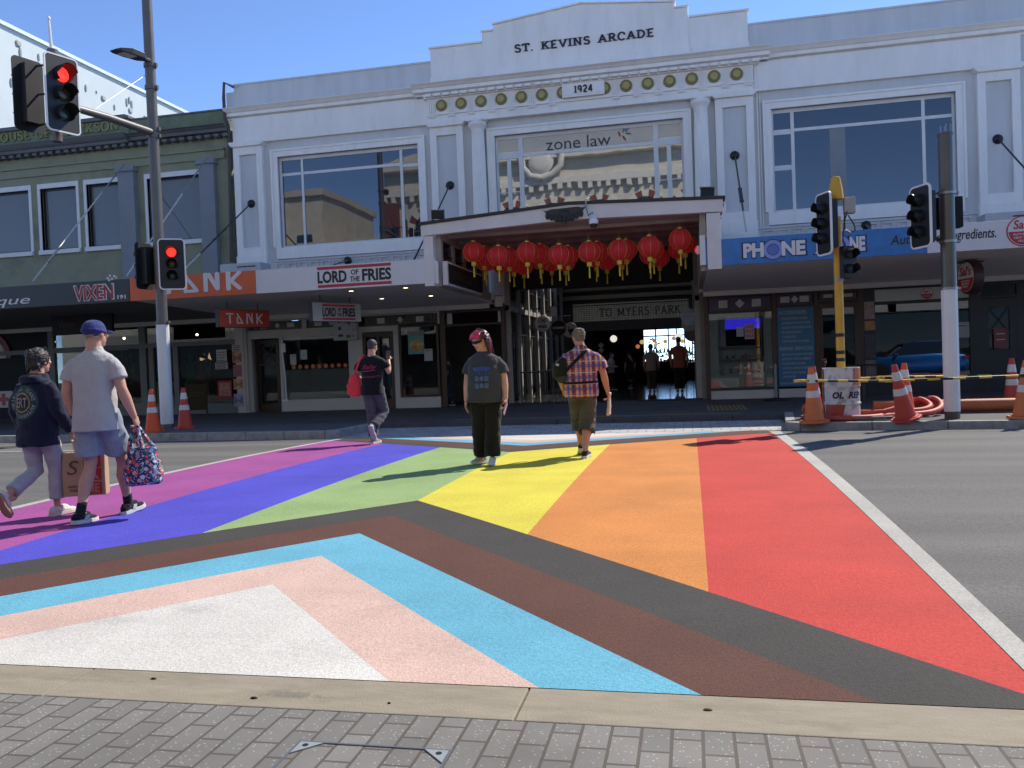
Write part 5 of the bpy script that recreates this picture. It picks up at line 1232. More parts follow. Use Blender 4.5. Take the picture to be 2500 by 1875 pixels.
# posters on the pier between the shops
random.seed(3)
PST = [(541, 868, 24, 30, (.45, .44, .42), 'white sketch flyer at the top of the pier left of the juice shop'), (541, 893, 30, 18, (.42, .42, .44), 'crumpled white flyer under the sketch flyer on the pier'), (549, 951, 32, 44, (.34, .03, .04), 'dark red framed notice on the pier left of the juice shop'),
       (578, 850, 22, 20, (.5, .42, .38), 'pale red lettered flyer highest on the juice shop post'), (579, 873, 22, 26, (.52, .22, .16), 'orange butterfly flyer high on the juice shop post'), (580, 905, 20, 30, (.36, .12, .13), 'dark pink picture flyer on the juice shop post'), (582, 938, 22, 26, (.55, .30, .16), 'pale orange butterfly flyer low on the juice shop post'), (583, 977, 22, 32, (.34, .30, .42), 'lilac butterfly flyer lowest on the juice shop post')]
for px, py, w_, h_, cc, lab in PST:
    y = YW - .125 if px < 560 else YW - .165
    a, b = at(px - w_/2, py + h_/2, y), at(px + w_/2, py - h_/2, y)
    t = thing('flyer', lab, 'poster', (a.x, y, a.z)); mb = MB(); mb.box(a.x, b.x, y - .004, y, a.z, b.z); mb.build('sheet', M('paper%d' % px + str(py), cc, .7, var=.1), t)
    mb = MB(); cx2, cz2 = (a.x + b.x)/2, (a.z + b.z)/2
    if 'butterfly' in lab:
        s_ = (b.x - a.x) * .42; mb.prism([(cx2 - s_, cz2 + s_), (cx2, cz2), (cx2 + s_, cz2 + s_), (cx2 + s_, cz2 - s_), (cx2, cz2 - s_*.2), (cx2 - s_, cz2 - s_)], y - .007, y - .0045)
        mb.build('print', M('bf%d' % py, tuple(c * .5 for c in cc), .7), t)
    elif 'notice' in lab:
        mb.box(a.x + .05, b.x - .05, y - .007, y - .0045, a.z + .07, b.z - .07); mb.build('print', M('notice_in', (.42, .18, .13), .7, var=.5, vs=8), t)
    else:
        for k in range(4): mb.box(a.x + .03, b.x - .05 - .02 * (k % 2), y - .007, y - .0045, a.z + .02 + (b.z - a.z) * k / 4.4, a.z + .05 + (b.z - a.z) * k / 4.4)
        mb.build('print', M('pp%d' % py, (.18, .13, .13), .7, var=.4), t)
# blue price board, window posters, notices
PBD = thing('price_board', 'blue upright board listing accessories and repair services beside the phone shop door', 'sign', (2.85, YS - .05, .35))
mb = MB(); mb.box(2.37, 3.33, YS - .06, YS - .03, .4, 2.57); mb.build('panel', M('board_blue', (.022, .13, .25), .45, var=.12, vs=2), PBD)
LT = M('board_letters', (.36, .40, .42), .6)
rows = [('ACCESSORIES', 2.38, .1, .72, .07), ('PHONE/IPAD CASES', 2.235, .062, .68, .13), ('SCREEN PROTECTORS', 2.11, .062, .74, .14), ('HEADPHONES/SPEAKERS', 1.985, .062, .78, .14), ('POWER BANKS', 1.86, .062, .5, .14), ('CHARGERS', 1.735, .062, .36, .14), ('CAR PHONE HOLDERS', 1.61, .062, .7, .14),
        ('REPAIR SERVICES', 1.39, .1, .86, .07), ('BROKEN SCREEN REPAIRS', 1.25, .062, .8, .13), ('BATTERY REPLACEMENT', 1.125, .062, .76, .13), ('CHARGING ISSUES', 1.0, .062, .6, .13), ('WATER DAMAGE REPAIRS', .875, .062, .78, .13), ('SOFTWARE ISSUES', .75, .062, .6, .13), ('AND MORE', .64, .062, .34, .13), ('WWW.PHONEZONE.CO.NZ', .46, .055, .84, .05)]
for s_, z, h_, w_, dx in rows: text('lettering', s_, h_, LT, PBD, (2.37 + dx - .02, YS - .061, z), w=w_, align='L', thick=.003, bold=.01)
def poster(lab, x0, x1, z0, z1, y, col, lines=(), tm=None, name='poster', var=.05):
    t = thing(name, lab, 'poster', (x0, y, z0)); mb = MB(); mb.box(x0, x1, y - .004, y, z0, z1); mb.build('sheet', M('sheet_' + lab[:14], col, .6, var=var, vs=5), t)
    for s_, z, h_, w_ in lines: text('lettering', s_, h_, tm, t, ((x0 + x1)/2, y - .0045, z), w=w_, bold=.03, thick=.003)
    return t
poster('small red SALE SALE SALE poster on the phone shop window', 1.5, 1.76, 1.75, 2.17, YS - .02, (.35, .33, .32), [('SALE', 2.06, .09, .22), ('SALE', 1.93, .09, .22), ('SALE', 1.80, .09, .22)], M('sale_red', (.4, .04, .04), .6))
poster('small pale list poster beside the sale poster', 1.28, 1.47, 1.83, 2.1, YS - .02, (.36, .36, .36), [('- - -', 2.0, .02, .12), ('- -', 1.92, .02, .1)], BLACKM)
tp = poster('teal poster of tacos in the burger shop window', -8.32, -7.81, 1.72, 2.43, YS - .03, (.12, .30, .29), [('TACOS', 2.27, .11, .42)], M('taco_red', (.40, .10, .06), .6))
for i, (dx, dz) in enumerate(((-.12, 0), (.0, .07), (.12, .0), (-.05, -.12), (.1, -.14))):
    mb = MB(); mb.ell((-8.06 + dx, YS - .036, 2.02 + dz), (.12, .006, .075), Matrix.Rotation(R(20 * (i - 2)), 3, 'Y'), n=12, m=7); mb.build('taco_print', M('taco%d' % i, ((.50, .33, .10), (.42, .28, .09), (.52, .36, .12), (.42, .15, .05), (.45, .25, .06))[i], .6, var=.4, vs=18), tp)
poster('white notice in the burger shop window under the taco poster', -7.82, -7.56, 1.5, 1.86, YS - .03, (.40, .40, .40), [('-----', 1.80, .015, .18)], BLACKM, 'notice')
poster('white notice taped left on the juice shop window', -12.2, -12.0, 1.55, 1.87, YS - .02, (.42, .43, .42), [('----', 1.8, .015, .12)], BLACKM, 'notice')
poster('white letter notice in the middle of the juice shop window', -11.85, -11.63, 1.7, 2.0, YS - .02, (.44, .44, .43), [('A', 1.81, .08, .07)], M('notice_green', (.1, .25, .18), .6), 'notice')
poster('paper notice on the pizza shop window at its right edge', 6.85, 7.2, 1.55, 1.96, YS - .06, (.30, .30, .29), [('----', 1.85, .02, .2)], BLACKM, 'notice')
poster('dark red menu on the black pizza shop door', 7.78, 8.1, 1.25, 1.75, YS - .06, (.20, .05, .05), [('----', 1.6, .02, .2), ('----', 1.45, .02, .2)], WT, 'notice')
for i, (z0, z1, cc, lab) in enumerate(((2.15, 2.62, (.32, .22, .21), 'topmost torn poster'), (1.85, 2.1, (.38, .2, .07), 'small orange poster'), (1.1, 1.75, (.05, .05, .055), 'dark poster'), (.55, 1.05, (.14, .11, .10), 'lowest poster'))):
    poster(lab + ' on the black pier between the phone and pizza shops', 4.62, 4.88, z0, z1, YS - .052, cc, var=.5)
# graffiti covered meter box over the juice window
t = thing('meter_box', 'white meter box covered in black stickers beside the hanging burger sign', 'meter box', (-9.95, YW - .1, 2.2))
a, b = at(817, 832, YW - .12), at(872, 775, YW - .12)
mb = MB(); mb.box(a.x, b.x, YW - .2, YW - .02, a.z, b.z); mb.build('casing', M('box_white', (.42, .41, .39), .6, dirt=.4), t, bev=.008)
for i in range(9):
    xx, zz = random.uniform(a.x + .03, b.x - .15), random.uniform(a.z + .03, b.z - .12)
    mb = MB(); mb.box(xx, xx + random.uniform(.05, .16), YW - .2045 - .0006 * i, YW - .2, zz, zz + random.uniform(.03, .14)); mb.build('sticker', M('stk%d' % i, random.choice([(.03, .03, .03), (.3, .3, .3), (.02, .2, .05), (.1, .1, .12)]), .6, var=.5, vs=20), t)
t = thing('pvc_pipe', 'white taped pipe standing at the left edge of the juice window', 'pipe', (-12.33, YS - .1, .4)); mb = MB(); mb.tube([(-12.36, YS - .08, .45), (-12.37, YS - .08, 1.2), (-12.43, YS - .08, 1.9), (-12.42, YS - .08, 2.35)], .025, 8); mb.build('tube', WINF, t, smooth=True)
mb = MB(); mb.box(-12.5, -12.3, YS - .09, YS - .06, .42, .47); mb.box(-12.46, -12.3, YS - .12, YS - .105, 1.95, 2.22); mb.build('bracket', WINF, t)

# ------------------------------------------------------------------ pale side wall of the taller building behind
pb = thing('pale_building', 'tall pale blue grey blank side wall rising behind the green building', 'building', (-27, 35, 0))
zw = at(0, 50, at(0, 50, 27).y); d0 = ray(0, 50); d0 = Vector((0, 0, CAM_H)) + d0 * (-26 / d0.x)
mb = MB(); mb.box(-40, -26, 24.4, 46, 0, d0.z - .15); mb.build('wall', M('pale_wall', (.56, .62, .62), .8, var=.06, vs=.5, bump=.1, bs=5, dirt=.35, dcol=(.42, .45, .45), ds=.35), pb)
mb = MB(); mb.box(-40.1, -25.9, 24.3, 46.1, d0.z - .15, d0.z); mb.build('coping', M('pale_coping', (.66, .74, .78), .6), pb)
mb = MB()
def wx(px, py):
    d = ray(px, py); return Vector((0, 0, CAM_H)) + d * (-25.98 / d.x)
for px, py in ((45, 106), (44, 144), (253, 240), (319, 270), (356, 288)):
    p = wx(px, py); mb.lathe([(.001, 0), (.15, 0), (.1, .04), (.001, .04)], p, 12, Matrix.Rotation(R(90), 3, 'Y'))
mb.build('tie_plate', M('plate_grey', (.42, .42, .40), .7, dirt=.5), pb)
random.seed(5)
mb = MB()
for px, py in ((95, 140), (38, 205), (28, 202), (322, 256), (316, 245), (310, 250), (236, 225), (280, 262), (50, 128), (210, 215)):
    p = wx(px, py); s_ = random.uniform(.06, .16)
    mb.ell(p, (.02, s_ * .5, s_ * 1.4), n=7, m=5)
mb.build('patch', M('scar_grey', (.25, .27, .28), .8), pb)
# ------------------------------------------------------------------ poles and traffic lights
BOARD = M('signal_black', (.010, .011, .014), .5, var=.15)
WBORD = M('signal_border_white', (.75, .75, .76), .5, var=.02)
REDON = M('red_lamp_lit', (.5, .02, .01), .3, emit=(1.0, .03, .02), es=.9)
REDIN = M('hood_red_glow', (.06, .006, .006), .5, emit=(.30, .004, .006), es=.25)
LAMPD = M('lamp_dark', (.02, .02, .02), .25); LAMPA = M('lamp_amber_dark', (.05, .035, .012), .25); LAMPG = M('lamp_green_dark', (.012, .03, .025), .25)
def signal_head(root, c, yaw, w, h, lr, gap, red=False, border=True, n=3, roll=0.0):
    c = Vector(c); f = Vector((math.sin(yaw), math.cos(yaw), 0)); r = Vector((f.y, -f.x, 0)); u = Vector((0, 0, 1))
    def P(x, y, z): return c + r * x + f * y + u * z
    def rr(w_, h_, y0, y1, rad, mb):
        pts = []
        for cx, cz, a0 in ((w_/2 - rad, h_/2 - rad, 0), (-w_/2 + rad, h_/2 - rad, 90), (-w_/2 + rad, -h_/2 + rad, 180), (w_/2 - rad, -h_/2 + rad, 270)):
            pts += [(cx + rad * math.cos(R(a0 + 90 * i / 6)), cz + rad * math.sin(R(a0 + 90 * i / 6))) for i in range(7)]
        return mb.rings([[P(x, y0, z) for x, z in pts], [P(x, y1, z) for x, z in pts]])
    mb = MB(); rr(w, h, -.012, .012, .09, mb)
    hw = lr * 1.15; hh = gap * n / 2 + .02
    mb.rings([[P(x, -.19, z) for x, z in ((-hw, -hh), (hw, -hh), (hw, hh), (-hw, hh))], [P(x, -.0125, z) for x, z in ((-hw, -hh), (hw, -hh), (hw, hh), (-hw, hh))]])
    hd = mb.build('signal_head', BOARD, root)
    if border:
        mb = MB(); t = .022
        for sgn in (1,):
            pts = []; rad = .09
            for cx, cz, a0 in ((w/2 - rad, h/2 - rad, 0), (-w/2 + rad, h/2 - rad, 90), (-w/2 + rad, -h/2 + rad, 180), (w/2 - rad, -h/2 + rad, 270)):
                pts += [(cx, cz, a0 + 90 * i / 6) for i in range(7)]
            ri = [[P(cx + q * math.cos(R(a)), y, cz + q * math.sin(R(a))) for cx, cz, a in pts] for q, y in ((rad - t, .0125), (rad - t, .016), (rad + .006, .016), (rad + .006, -.014), (rad - t, -.014))]
            mb.rings(ri, loop=True)
        mb.build('white_border', WBORD, hd)
    for i in range(n):
        z = gap * ((n - 1) / 2 - i)
        mb = MB(); k = 14; L = lr * 1.7
        oa = [(lr * 1.06 * math.cos(R(-50 + 280 * j / k)), lr * 1.06 * math.sin(R(-50 + 280 * j / k))) for j in range(k + 1)]
        ia = [(lr * 1.0 * math.cos(R(230 - 280 * j / k)), lr * 1.0 * math.sin(R(230 - 280 * j / k))) for j in range(k + 1)]
        prof = oa + ia
        mb.rings([[P(x, .0125, z + zz) for x, zz in prof], [P(x * 1.02, .0125 + L * (1 if zz > -.02 else .45), z + zz) for x, zz in prof]])
        vs = mb.build('visor', BOARD, hd, smooth=True)
        lens = (REDON if red and i == 0 else LAMPD, LAMPA, LAMPG)[i if n == 3 else (0 if i == 0 else 2)]
        mb = MB(); mb.rings([[P(lr * .93 * q * math.cos(2*math.pi*j/20), y, z + lr * .93 * q * math.sin(2*math.pi*j/20)) for j in range(20)] for q, y in ((1, .013), (.9, .03), (.6, .045), (.1, .052))])
        mb.build('lens', lens, hd, smooth=True)
    return hd
def collar(mb, x, y, z, r, h=.1):
    mb.lathe([(r, z - h/2), (r + .018, z - h/2), (r + .018, z + h/2), (r, z + h/2)], (x, y, 0), 22)
    mb.box(x + r, x + r + .06, y - .03, y + .03, z - h * .45, z + h * .45)

lp = (-11.72, 17.0)
t = thing('traffic_light_pole', 'tall grey street pole with white sleeve, lamp arm and overhead red signal', 'traffic light', (lp[0], lp[1], .15))
LPT = t
mb = MB(); mb.lathe([(.001, .1), (.125, .1), (.122, 3), (.115, 6), (.105, 12.5), (.001, 12.5)], (lp[0], lp[1], 0), 24); mb.build('pole', POLEG, t, smooth=True)
mb = MB(); zt = at(402, 793, lp[1]).z; zb = at(403, 1035, lp[1]).z; mb.lathe([(.126, zb), (.142, zb), (.142, zt), (.126, zt)], (lp[0], lp[1], 0), 14); mb.build('sleeve', SLEEVE, t)
mb = MB(); collar(mb, *lp, zt + .06, .126, .06); mb.build('collar', POLEG, t)
zarm = at(378, 327, lp[1]).z; zl = at(370, 160, lp[1]).z
for z in (zarm - .05, zarm + .1, zl, zl - .5):
    mb = MB(); collar(mb, *lp, z, .118, .09); mb.build('collar', POLEG, t)
# arm towards the road with the overhead head
yh = 13.9; hc = at(152, 230, yh); ea = at(204, 253, yh)
mb = MB(); a0 = Vector((lp[0], lp[1] - .1, zarm + .02)); a1 = Vector((hc.x - .30, yh + .14, at(170, 238, yh).z)); mb.tube([a0, a0.lerp(a1, .5) + Vector((0, 0, .03)), a1], [.085, .078, .07], 14); mb.build('arm', POLEG, t, smooth=True)
mb = MB(); mb.tube([(a1.x, a1.y + .02, a1.z - .75), (a1.x, a1.y + .02, at(130, 112, yh).z)], .10, 14); mb.build('arm_post', POLEG, t, smooth=True)
mb = MB(); mb.tube([(a1.x - .02, a1.y + .02, at(130, 114, yh).z), (a1.x - .05, a1.y + .02, at(132, 28, yh).z)], [.03, .022], 8); mb.ell((a1.x - .05, a1.y + .02, at(132, 33, yh).z), (.035, .035, .05)); mb.build('antenna', M('antenna_white', (.75, .74, .74), .4), t, smooth=True)
mb = MB(); mb.tube([at(360, 180, lp[1] - .1), a0.lerp(a1, .62) + Vector((0, 0, .1))], .008, 6); mb.build('brace_wire', M('galv_bright', (.45, .45, .45), .5, .3), t)
oh = signal_head(t, hc, R(108), .66, 1.45, .155, .37, red=True)
hb = at(70, 233, yh + .1); signal_head(t, hb, R(-75), .62, 1.4, .15, .36, border=False)
mb = MB(); mb.tube([hb, Vector((a1.x, a1.y, hb.z))], .02, 6); mb.tube([hb + Vector((0, 0, .55)), Vector((a1.x, a1.y, hb.z + .55))], .02, 6); mb.build('bracket', BLACK, t)
lc = at(420, 645, lp[1] - .25); signal_head(t, lc, R(150), .56, 1.13, .11, .262, red=True)
ls = at(352, 650, lp[1] - .1); signal_head(t, ls, R(-80), .5, 1.05, .105, .262, border=False)
mb = MB()
for z in (.3, -.35): mb.tube([ls + Vector((0, 0, z)), (lp[0], lp[1], ls.z + z), lc + Vector((0, .15, z))], .02, 6)
mb.build('bracket', BLACK, t)
# street lamp on its bracket
q0 = at(365, 150, lp[1] - .1); q1 = at(275, 121, lp[1] - 1.0)
mb = MB(); d = (q1 - q0); n_ = Vector((d.y, -d.x, 0)).normalized()
def LB(s, wv, h): p = q0 + d * s; return [p + n_ * wv + Vector((0, 0, h)), p - n_ * wv + Vector((0, 0, h)), p - n_ * wv * .9 + Vector((0, 0, -.02)), p + n_ * wv * .9 + Vector((0, 0, -.02))]
mb.rings([LB(.0, .05, .04), LB(.12, .06, .05), LB(.25, .16, .09), LB(.6, .19, .1), LB(.9, .16, .04), LB(1.0, .1, .0)])
lamp = mb.build('street_lamp', M('lamp_black', (.03, .03, .032), .5), t, bev=.008)
mb = MB(); mb.rings([[q0 + d * s + n_ * wv + Vector((0, 0, h)) for s, wv in ((.45, .12), (.45, -.12), (.8, -.11), (.8, .11))] for h in (-.03, -.022)]); mb.build('lamp_panel', M('lamp_panel', (.55, .55, .52), .4), lamp)

yp = (2.52, 15.2)
t = thing('traffic_light_pole', 'yellow temporary signal pole standing in a white drum with black tape rings', 'traffic light', (yp[0], yp[1], .15))
YEL = M('yellow_pole_paint', (.58, .32, .03), .5, var=.1, vs=6, dirt=.3, dcol=(.25, .14, .03), ds=5)
ytop = at(2047, 432, yp[1]).z
mb = MB(); mb.lathe([(.001, .2), (.072, .2), (.072, 3.6), (.001, 3.6)], (yp[0], yp[1], 0), 18); mb.build('pole', YEL, t, smooth=True)
zc0 = at(2048, 480, yp[1]).z
mb = MB(); mb.lathe([(.001, zc0 - .05), (.12, zc0 - .05), (.125, zc0), (.11, zc0 + .15), (.075, ytop), (.001, ytop + .01)], (yp[0], yp[1], 0), 8); mb.build('cap', M('yellow_cap', (.62, .34, .02), .4), t, bev=.01)
mb = MB()
for py in (818, 860, 878):
    z = at(2054, py, yp[1]).z; mb.lathe([(.0725, z - .03), (.076, z - .03), (.076, z + .03), (.0725, z + .03)], (yp[0], yp[1], 0), 18)
mb.build('tape_ring', BLACK, t)
mb = MB()
for py in (479, 602, 683):
    z = at(2054, py, yp[1]).z; mb.lathe([(.0725, z - .02), (.085, z - .02), (.085, z + .02), (.0725, z + .02)], (yp[0], yp[1], 0), 18)
mb.build('clamp', STEEL, t)
c = at(2012, 547, yp[1] - .12); signal_head(t, c, R(-112), .46, 1.05, .10, .255)
c2 = at(2074, 639, yp[1] - .12); signal_head(t, c2, R(146), .30, .50, .085, .25, border=False, n=2)
mb = MB()
for p in (c + Vector((0, .1, .4)), c + Vector((0, .1, -.4)), c2 + Vector((0, .1, .2)), c2 + Vector((0, .1, -.2))): mb.tube([p, (yp[0], yp[1], p.z)], .016, 6)
mb.build('bracket', STEEL, t)
a = at(2073, 500, yp[1]); mb = MB(); mb.box(a.x - .09, a.x + .09, yp[1] - .08, yp[1] + .08, a.z - .15, a.z + .12); mb.build('junction_box', M('box_grey', (.36, .36, .35), .5), t, bev=.01)
mb = MB(); mb.tube([at(x, y, yp[1] - .1) for x, y in ((2068, 517), (2062, 540), (2063, 560), (2078, 569), (2088, 562), (2085, 548), (2070, 525))], .011, 6); mb.tube([at(x, y, yp[1] - .1) for x, y in ((2062, 520), (2060, 560), (2058, 585), (2064, 603))], .011, 6); mb.build('cable', BLACK, t, smooth=True)

gp = (4.13, 14.75)
t = thing('traffic_light_pole', 'dark grey steel signal pole with white lower sleeve at the right', 'traffic light', (gp[0], gp[1], .15))
gt = at(2306, 330, gp[1]).z
mb = MB(); mb.lathe([(.001, .1), (.115, .1), (.113, gt), (.122, gt), (.122, gt + .03), (.001, gt + .03)], (gp[0], gp[1], 0), 24); mb.build('pole', M('pole_olive_grey', (.105, .10, .085), .35, .4, var=.12, vs=3), t, smooth=True)
mb = MB(); z0, z1 = at(2320, 1004, gp[1]).z, at(2318, 707, gp[1]).z; mb.lathe([(.116, z0), (.124, z0), (.124, z1), (.116, z1)], (gp[0], gp[1], 0), 12); mb.build('sleeve', SLEEVE, t)
for py in (472, 590, 705):
    mb = MB(); collar(mb, *gp, at(2315, py, gp[1]).z, .115, .04); mb.build('collar', STEEL, t)
mb = MB()
for dx, hh in ((-.08, .12), (-.02, .11), (.0, .15), (.07, .14)): mb.tube([(gp[0] + dx, gp[1] - .05, gt + .02), (gp[0] + dx, gp[1] - .05, gt + .02 + hh)], .008, 5)
mb.build('bolt', STEEL, t)
c = at(2248, 529, gp[1] - .1); signal_head(t, c, R(-112), .5, 1.0, .10, .255)
mb = MB()
for z in (.38, -.36): mb.tube([c + Vector((.05, .12, z)), (gp[0], gp[1], c.z + z)], .018, 6)
mb.tube([c + Vector((.1, .1, -.1)), c + Vector((.2, .1, -.35)), c + Vector((.35, .05, -.42))], .012, 6); mb.build('bracket', BLACK, t)
bb = at(2310, 520, gp[1] + .25); mb = MB(); mb.box(bb.x - .2, bb.x + .22, gp[1] + .13, gp[1] + .35, at(2310, 553, gp[1]).z, at(2310, 478, gp[1]).z); mb.build('rear_box', BLACKM, t)

# ------------------------------------------------------------------ the ballast drum
dx_, dy_ = 2.48, 14.98
t = thing('steel_drum', 'white and orange steel drum with dark letters holding up the yellow pole', 'drum', (dx_, dy_, .15))
dm, tn, bs_, tcx = _nodes('drum_paint')
dm_n = tn.nodes.new('ShaderNodeTexNoise'); dm_n.inputs['Scale'].default_value = 7; dm_n.inputs['Detail'].default_value = 8
tn.links.new(tcx.outputs['Object'], dm_n.inputs[0]); rp = tn.nodes.new('ShaderNodeValToRGB'); rp.color_ramp.elements[0].position = .36; rp.color_ramp.elements[0].color = (.33, .31, .29, 1); rp.color_ramp.elements[1].position = .5; rp.color_ramp.elements[1].color = (.62, .60, .58, 1)
tn.links.new(dm_n.outputs[0], rp.inputs[0]); tn.links.new(rp.outputs[0], bs_.inputs['Base Color']); bs_.inputs['Roughness'].default_value = .55
rd = .288
def drum_r(z): return rd + (.012 if abs(z - .45) < .02 or abs(z - .72) < .02 else 0)
prof = [(.001, .15)] + [(rd + (.014 if abs(z - .43) < .018 or abs(z - .72) < .018 else 0), z) for z in [.15 + .0172 * i for i in range(51)]]
mb = MB(); mb.lathe(prof + [(rd + .012, 1.015), (rd + .012, 1.035), (rd - .01, 1.035), (rd - .012, 1.01), (.001, 1.01)], (dx_, dy_, 0), 40); mb.build('barrel', dm, t, smooth=True)
def on_drum(a0, a1, z0, z1, skew, mat, name):
    mb = MB(); n = 12; r_ = rd + .0155
    for i in range(n):
        q = [(a0 + (a1 - a0) * i / n, a0 + (a1 - a0) * (i + 1) / n)][0]
        f = lambda a, z: (dx_ + r_ * math.sin(R(a + skew * (z - z0))), dy_ - r_ * math.cos(R(a + skew * (z - z0))), z)
        mb.face([f(q[0], z0), f(q[1], z0), f(q[1], z1), f(q[0], z1)])
    return mb.build(name, mat, t, smooth=True)
DOR = M('drum_orange', (.55, .14, .025), .5, var=.1, vs=8); DRD = M('drum_red', (.40, .05, .03), .55, var=.25, vs=8, dirt=.6, dcol=(.2, .12, .1), ds=9)
on_drum(28, 75, .74, 1.02, 25, DOR, 'orange_panel'); on_drum(-75, -10, .165, .42, 45, DRD, 'red_panel'); on_drum(-140, -78, .165, 1.0, 0, DOR, 'orange_panel')
me, tw = text_mesh('OL  REP', .115, .50, bold=.05, shear=.22, thick=.002)
for v in me.vertices:
    a = (v.co.x - tw / 2 + .055) / rd; rr_ = rd + .0025 - v.co.y * .5
    v.co = Vector((rr_ * math.sin(a), -rr_ * math.cos(a), v.co.z + .52 - .15))
link('lettering', me, M('drum_navy', (.025, .025, .05), .5), t)

# ------------------------------------------------------------------ cones and barrier poles
def cone_proto(col, sq=True):
    t = thing('traffic_cone', 'x', 'traffic cone', (0, 0, 0), 'traffic cones')
    m = M('cone_orange%s' % len(bpy.data.materials), col, .55, var=.08, vs=5, dirt=.35, dcol=(.12, .06, .04), ds=6)
    mb = MB(); n = 8; pts = [(.24 * math.cos(2*math.pi*(j+.5)/n), .24 * math.sin(2*math.pi*(j+.5)/n)) for j in range(n)]
    mb.prismz(pts, 0, .045); mb.prismz([(x * .8, y * .8) for x, y in pts], .0451, .06); mb.build('base', m, t, bev=.008)
    def rz(z): return .158 - (z - .06) * (.158 - .04) / .86
    mb = MB(); mb.lathe([(rz(.06), .06), (rz(.85), .85), (.042, .905), (.036, .915), (.028, .905), (.02, .8), (.001, .8)], (0, 0, 0), 28); mb.build('cone', m, t, smooth=True)
    for z0, z1 in ((.42, .53), (.66, .80)):
        mb = MB(); mb.lathe([(rz(z0) + .0005, z0), (rz(z0) + .003, z0), (rz(z1) + .003, z1), (rz(z1) + .0005, z1)], (0, 0, 0), 28); mb.build('reflective_band', M('cone_band%s' % len(bpy.data.materials), (.60, .59, .55), .4, var=.06, dirt=.3, dcol=(.3, .25, .2), ds=8), t, smooth=True)
    return t
cA = cone_proto((.72, .085, .015)); cB = cone_proto((.50, .045, .025)); cC = cone_proto((.60, .16, .04))
used = set()
def put(proto, loc, label, rot=(0, 0, 0)):
    o = proto if proto not in used else copy_tree(proto); used.add(proto)
    o.location = loc; o.rotation_euler = rot; o['label'] = label; return o
put(cA, (-11.2, 15.75, .15), 'bright orange traffic cone on the kerb just left of the street pole sleeve')
put(cB, (-11.0, 16.6, .15), 'shaded red orange traffic cone just right of the street pole sleeve', (0, 0, .4))
put(cC, (1.97, 14.5, .15), 'faded dirty orange traffic cone at the corner of the right kerb beside the drum', (R(1), R(-3), .3))
k2 = put(cB, (2.12, 15.6, .15), 'dark red traffic cone hidden behind the faded cone at the kerb corner', (0, 0, 0))
k3 = put(cA, (3.62, 15.6, .15), 'clean orange traffic cone standing behind the hose, right of the drum', (0, 0, .2))
k4 = put(cB, (3.36, 14.42, .17), 'red traffic cone leaning left next to the drum hoses', (R(3), R(-13), .25))
k5 = put(cB, (5.75, 16.9, .15), 'red traffic cone behind the orange pipe, right of the grey pole', (0, 0, .1))
k6 = put(cC, (5.02, 14.3, .15), 'faded orange traffic cone cut by the right edge of the picture', (0, R(3), 0))
BARY = M('bar_yellow', (.62, .42, .05), .5, var=.1); 
def bar(label, a, b, n=9, off=0):
    a, b = Vector(a), Vector(b); t = thing('cone_bar', label, 'barrier bar', tuple(a), 'striped barrier bars between the cones'); ms = {0: MB(), 1: MB()}
    for i in range(n):
        ms[(i + off) % 2].tube([a.lerp(b, i / n), a.lerp(b, (i + 1) / n)], .019 if (i % 2) else .021, 8)
    ms[0].build('yellow_band', BARY, t, smooth=True); ms[1].build('black_band', BLACK, t, smooth=True)
    mb = MB(); mb.lathe([(.05, -.02), (.07, -.02), (.07, .02), (.05, .02)], a, 14); mb.lathe([(.05, -.02), (.07, -.02), (.07, .02), (.05, .02)], b, 14); mb.build('end_ring', BARY, t, smooth=True)
bar('striped bar from the corner cone across the drum to the leaning cone', at(1948, 930, 14.45), at(2170, 930, 14.38), 9)
bar('striped bar from the leaning cone past the grey pole to the right edge cone', at(2172, 930, 14.38), at(2520, 916, 14.22), 11, 1)
bar('rear striped bar from the hidden red cone to the cone behind the hose', at(1960, 929, 15.6), at(2148, 922, 15.6), 8)
bar('rear striped bar from the cone behind the hose to the far red cone', at(2150, 921, 15.6), at(2410, 917, 16.8), 10, 1)
# hoses, pipe, cable
HR = M('hose_red', (.45, .06, .045), .6, var=.12, vs=6, dirt=.3, dcol=(.25, .1, .08), ds=6)
def coil(cx, cy, r, z, a0, a1, n=30, ry=.7): return [Vector((cx + r * math.cos(R(a0 + (a1 - a0) * i / n)), cy + r * ry * math.sin(R(a0 + (a1 - a0) * i / n)), z)) for i in range(n + 1)]
mb = MB(); mb.tube(coil(2.55, 15.02, .56, .20, 200, 350) + spline([Vector((3.3, 14.95, .2)), Vector((3.9, 15.2, .22)), Vector((4.2, 15.6, .3)), Vector((4.15, 15.9, .42)), Vector((3.9, 15.9, .36)), Vector((3.3, 15.7, .22))]), .05, 10); mb.tube(coil(2.55, 15.1, .5, .24, 150, 20) + spline([Vector((3.4, 15.2, .26)), Vector((3.8, 15.3, .26)), Vector((4.0, 15.5, .32)), Vector((3.9, 15.8, .42)), Vector((3.7, 15.8, .34))]), .048, 10)
tag(mb.build('hose', HR, smooth=True), 'thick red hose coiled around the drum foot and looping by the leaning cone', 'hose')
mb = MB(); mb.tube(spline([(2.25, 15.6, .2), (1.98, 15.5, .25), (1.93, 15.35, .36), (2.05, 15.3, .42)]), .045, 10); tag(mb.build('hose', HR, smooth=True), 'short red hose end curling up behind the drum on its left', 'hose')
mb = MB(); mb.tube([(3.2, 16.1, .28), (9, 15.6, .28)], .11, 16); tag(mb.build('pipe', M('orange_pipe', (.42, .12, .035), .6, dirt=.4, dcol=(.2, .08, .04)), smooth=True), 'thick orange pipe lying along the kerb behind the grey pole', 'pipe')
random.seed(11)
mb = MB()
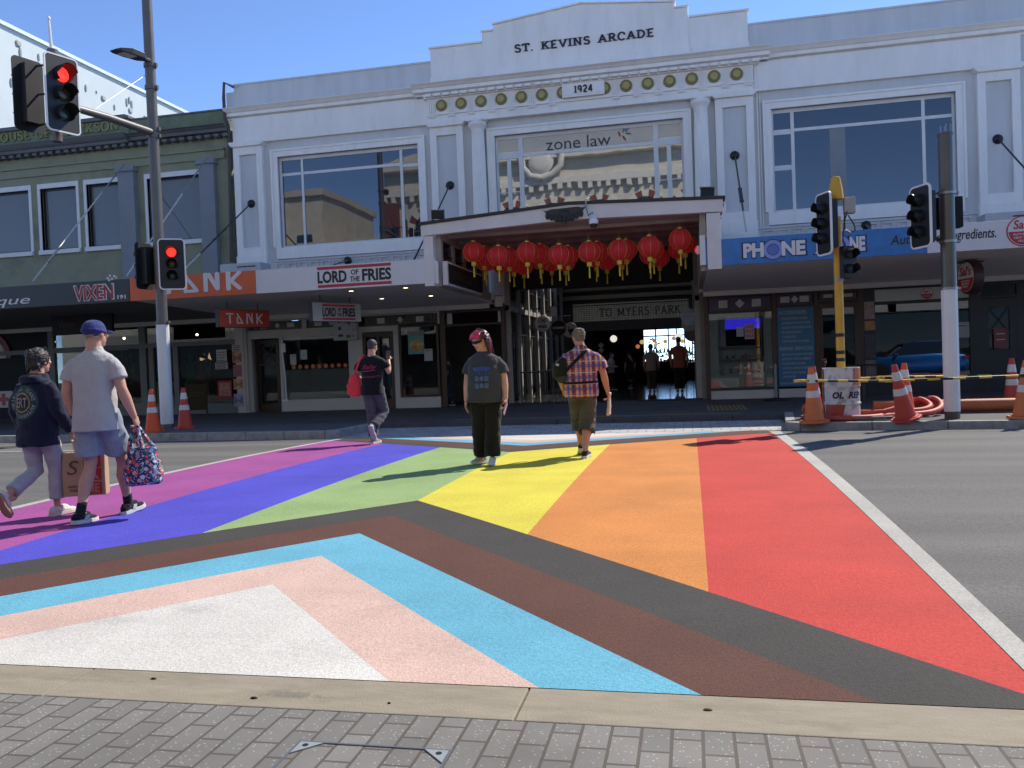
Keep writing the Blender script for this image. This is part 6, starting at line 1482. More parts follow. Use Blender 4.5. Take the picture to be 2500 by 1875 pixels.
for k in range(5):
    cx, cy = 3.0 + random.uniform(-.12, .12), 14.6 + random.uniform(-.08, .08)
    mb.tube([Vector((cx + random.uniform(.2, .38) * math.cos(a), cy + random.uniform(.06, .12) * math.sin(a), .165 + .012 * k)) for a in [i * .45 for i in range(13)]], .009, 5)
tag(mb.build('cable', M('grey_cable', (.12, .12, .13), .5), smooth=True), 'tangle of thin grey and black cable on the kerb between drum and leaning cone', 'cable')
# dark stand and umbrella base beside the phone shop
t = thing('sign_stand', 'dark flat foot stand with a thin pole outside the phone shop', 'stand', (2.2, 22.8, .1))
a = at(1895, 979, 22.6); mb = MB(); mb.lathe([(.001, 0), (.32, 0), (.3, .05), (.06, .08), (.001, .09)], (a.x, 22.6, .1), 20); mb.build('foot', BLACKM, t, smooth=True); mb = MB(); mb.tube([(a.x, 22.6, .15), (a.x, 22.6, 1.05)], .035, 8); mb.build('pole', MGREY, t)
a = at(2105, 890, 21.5); t = thing('cafe_table', 'round dark cafe table behind the drum', 'table', (a.x, 21.5, .1))
mb = MB(); mb.lathe([(.001, a.z - .03), (.45, a.z - .03), (.45, a.z), (.001, a.z)], (a.x, 21.5, 0), 24); mb.build('tabletop', BLACKM, t, smooth=True); mb = MB(); mb.tube([(a.x, 21.5, .1), (a.x, 21.5, a.z)], .04, 8); mb.build('leg', BLACK, t)
# tables and stools in the shaded entrance
for i, (xx, yy) in enumerate(((-4.7, 24.8), (-4.6, 26.6), (-4.65, 28.4))):
    t = thing('bar_table', 'small dark high table along the left passage wall, %s one' % ('nearest', 'middle', 'farthest')[i], 'table', (xx, yy, .16), 'dark tables in the passage')
    mb = MB(); mb.box(xx - .3, xx + .3, yy - .3, yy + .3, 1.02, 1.06); mb.build('tabletop', BLACK, t)
    for q, r_ in ((-.26, -.26), (.26, -.26), (-.26, .26), (.26, .26)):
        mb = MB(); mb.box(xx + q - .015, xx + q + .015, yy + r_ - .015, yy + r_ + .015, .16, 1.02); mb.build('leg', BLACK, t)
GLB = M('globe_glow', (.8, .78, .72), .4, emit=(1, .95, .82), es=.35)
for i, (px, py, yy) in enumerate(((1498, 827, 38), (1657, 822, 38))):
    c = at(px, py, yy); t = thing('globe_lamp', 'white globe lamp hanging in the passage, %s of two' % ('left', 'right')[i], 'lamp', tuple(c), 'globe lamps in the passage'); mb = MB(); mb.ell(c, (.16, .16, .16)); mb.build('globe', GLB, t, smooth=True)
    mb = MB(); mb.tube([c + Vector((0, 0, .15)), (c.x, c.y, 5.0)], .01, 5); mb.build('stem', BLACK, t)
random.seed(21)
for i, (px, py, cc) in enumerate(((1567, 835, (1, .9, .3)), (1598, 832, (1, .3, .25)), (1624, 834, (1, .6, .15)), (1557, 846, (1, .3, .15)), (1601, 842, (1, .9, .4)), (1645, 826, (1, .5, .5)), (1666, 833, (1, .9, .2)))):
    c = at(px, py, 43.5); mb = MB(); mb.ell(c, (.11, .11, .11)); tag(mb.build('bauble_lamp', M('bauble%d' % i, (.2, .15, .05), .2, emit=cc, es=.18), smooth=True), 'coloured glass ball lamp over the far bar, %s from the left' % ('second', 'third', 'fifth', 'first', 'fourth', 'sixth', 'seventh')[i], 'lamp', 'ball lamps over the far bar')
for i, (px, py) in enumerate(((1467, 843), (1468, 855), (1470, 874), (1471, 886))):
    c = at(px, py, 33.5); mb = MB(); mb.obox(c, (.17, .02, .17), Matrix.Rotation(R(45), 3, 'Y')); tag(mb.build('diamond_sign', M('diamond', (.35, .30, .2), .6)), 'small cream diamond plaque beside the plaid man, %s of four down the passage post' % ('first', 'second', 'third', 'lowest')[i], 'sign', 'diamond plaques')
# ------------------------------------------------------------------ people
def V(*a): return Vector(a)
def skin_mat(name, col):
    m = M(name, col, .5, var=.10, vs=9, spec=.4, bump=.05, bs=60)
    b = m.node_tree.nodes['Principled BSDF']; b.inputs['Subsurface Weight'].default_value = .08; b.inputs['Subsurface Radius'].default_value = (.012, .004, .002)
    return m
def oring(c, rx, ry, yaw=0.0, n=22, p=.85):
    out = []
    for j in range(n):
        a = 2 * math.pi * j / n
        x = rx * math.copysign(abs(math.cos(a)) ** p, math.cos(a)); y = ry * math.copysign(abs(math.sin(a)) ** p, math.sin(a))
        out.append(c + V(x * math.cos(yaw) - y * math.sin(yaw), x * math.sin(yaw) + y * math.cos(yaw), 0))
    return out
def hand(mb, wr, el, side, curl=.5, grip=False, nrm=None, k=1.0):
    d = (wr - el).normalized(); s = V(0, 1, 0); nn = nrm or V(-side, 0, 0)
    n = (nn - d * nn.dot(d)).normalized(); s = (s - d * s.dot(d) - n * s.dot(n))
    if s.length < .1: s = d.cross(n)
    s.normalize()
    rm = Matrix((s, n, d)).transposed()
    mb.tube([wr - d * .03, wr + d * .02], [.026 * k, .027 * k], 10)
    mb.ell(wr + d * .052 * k, (.041 * k, .016 * k, .054 * k), rm)
    L = [(.042, .026, .02), (.046, .03, .022), (.043, .027, .021), (.034, .021, .018)]
    for i in range(4):
        p = wr + d * (.092 - .004 * abs(i - 1)) * k + s * (.029 - .0195 * i) * k
        a = 0.15; pts = [p - d * .015 * k, p]
        for j, l in enumerate(L[i]):
            a += (curl * (1.25 if grip else .55)) * (1 + .1 * i)
            p = p + (d * math.cos(a) + n * math.sin(a)) * l * k; pts.append(p)
        mb.tube(pts, [.0095 * k, .0095 * k, .0088 * k, .008 * k, .007 * k], 8, True)
    p = wr + d * .026 * k + s * .03 * k; q = p + (d * .65 + s * .6 + n * .35).normalized() * .036 * k; r_ = q + (d * .8 + s * .1 + n * (.6 if grip else .35)).normalized() * .03 * k
    mb.tube([wr + d * .02 * k + s * .012 * k, p, q, r_], [.014 * k, .0125 * k, .011 * k, .009 * k], 8, True)
class Person:
    def __init__(s, label, loc, rotz, J, skin, hy=0.0, hp=0.0, size=1.0, g=1.0, hk=1.0, grip=(False, False), curl=(.5, .5), vox=.0085, hn=(None, None), calf=1.0):
        s.root = thing('person', label, 'person', loc, rotz=rotz); s.J = {k: V(*v) for k, v in J.items()}; J = s.J; s.g = g; s.hk = hk
        s.HR = Matrix.Rotation(hy, 3, 'Z') @ Matrix.Rotation(hp, 3, 'X'); s.hc = J['head']
        mb = MB(); H = s.H; hk = s.hk
        R_ = s.HR
        # head
        mb.ell(H(0, -.012, .032), (.074*hk, .093*hk, .086*hk), R_, 18, 12); mb.ell(H(0, .02, -.035), (.062*hk, .072*hk, .075*hk), R_, 16, 10)
        mb.ell(H(0, .055, -.088), (.032*hk, .03*hk, .022*hk), R_); mb.ell(H(0, .078, .028), (.055*hk, .018*hk, .018*hk), R_)
        mb.tube([H(0, .088, .018), H(0, .105, -.02), H(0, .095, -.03)], [.009*hk, .0135*hk, .012*hk], 8, True)
        for q in (-1, 1):
            mb.ell(H(q * .014, .09, -.024), (.009*hk, .011*hk, .008*hk), R_); mb.ell(H(q * .04, .07, -.015), (.024*hk, .02*hk, .02*hk), R_)
            mb.ell(H(q * .076, -.005, -.005), (.010*hk, .022*hk, .031*hk), R_)
        mb.tube([H(0, -.03, -.05), J['neck'] + V(0, -.01, .0), J['neck'] + V(0, -.01, -.06)], [.060*hk, .066*hk, .082*hk], 14)
        # trunk (mostly under the clothes)
        pe, ne = J['pelvis'], J['neck']; sh = (J['shL'] + J['shR']) / 2; sw = (J['shR'] - J['shL']).length / 2
        mb.rings([oring(pe + V(0, 0, -.1), .11 * g, .09 * g), oring(pe, .155 * g, .105 * g), oring(pe.lerp(sh, .45), .125 * g, .09 * g), oring(pe.lerp(sh, .75), .15 * g, .10 * g), oring(sh - V(0, 0, .03), sw * .8, .08, p=1), oring(sh + V(0, 0, .03), sw * .5, .065, p=1), oring(ne + V(0, 0, -.005), .06, .058, p=1)])
        for i, q in enumerate('LR'):
            side = -1 if q == 'L' else 1
            mb.tube([J['sh' + q].lerp(sh, .15) - V(0, 0, .07), J['sh' + q].lerp(J['el' + q], .5), J['el' + q], J['el' + q].lerp(J['wr' + q], .35), J['wr' + q]], [.042*g, .050*g, .041*g, .043*g, .029], 12, True)
            hand(mb, J['wr' + q], J['el' + q], side, curl[i], grip[i], hn[i])
            hp_, kn, an = J['hip' + q], J['kn' + q], J['an' + q]
            back = (kn - (hp_ + an) / 2); back = V(0, -.018, 0)
            mb.tube([hp_, hp_.lerp(kn, .5), kn.lerp(hp_, .08), kn.lerp(an, .12), kn.lerp(an, .36) + back, kn.lerp(an, .7) + back * .4, an], [.085*g, .074*g, .054*calf, .05*calf, .059*calf, .043*calf, .034*calf], 14, True)
            mb.ell(an + V(0, .03, -.03), (.035, .08, .03))
        s.body = link('body', fuse(mb, vox, 3), skin, s.root)
        for q in (-1, 1):                                            # eyes
            mb = MB(); mb.ell(H(q * .031, .077, .008), (.0125*hk, .0125*hk, .0125*hk), R_); s.part('eye', mb, EYEW)
        mb = MB(); mb.ell(H(0, .088, -.056), (.024*hk, .01*hk, .0075*hk), R_, 12, 6); s.part('mouth', mb, LIPS)
    def H(s, x, y, z): return s.hc + s.HR @ (V(x, y, z) * s.hk)
    def part(s, name, mb, mat, parent=None, smooth=True): return mb.build(name, mat, parent or s.root, smooth=smooth, local=True)
    def fused(s, name, mb, mat, vox=.01, sm=2, wr=.0, ws=8, parent=None): return link(name, fuse(mb, vox, sm, wr, ws, random.random() * 9), mat, parent or s.root)
    def top(s, name, mat, hem, hemr, waist, chest, sleeve, slr=(.078, .072), vox=.009, wr=.006, collar=0, ws=9, shy=0.0, cr=.085):
        J = s.J; mb = MB(); pe, ne = J['pelvis'], J['neck']; sh = (J['shL'] + J['shR']) / 2; sw = (J['shR'] - J['shL']).length / 2
        def c(z): t = (z - pe.z) / (ne.z - pe.z); return V(pe.x + (ne.x - pe.x) * t, pe.y + (ne.y - pe.y) * t, z)
        lo = V(0, 0, -.045)
        mb.rings([oring(c(hem), *hemr), oring(c(hem + .06), hemr[0] * .985, hemr[1] * .985), oring(c(pe.z + (sh.z - pe.z) * .42), *waist), oring(c(pe.z + (sh.z - pe.z) * .74), *chest), oring(c(sh.z - .09), max(sw * 1.04, chest[0] * .98), chest[1] * .97, p=.9),
                  oring(c(sh.z - .02), sw * 1.06, chest[1] * .82, p=1), oring(c(sh.z + .022), sw * .90, chest[1] * .68, p=1), oring(c(sh.z + .05), sw * .62, .080, p=1), oring(c(ne.z - .002), .072, .07, p=1)])
        for q in 'LR':
            a, e, w_ = J['sh' + q], J['el' + q], J['wr' + q]
            if sleeve <= 1: mb.tube([a.lerp(sh, .5) + lo * 1.2, a.lerp(sh, .10) + lo * .95, a.lerp(e, max(.3, sleeve * .6)), a.lerp(e, sleeve)], [slr[0] * .6, slr[0] * .76, slr[0] * .84, slr[1] * .88], 16, False)
            else: mb.tube([a.lerp(sh, .5) + lo * 1.2, a.lerp(sh, .10) + lo * .95, a.lerp(e, .6), e, e.lerp(w_, .5), e.lerp(w_, sleeve - 1)], [slr[0] * .6, slr[0] * .83, slr[0] * .95, slr[0] * .85, slr[1] * 1.05, slr[1]], 16)
        if collar:
            nn = 20; mb.rings([oring(c(ne.z - .05), cr + .01, cr, p=1), oring(c(ne.z + collar), cr - .018, cr - .018, p=1)])
        return s.fused(name, mb, mat, vox, 7, wr, ws)
    def bottoms(s, name, mat, top, hipr, thigh, knee, hem, frac, vox=.009, wr=.006, ws=9):
        J = s.J; mb = MB(); pe = J['pelvis']
        mb.rings([oring(pe + V(0, 0, -.12), hipr[0] * .72, hipr[1] * .8), oring(pe + V(0, 0, -.06), hipr[0] * .98, hipr[1]), oring(pe + V(0, -.005, .0), *hipr), oring(V(pe.x, pe.y, top), hipr[0] * .9, hipr[1] * .92)])
        for q in 'LR':
            h, k, a = J['hip' + q], J['kn' + q], J['an' + q]
            if frac <= 1: mb.tube([h + V(0, 0, .03), h.lerp(k, .35), h.lerp(k, frac)], [thigh, thigh * .98, hem], 18)
            else: mb.tube([h + V(0, 0, .03), h.lerp(k, .4), k, k.lerp(a, .45), k.lerp(a, frac - 1)], [thigh, thigh * .93, knee, (knee + hem) / 2, hem], 18)
        return s.fused(name, mb, mat, vox, 2, wr, ws)
    def shoe(s, q, yaw, pitch, upper, sole, sc=1.0, extra=None):
        a = s.J['an' + q]; rm = Matrix.Rotation(yaw, 3, 'Z') @ Matrix.Rotation(pitch, 3, 'X')
        T = lambda x, y, z: a + rm @ (V(x, y, z) * sc)
        mb = MB(); mb.ell(T(0, -.045, -.048), V(.037, .047, .042) * sc, rm); mb.ell(T(0, .03, -.045), V(.039, .085, .036) * sc, rm); mb.ell(T(0, .115, -.058), V(.044, .075, .026) * sc, rm); mb.ell(T(0, .05, -.03), V(.03, .07, .035) * sc, rm); mb.tube([T(0, -.025, -.04), T(0, -.025, -.008)], [.042 * sc, .040 * sc], 14)
        sh = s.fused('shoe', mb, upper, .007, 2)
        out = [(0, -.09), (.034, -.075), (.04, -.02), (.036, .04), (.048, .11), (.04, .165), (.012, .192), (-.012, .192), (-.036, .165), (-.045, .11), (-.036, .04), (-.04, -.02), (-.034, -.075)]
        def rise(y): return .012 * max(0, (y - .11) / .08) ** 1.5
        mb = MB(); mb.rings([[T(x * 1.03, y * 1.02, -.094 + rise(y)) for x, y in out], [T(x * 1.06, y * 1.03, -.08 + rise(y)) for x, y in out], [T(x * 1.0, y, -.062 + rise(y)) for x, y in out]]); s.part('sole', mb, sole, sh)
        if extra:
            mb = MB()
            for sx in (-1, 1): mb.rings([[T(sx * (.041 + d), y, z) for y, z in ((.0, -.062), (.045, -.062), (.06, -.03), (.02, -.025))] for d in (-.01, .002)])
            s.part('side_mark', mb, extra, sh, False)
        return sh
    def sock(s, q, mat, z1=.1, r=.043):
        a, k = s.J['an' + q], s.J['kn' + q]; d = (k - a).normalized(); mb = MB(); mb.tube([a - d * .03, a + d * z1], [r, r], 14); return s.part('sock', mb, mat)
    def project(s, me, target, mat, name, direction, off=.005):       # lay a flat print on a garment
        bm = bmesh.new(); bm.from_mesh(target.data); tr = BVHTree.FromBMesh(bm)
        bm2 = bmesh.new(); bm2.from_mesh(me)
        bmesh.ops.subdivide_edges(bm2, edges=[e for e in bm2.edges if e.calc_length() > .05], cuts=2)
        bmesh.ops.triangulate(bm2, faces=bm2.faces)
        for v in bm2.verts:
            h, n, i, d = tr.ray_cast(v.co - direction * .6, direction)
            if h is not None: v.co = h - direction * off
        bm2.to_mesh(me); bm.free(); bm2.free()
        return link(name, me, mat, target)
EYEW = M('eye_white', (.55, .52, .50), .2); LIPS = M('lips', (.42, .16, .13), .5)
SK1 = skin_mat('skin_fair', (.50, .27, .19)); SK2 = skin_mat('skin_light', (.53, .30, .20)); SK3 = skin_mat('skin_tan', (.48, .27, .18)); SK4 = skin_mat('skin_ruddy', (.50, .25, .17))
def cloth(name, col, var=.08, vs=5, bump=.3, rough=.9):
    m = M(name, col, rough, var=var, vs=vs, spec=.15); t = m.node_tree; b = t.nodes['Principled BSDF']     # weave and folds
    tc = t.nodes.new('ShaderNodeTexCoord'); mp = t.nodes.new('ShaderNodeMapping'); mp.inputs['Scale'].default_value = (1, 1, .45); mp.inputs['Rotation'].default_value = (.25, .35, .0); t.links.new(tc.outputs['Object'], mp.inputs[0])
    n = t.nodes.new('ShaderNodeTexNoise'); n.inputs['Scale'].default_value = 13; n.inputs['Detail'].default_value = 2; n.inputs['Distortion'].default_value = 1.2; t.links.new(mp.outputs[0], n.inputs[0])
    bp = t.nodes.new('ShaderNodeBump'); bp.inputs['Strength'].default_value = .4; bp.inputs['Distance'].default_value = .025; t.links.new(n.outputs[0], bp.inputs['Height']); t.links.new(bp.outputs[0], b.inputs['Normal'])
    b.inputs['Sheen Weight'].default_value = .15
    return m
def zat(x, y): return zc(y)

# -- man in the grey polo shirt and blue cap
gm = Person('man in light grey polo shirt, denim shorts and blue cap carrying a floral bag', (-5.13, 6.42, zat(0, 6.42)), R(4), dict(pelvis=(0, 0, .93), neck=(0, .03, 1.50), shL=(-.185, 0, 1.425), shR=(.185, .01, 1.425), head=(.01, .05, 1.635), elL=(-.245, -.03, 1.14), wrL=(-.235, .05, .89), elR=(.262, .0, 1.15), wrR=(.30, .10, .905), hipL=(-.095, 0, .92), hipR=(.095, .02, .92), knL=(-.085, .03, .49), anL=(-.075, -.16, .10), knR=(.09, .22, .52), anR=(.075, .30, .105)), SK1, R(-14), R(2), g=1.08, grip=(True, True), curl=(.55, .62), hk=1.0)
GPOLO = cloth('grey_polo', (.39, .385, .40), .05)
gm.top('shirt', GPOLO, .79, (.196, .15), (.178, .14), (.196, .145), .68, (.082, .088), collar=.03, wr=.007, ws=7)
DENIM = cloth('denim_shorts', (.24, .275, .33), .15, 12)
gm.bottoms('shorts', DENIM, .95, (.176, .132), .108, .1, .122, .82, wr=.007)
NBB = cloth('black_suede', (.012, .012, .014), .2); NBS = M('pale_sole', (.55, .55, .53), .6); NBM = M('shoe_mark', (.50, .50, .47), .5); SOCKB = cloth('black_sock', (.015, .015, .018))
for q, yw, pt in (('L', R(-4), R(-4)), ('R', R(-6), R(6))): gm.shoe(q, yw, pt, NBB, NBS, 1.05, NBM); gm.sock(q, SOCKB, .085, .042)
mb = MB(); mb.ell(gm.H(0, -.02, .048), (.086, .106, .085), gm.HR, 20, 12); mb.tube([gm.H(.084 * math.cos(a), -.02 + .103 * math.sin(a), .03 - .012 * math.sin(a)) for a in [2 * math.pi * i / 24 for i in range(25)]], .014, 8)
CAPB = cloth('navy_cap', (.030, .034, .145), .12)
cp = gm.fused('cap', mb, CAPB, .008, 2, .004, 14)
mb = MB(); n = 12; up = [gm.H(.072 * math.cos(a) * 1.05, .06 + .125 * math.sin(a), .035 - .02 * math.sin(a)) for a in [math.pi * i / n for i in range(n + 1)]]; mb.rings([up, [p + V(0, 0, -.012) for p in up]]); gm.part('brim', mb, CAPB, cp)
mb = MB(); mb.ell(gm.H(0, -.075, -.005), (.055, .03, .018), gm.HR); gm.part('hair', mb, M('short_fair_hair', (.30, .17, .09), .8))
mb = MB(); d = (gm.J['wrL'] - gm.J['elL']).normalized(); mb.tube([gm.J['wrL'] - d * .05, gm.J['wrL'] - d * .015], [.034, .033], 14); gm.part('watch_strap', mb, BLACKM)

# -- person in the navy jacket
jk = Person('person with short dark hair in navy jacket with round back emblem and pale jeans', (-5.80, 6.50, zat(0, 6.5)), R(-3), dict(pelvis=(0, 0, .80), neck=(0, .03, 1.29), shL=(-.155, 0, 1.225), shR=(.155, .01, 1.225), head=(.01, .05, 1.42), elL=(-.205, -.02, .97), wrL=(-.20, .06, .75), elR=(.205, .03, .97), wrR=(.235, .15, .77), hipL=(-.085, 0, .79), hipR=(.085, .02, .79), knL=(-.09, .05, .43), anL=(-.10, -.27, .245), knR=(.07, .12, .45), anR=(.06, .12, .095)), SK3, R(-6), R(4), g=.95, calf=.78, hk=.96, grip=(False, True), curl=(.5, .6))
NAVYJ = cloth('navy_jacket', (.012, .016, .038), .2)
jt = jk.top('jacket', NAVYJ, .66, (.185, .145), (.172, .138), (.172, .134), 1.93, (.078, .052), wr=.011, collar=.02, ws=8, cr=.10)
mb = MB(); mb.rings([oring(V(0, -.03, 1.23), .12, .085), oring(V(0, -.05, 1.28), .10, .07), oring(V(0, -.03, 1.30), .085, .06)]); jk.fused('hood', mb, NAVYJ, .01, 2, .006)
LDEN = cloth('light_jeans', (.36, .385, .43), .14, 10)
jk.bottoms('jeans', LDEN, .86, (.165, .125), .090, .070, .064, 1.82, wr=.008)
WSH = cloth('white_trainer', (.62, .58, .55), .05); WSO = M('cream_sole', (.58, .54, .47), .6); BSO = M('tan_sole', (.32, .22, .14), .7)
jk.shoe('R', R(-10), R(2), WSH, WSO, .95); jk.shoe('L', R(4), R(-62), WSH, BSO, .95)
mb = MB(); mb.ell(jk.H(0, -.02, .045), (.086, .104, .088), jk.HR, 18, 12); mb.ell(jk.H(0, -.055, -.015), (.074, .055, .07), jk.HR); mb.ell(jk.H(.05, .0, .02), (.038, .06, .06), jk.HR); mb.ell(jk.H(-.05, .0, .02), (.038, .06, .06), jk.HR)
HAIRD = M('dark_hair', (.018, .014, .013), .5, var=.5, vs=30, stretch=(3, 3, .6), bump=.8, bs=70)
random.seed(9)
for i in range(26):
    a = random.uniform(-2.6, -.5); z = random.uniform(-.03, .10); mb.tube([jk.H(.07 * math.cos(a), .085 * math.sin(a) - .01, z + .03), jk.H(.092 * math.cos(a), .108 * math.sin(a) - .01, z - .02), jk.H(.09 * math.cos(a + .1), .104 * math.sin(a + .1), z - .075)], [.014, .012, .005], 6)
jk.fused('hair', mb, HAIRD, .006, 1, .006, 30)
mb = MB(); mb.tube([jk.H(-.07, .03, .115), jk.H(.0, .07, .13), jk.H(.075, .03, .115)], .008, 6); jk.part('sunglasses', mb, BLACK)
# round emblem with lettering and monogram
Yd = V(0, 1, 0)
def ring_mesh(r0, r1, cx, cz, n=40):
    me = bpy.data.meshes.new('ring'); vs = []; fs = []
    for i in range(n):
        a = 2 * math.pi * i / n
        vs += [(cx + r0 * math.cos(a), 0, cz + r0 * math.sin(a)), (cx + r1 * math.cos(a), 0, cz + r1 * math.sin(a))]
    for i in range(n): j = (i + 1) % n; fs.append((2*i, 2*i+1, 2*j+1, 2*j))
    me.from_pydata(vs, [], fs); return me
ex, ez = -.035, 1.055
jk.project(ring_mesh(.001, .155, ex, ez), jt, M('emblem_teal', (.012, .055, .06), .8), 'emblem_disc', Yd, .004)
jk.project(ring_mesh(.078, .090, ex, ez), jt, M('emblem_gold', (.30, .22, .07), .7), 'emblem_ring', Yd, .007)
jk.project(ring_mesh(.001, .077, ex, ez), jt, M('emblem_dark', (.02, .02, .03), .8), 'emblem_field', Yd, .006)
EW = M('emblem_white', (.45, .44, .46), .8)
me, tw = text_mesh('ERT', .085, .115, bold=.02, thick=0); 
for v in me.vertices: v.co = V(v.co.x - tw/2 + ex, 0, v.co.z - .042 + ez)
jk.project(me, jt, EW, 'lettering', Yd, .010)
word = 'ORIGINAL JEANS AUTHENTIC '
for i, ch in enumerate(word):
    if ch == ' ': continue
    a = R(200 - 360 * i / len(word)); me, tw = text_mesh(ch, .032, bold=.03, thick=0)
    for v in me.vertices:
        x, z = v.co.x - tw/2, v.co.z; rr_ = .108 + z; v.co = V(ex + rr_ * math.cos(a) + x * math.sin(a), 0, ez + rr_ * math.sin(a) - x * math.cos(a))
    jk.project(me, jt, EW, 'lettering', Yd, .009)

# -- man in the black shirt with the phone
ba = Person('man in black printed shirt and grey trousers walking away holding up his phone', (-5.27, 13.33, zat(0, 13.33)), R(-4), dict(pelvis=(0, 0, .93), neck=(0, .03, 1.50), shL=(-.20, 0, 1.43), shR=(.20, .01, 1.43), head=(.0, .07, 1.64), elL=(-.27, -.01, 1.16), wrL=(-.22, .16, 1.02), elR=(.29, .06, 1.20), wrR=(.22, .22, 1.40), hipL=(-.09, 0, .92), hipR=(.09, .02, .92), knL=(-.05, .05, .50), anL=(-.02, .02, .10), knR=(.13, .16, .53), anR=(.06, -.16, .30)), SK2, R(0), R(-14), calf=.8, g=1.02, grip=(True, True), curl=(.5, .5), vox=.011, hn=(None, V(-.2, .9, .2)))
BTEE = cloth('black_tee', (.010, .010, .012), .2)
bt = ba.top('shirt', BTEE, .83, (.198, .15), (.175, .13), (.195, .14), .66, (.085, .09), vox=.011, wr=.007)
GTR = cloth('grey_trousers', (.085, .08, .095), .12)
ba.bottoms('trousers', GTR, .97, (.172, .13), .105, .085, .085, 1.93, vox=.011, wr=.011, ws=10)
GSH = cloth('grey_trainer', (.25, .27, .27)); ba.shoe('L', R(-6), R(0), GSH, WSO, 1.05); ba.shoe('R', R(4), R(-58), GSH, M('mint_sole', (.40, .47, .42), .6), 1.05)
mb = MB(); mb.ell(ba.H(0, -.02, .045), (.081, .099, .084), ba.HR, 18, 12); mb.ell(ba.H(0, -.06, -.005), (.068, .045, .05), ba.HR); ba.fused('hair', mb, M('greying_dark_hair', (.045, .042, .042), .7, var=.4, vs=25), .008, 1, .005, 28)
PINK = M('neon_pink_print', (.60, .06, .13), .7)
for s_, zz, hh, ww in (('Bally', 1.245, .095, .25), ('The Special™', 1.115, .042, .30)):
    me, tw = text_mesh(s_, hh, ww, bold=.015, shear=.3 if s_ == 'Bally' else 0, thick=0)
    for v in me.vertices: v.co = V(v.co.x - tw/2 + .015, 0, v.co.z + zz)
    ba.project(me, bt, PINK, 'lettering', Yd, .008)
me = bpy.data.meshes.new('sw'); me.from_pydata([(-.12, 0, 1.225), (.13, 0, 1.245), (.13, 0, 1.25), (-.12, 0, 1.233)], [], [(0, 1, 2, 3)]); ba.project(me, bt, PINK, 'underline', Yd, .008)

# -- woman with headphones walking towards the camera
wo = Person('woman with red dyed hair, headphones and sunglasses in charcoal tee and black trousers', (-2.46, 9.93, zat(0, 9.93)), R(180), dict(pelvis=(0, 0, .87), neck=(0, .02, 1.385), shL=(-.18, 0, 1.30), shR=(.18, 0, 1.30), head=(.025, .06, 1.512), elL=(-.238, -.01, 1.045), wrL=(-.262, .06, .80), elR=(.222, .0, 1.05), wrR=(.232, .06, .81), hipL=(-.09, 0, .86), hipR=(.09, .0, .86), knL=(-.085, .05, .46), anL=(-.075, .08, .10), knR=(.085, .02, .46), anR=(.095, -.06, .10)), SK2, R(-34), R(-16), calf=.8, g=1.06, hk=1.06, grip=(True, False), curl=(.5, .35), vox=.0085)
CTEE = cloth('charcoal_tee', (.050, .052, .055), .1)
wt = wo.top('shirt', CTEE, .765, (.226, .18), (.208, .17), (.202, .165), .74, (.085, .096), wr=.008, ws=7)
BTR = cloth('black_trousers', (.014, .013, .011), .2)
wo.bottoms('trousers', BTR, .92, (.198, .158), .115, .095, .10, 1.97, wr=.009)
PSH = cloth('grey_pink_trainer', (.38, .36, .37), .15, 20); wo.shoe('R', R(-32), R(0), PSH, NBS, .95, M('purple_mark', (.3, .08, .22), .6)); wo.shoe('L', R(4), R(0), cloth('white_pink_trainer', (.55, .50, .52)), NBS, .95)
mb = MB(); mb.ell(wo.H(0, -.022, .05), (.087, .103, .084), wo.HR, 18, 12)
for q in (-1, 1):
    mb.tube([wo.H(q * .07, -.01, .06), wo.H(q * .085, -.03, -.02), wo.H(q * .082, -.035, -.09), wo.H(q * .075, -.035, -.155)], [.035, .034, .032, .018], 10, True)
mb.tube([wo.H(0, -.08, .04), wo.H(0, -.095, -.05), wo.H(0, -.085, -.16)], [.06, .06, .035], 12, True)
HW = bpy.data.materials.new('red_violet_hair'); HW.use_nodes = True; b_ = HW.node_tree.nodes['Principled BSDF']; tcw = HW.node_tree.nodes.new('ShaderNodeTexCoord'); nw = HW.node_tree.nodes.new('ShaderNodeTexNoise'); nw.inputs['Scale'].default_value = 16
rw = HW.node_tree.nodes.new('ShaderNodeValToRGB'); rw.color_ramp.elements[0].color = (.03, .008, .025, 1); rw.color_ramp.elements[1].color = (.16, .03, .04, 1); rw.color_ramp.elements[0].position = .4; rw.color_ramp.elements[1].position = .62
HW.node_tree.links.new(tcw.outputs['Object'], nw.inputs[0]); HW.node_tree.links.new(nw.outputs[0], rw.inputs[0]); HW.node_tree.links.new(rw.outputs[0], b_.inputs['Base Color']); b_.inputs['Roughness'].default_value = .4
random.seed(4)
for i in range(44):
    a = random.uniform(-2.9, -.25); L = random.uniform(.10, .24); r0 = random.uniform(.085, .10)
    mb.tube([wo.H(r0 * .85 * math.cos(a), .1 * math.sin(a) - .01, .05), wo.H(r0 * 1.02 * math.cos(a), .105 * math.sin(a) - .015, -.03), wo.H(r0 * 1.02 * math.cos(a) + random.uniform(-.015, .02), .10 * math.sin(a) - .015, .02 - L)], [.016, .014, .004], 6)
wo.fused('hair', mb, HW, .006, 1, .005, 30)
mb = MB()
for i in range(9):
    x = -.07 + i * .0165; mb.tube([wo.H(x * .75, .02, .128 - abs(x) * .3), wo.H(x, .066, .102 - abs(x) * .25), wo.H(x * 1.05 + .006, .082, .070 - abs(x) * .25), wo.H(x * 1.1 + .012, .084, .045 - abs(x) * .2)], [.013, .014, .010, .005], 8, True)
wo.fused('fringe', mb, M('red_fringe', (.50, .02, .06), .4, var=.4, vs=40), .006, 1, .003, 30)
mb = MB(); mb.tube([wo.H(.093 * math.cos(a), -.015, .035 + .108 * math.sin(a)) for a in [math.pi * i / 18 for i in range(19)]], .0085, 8)
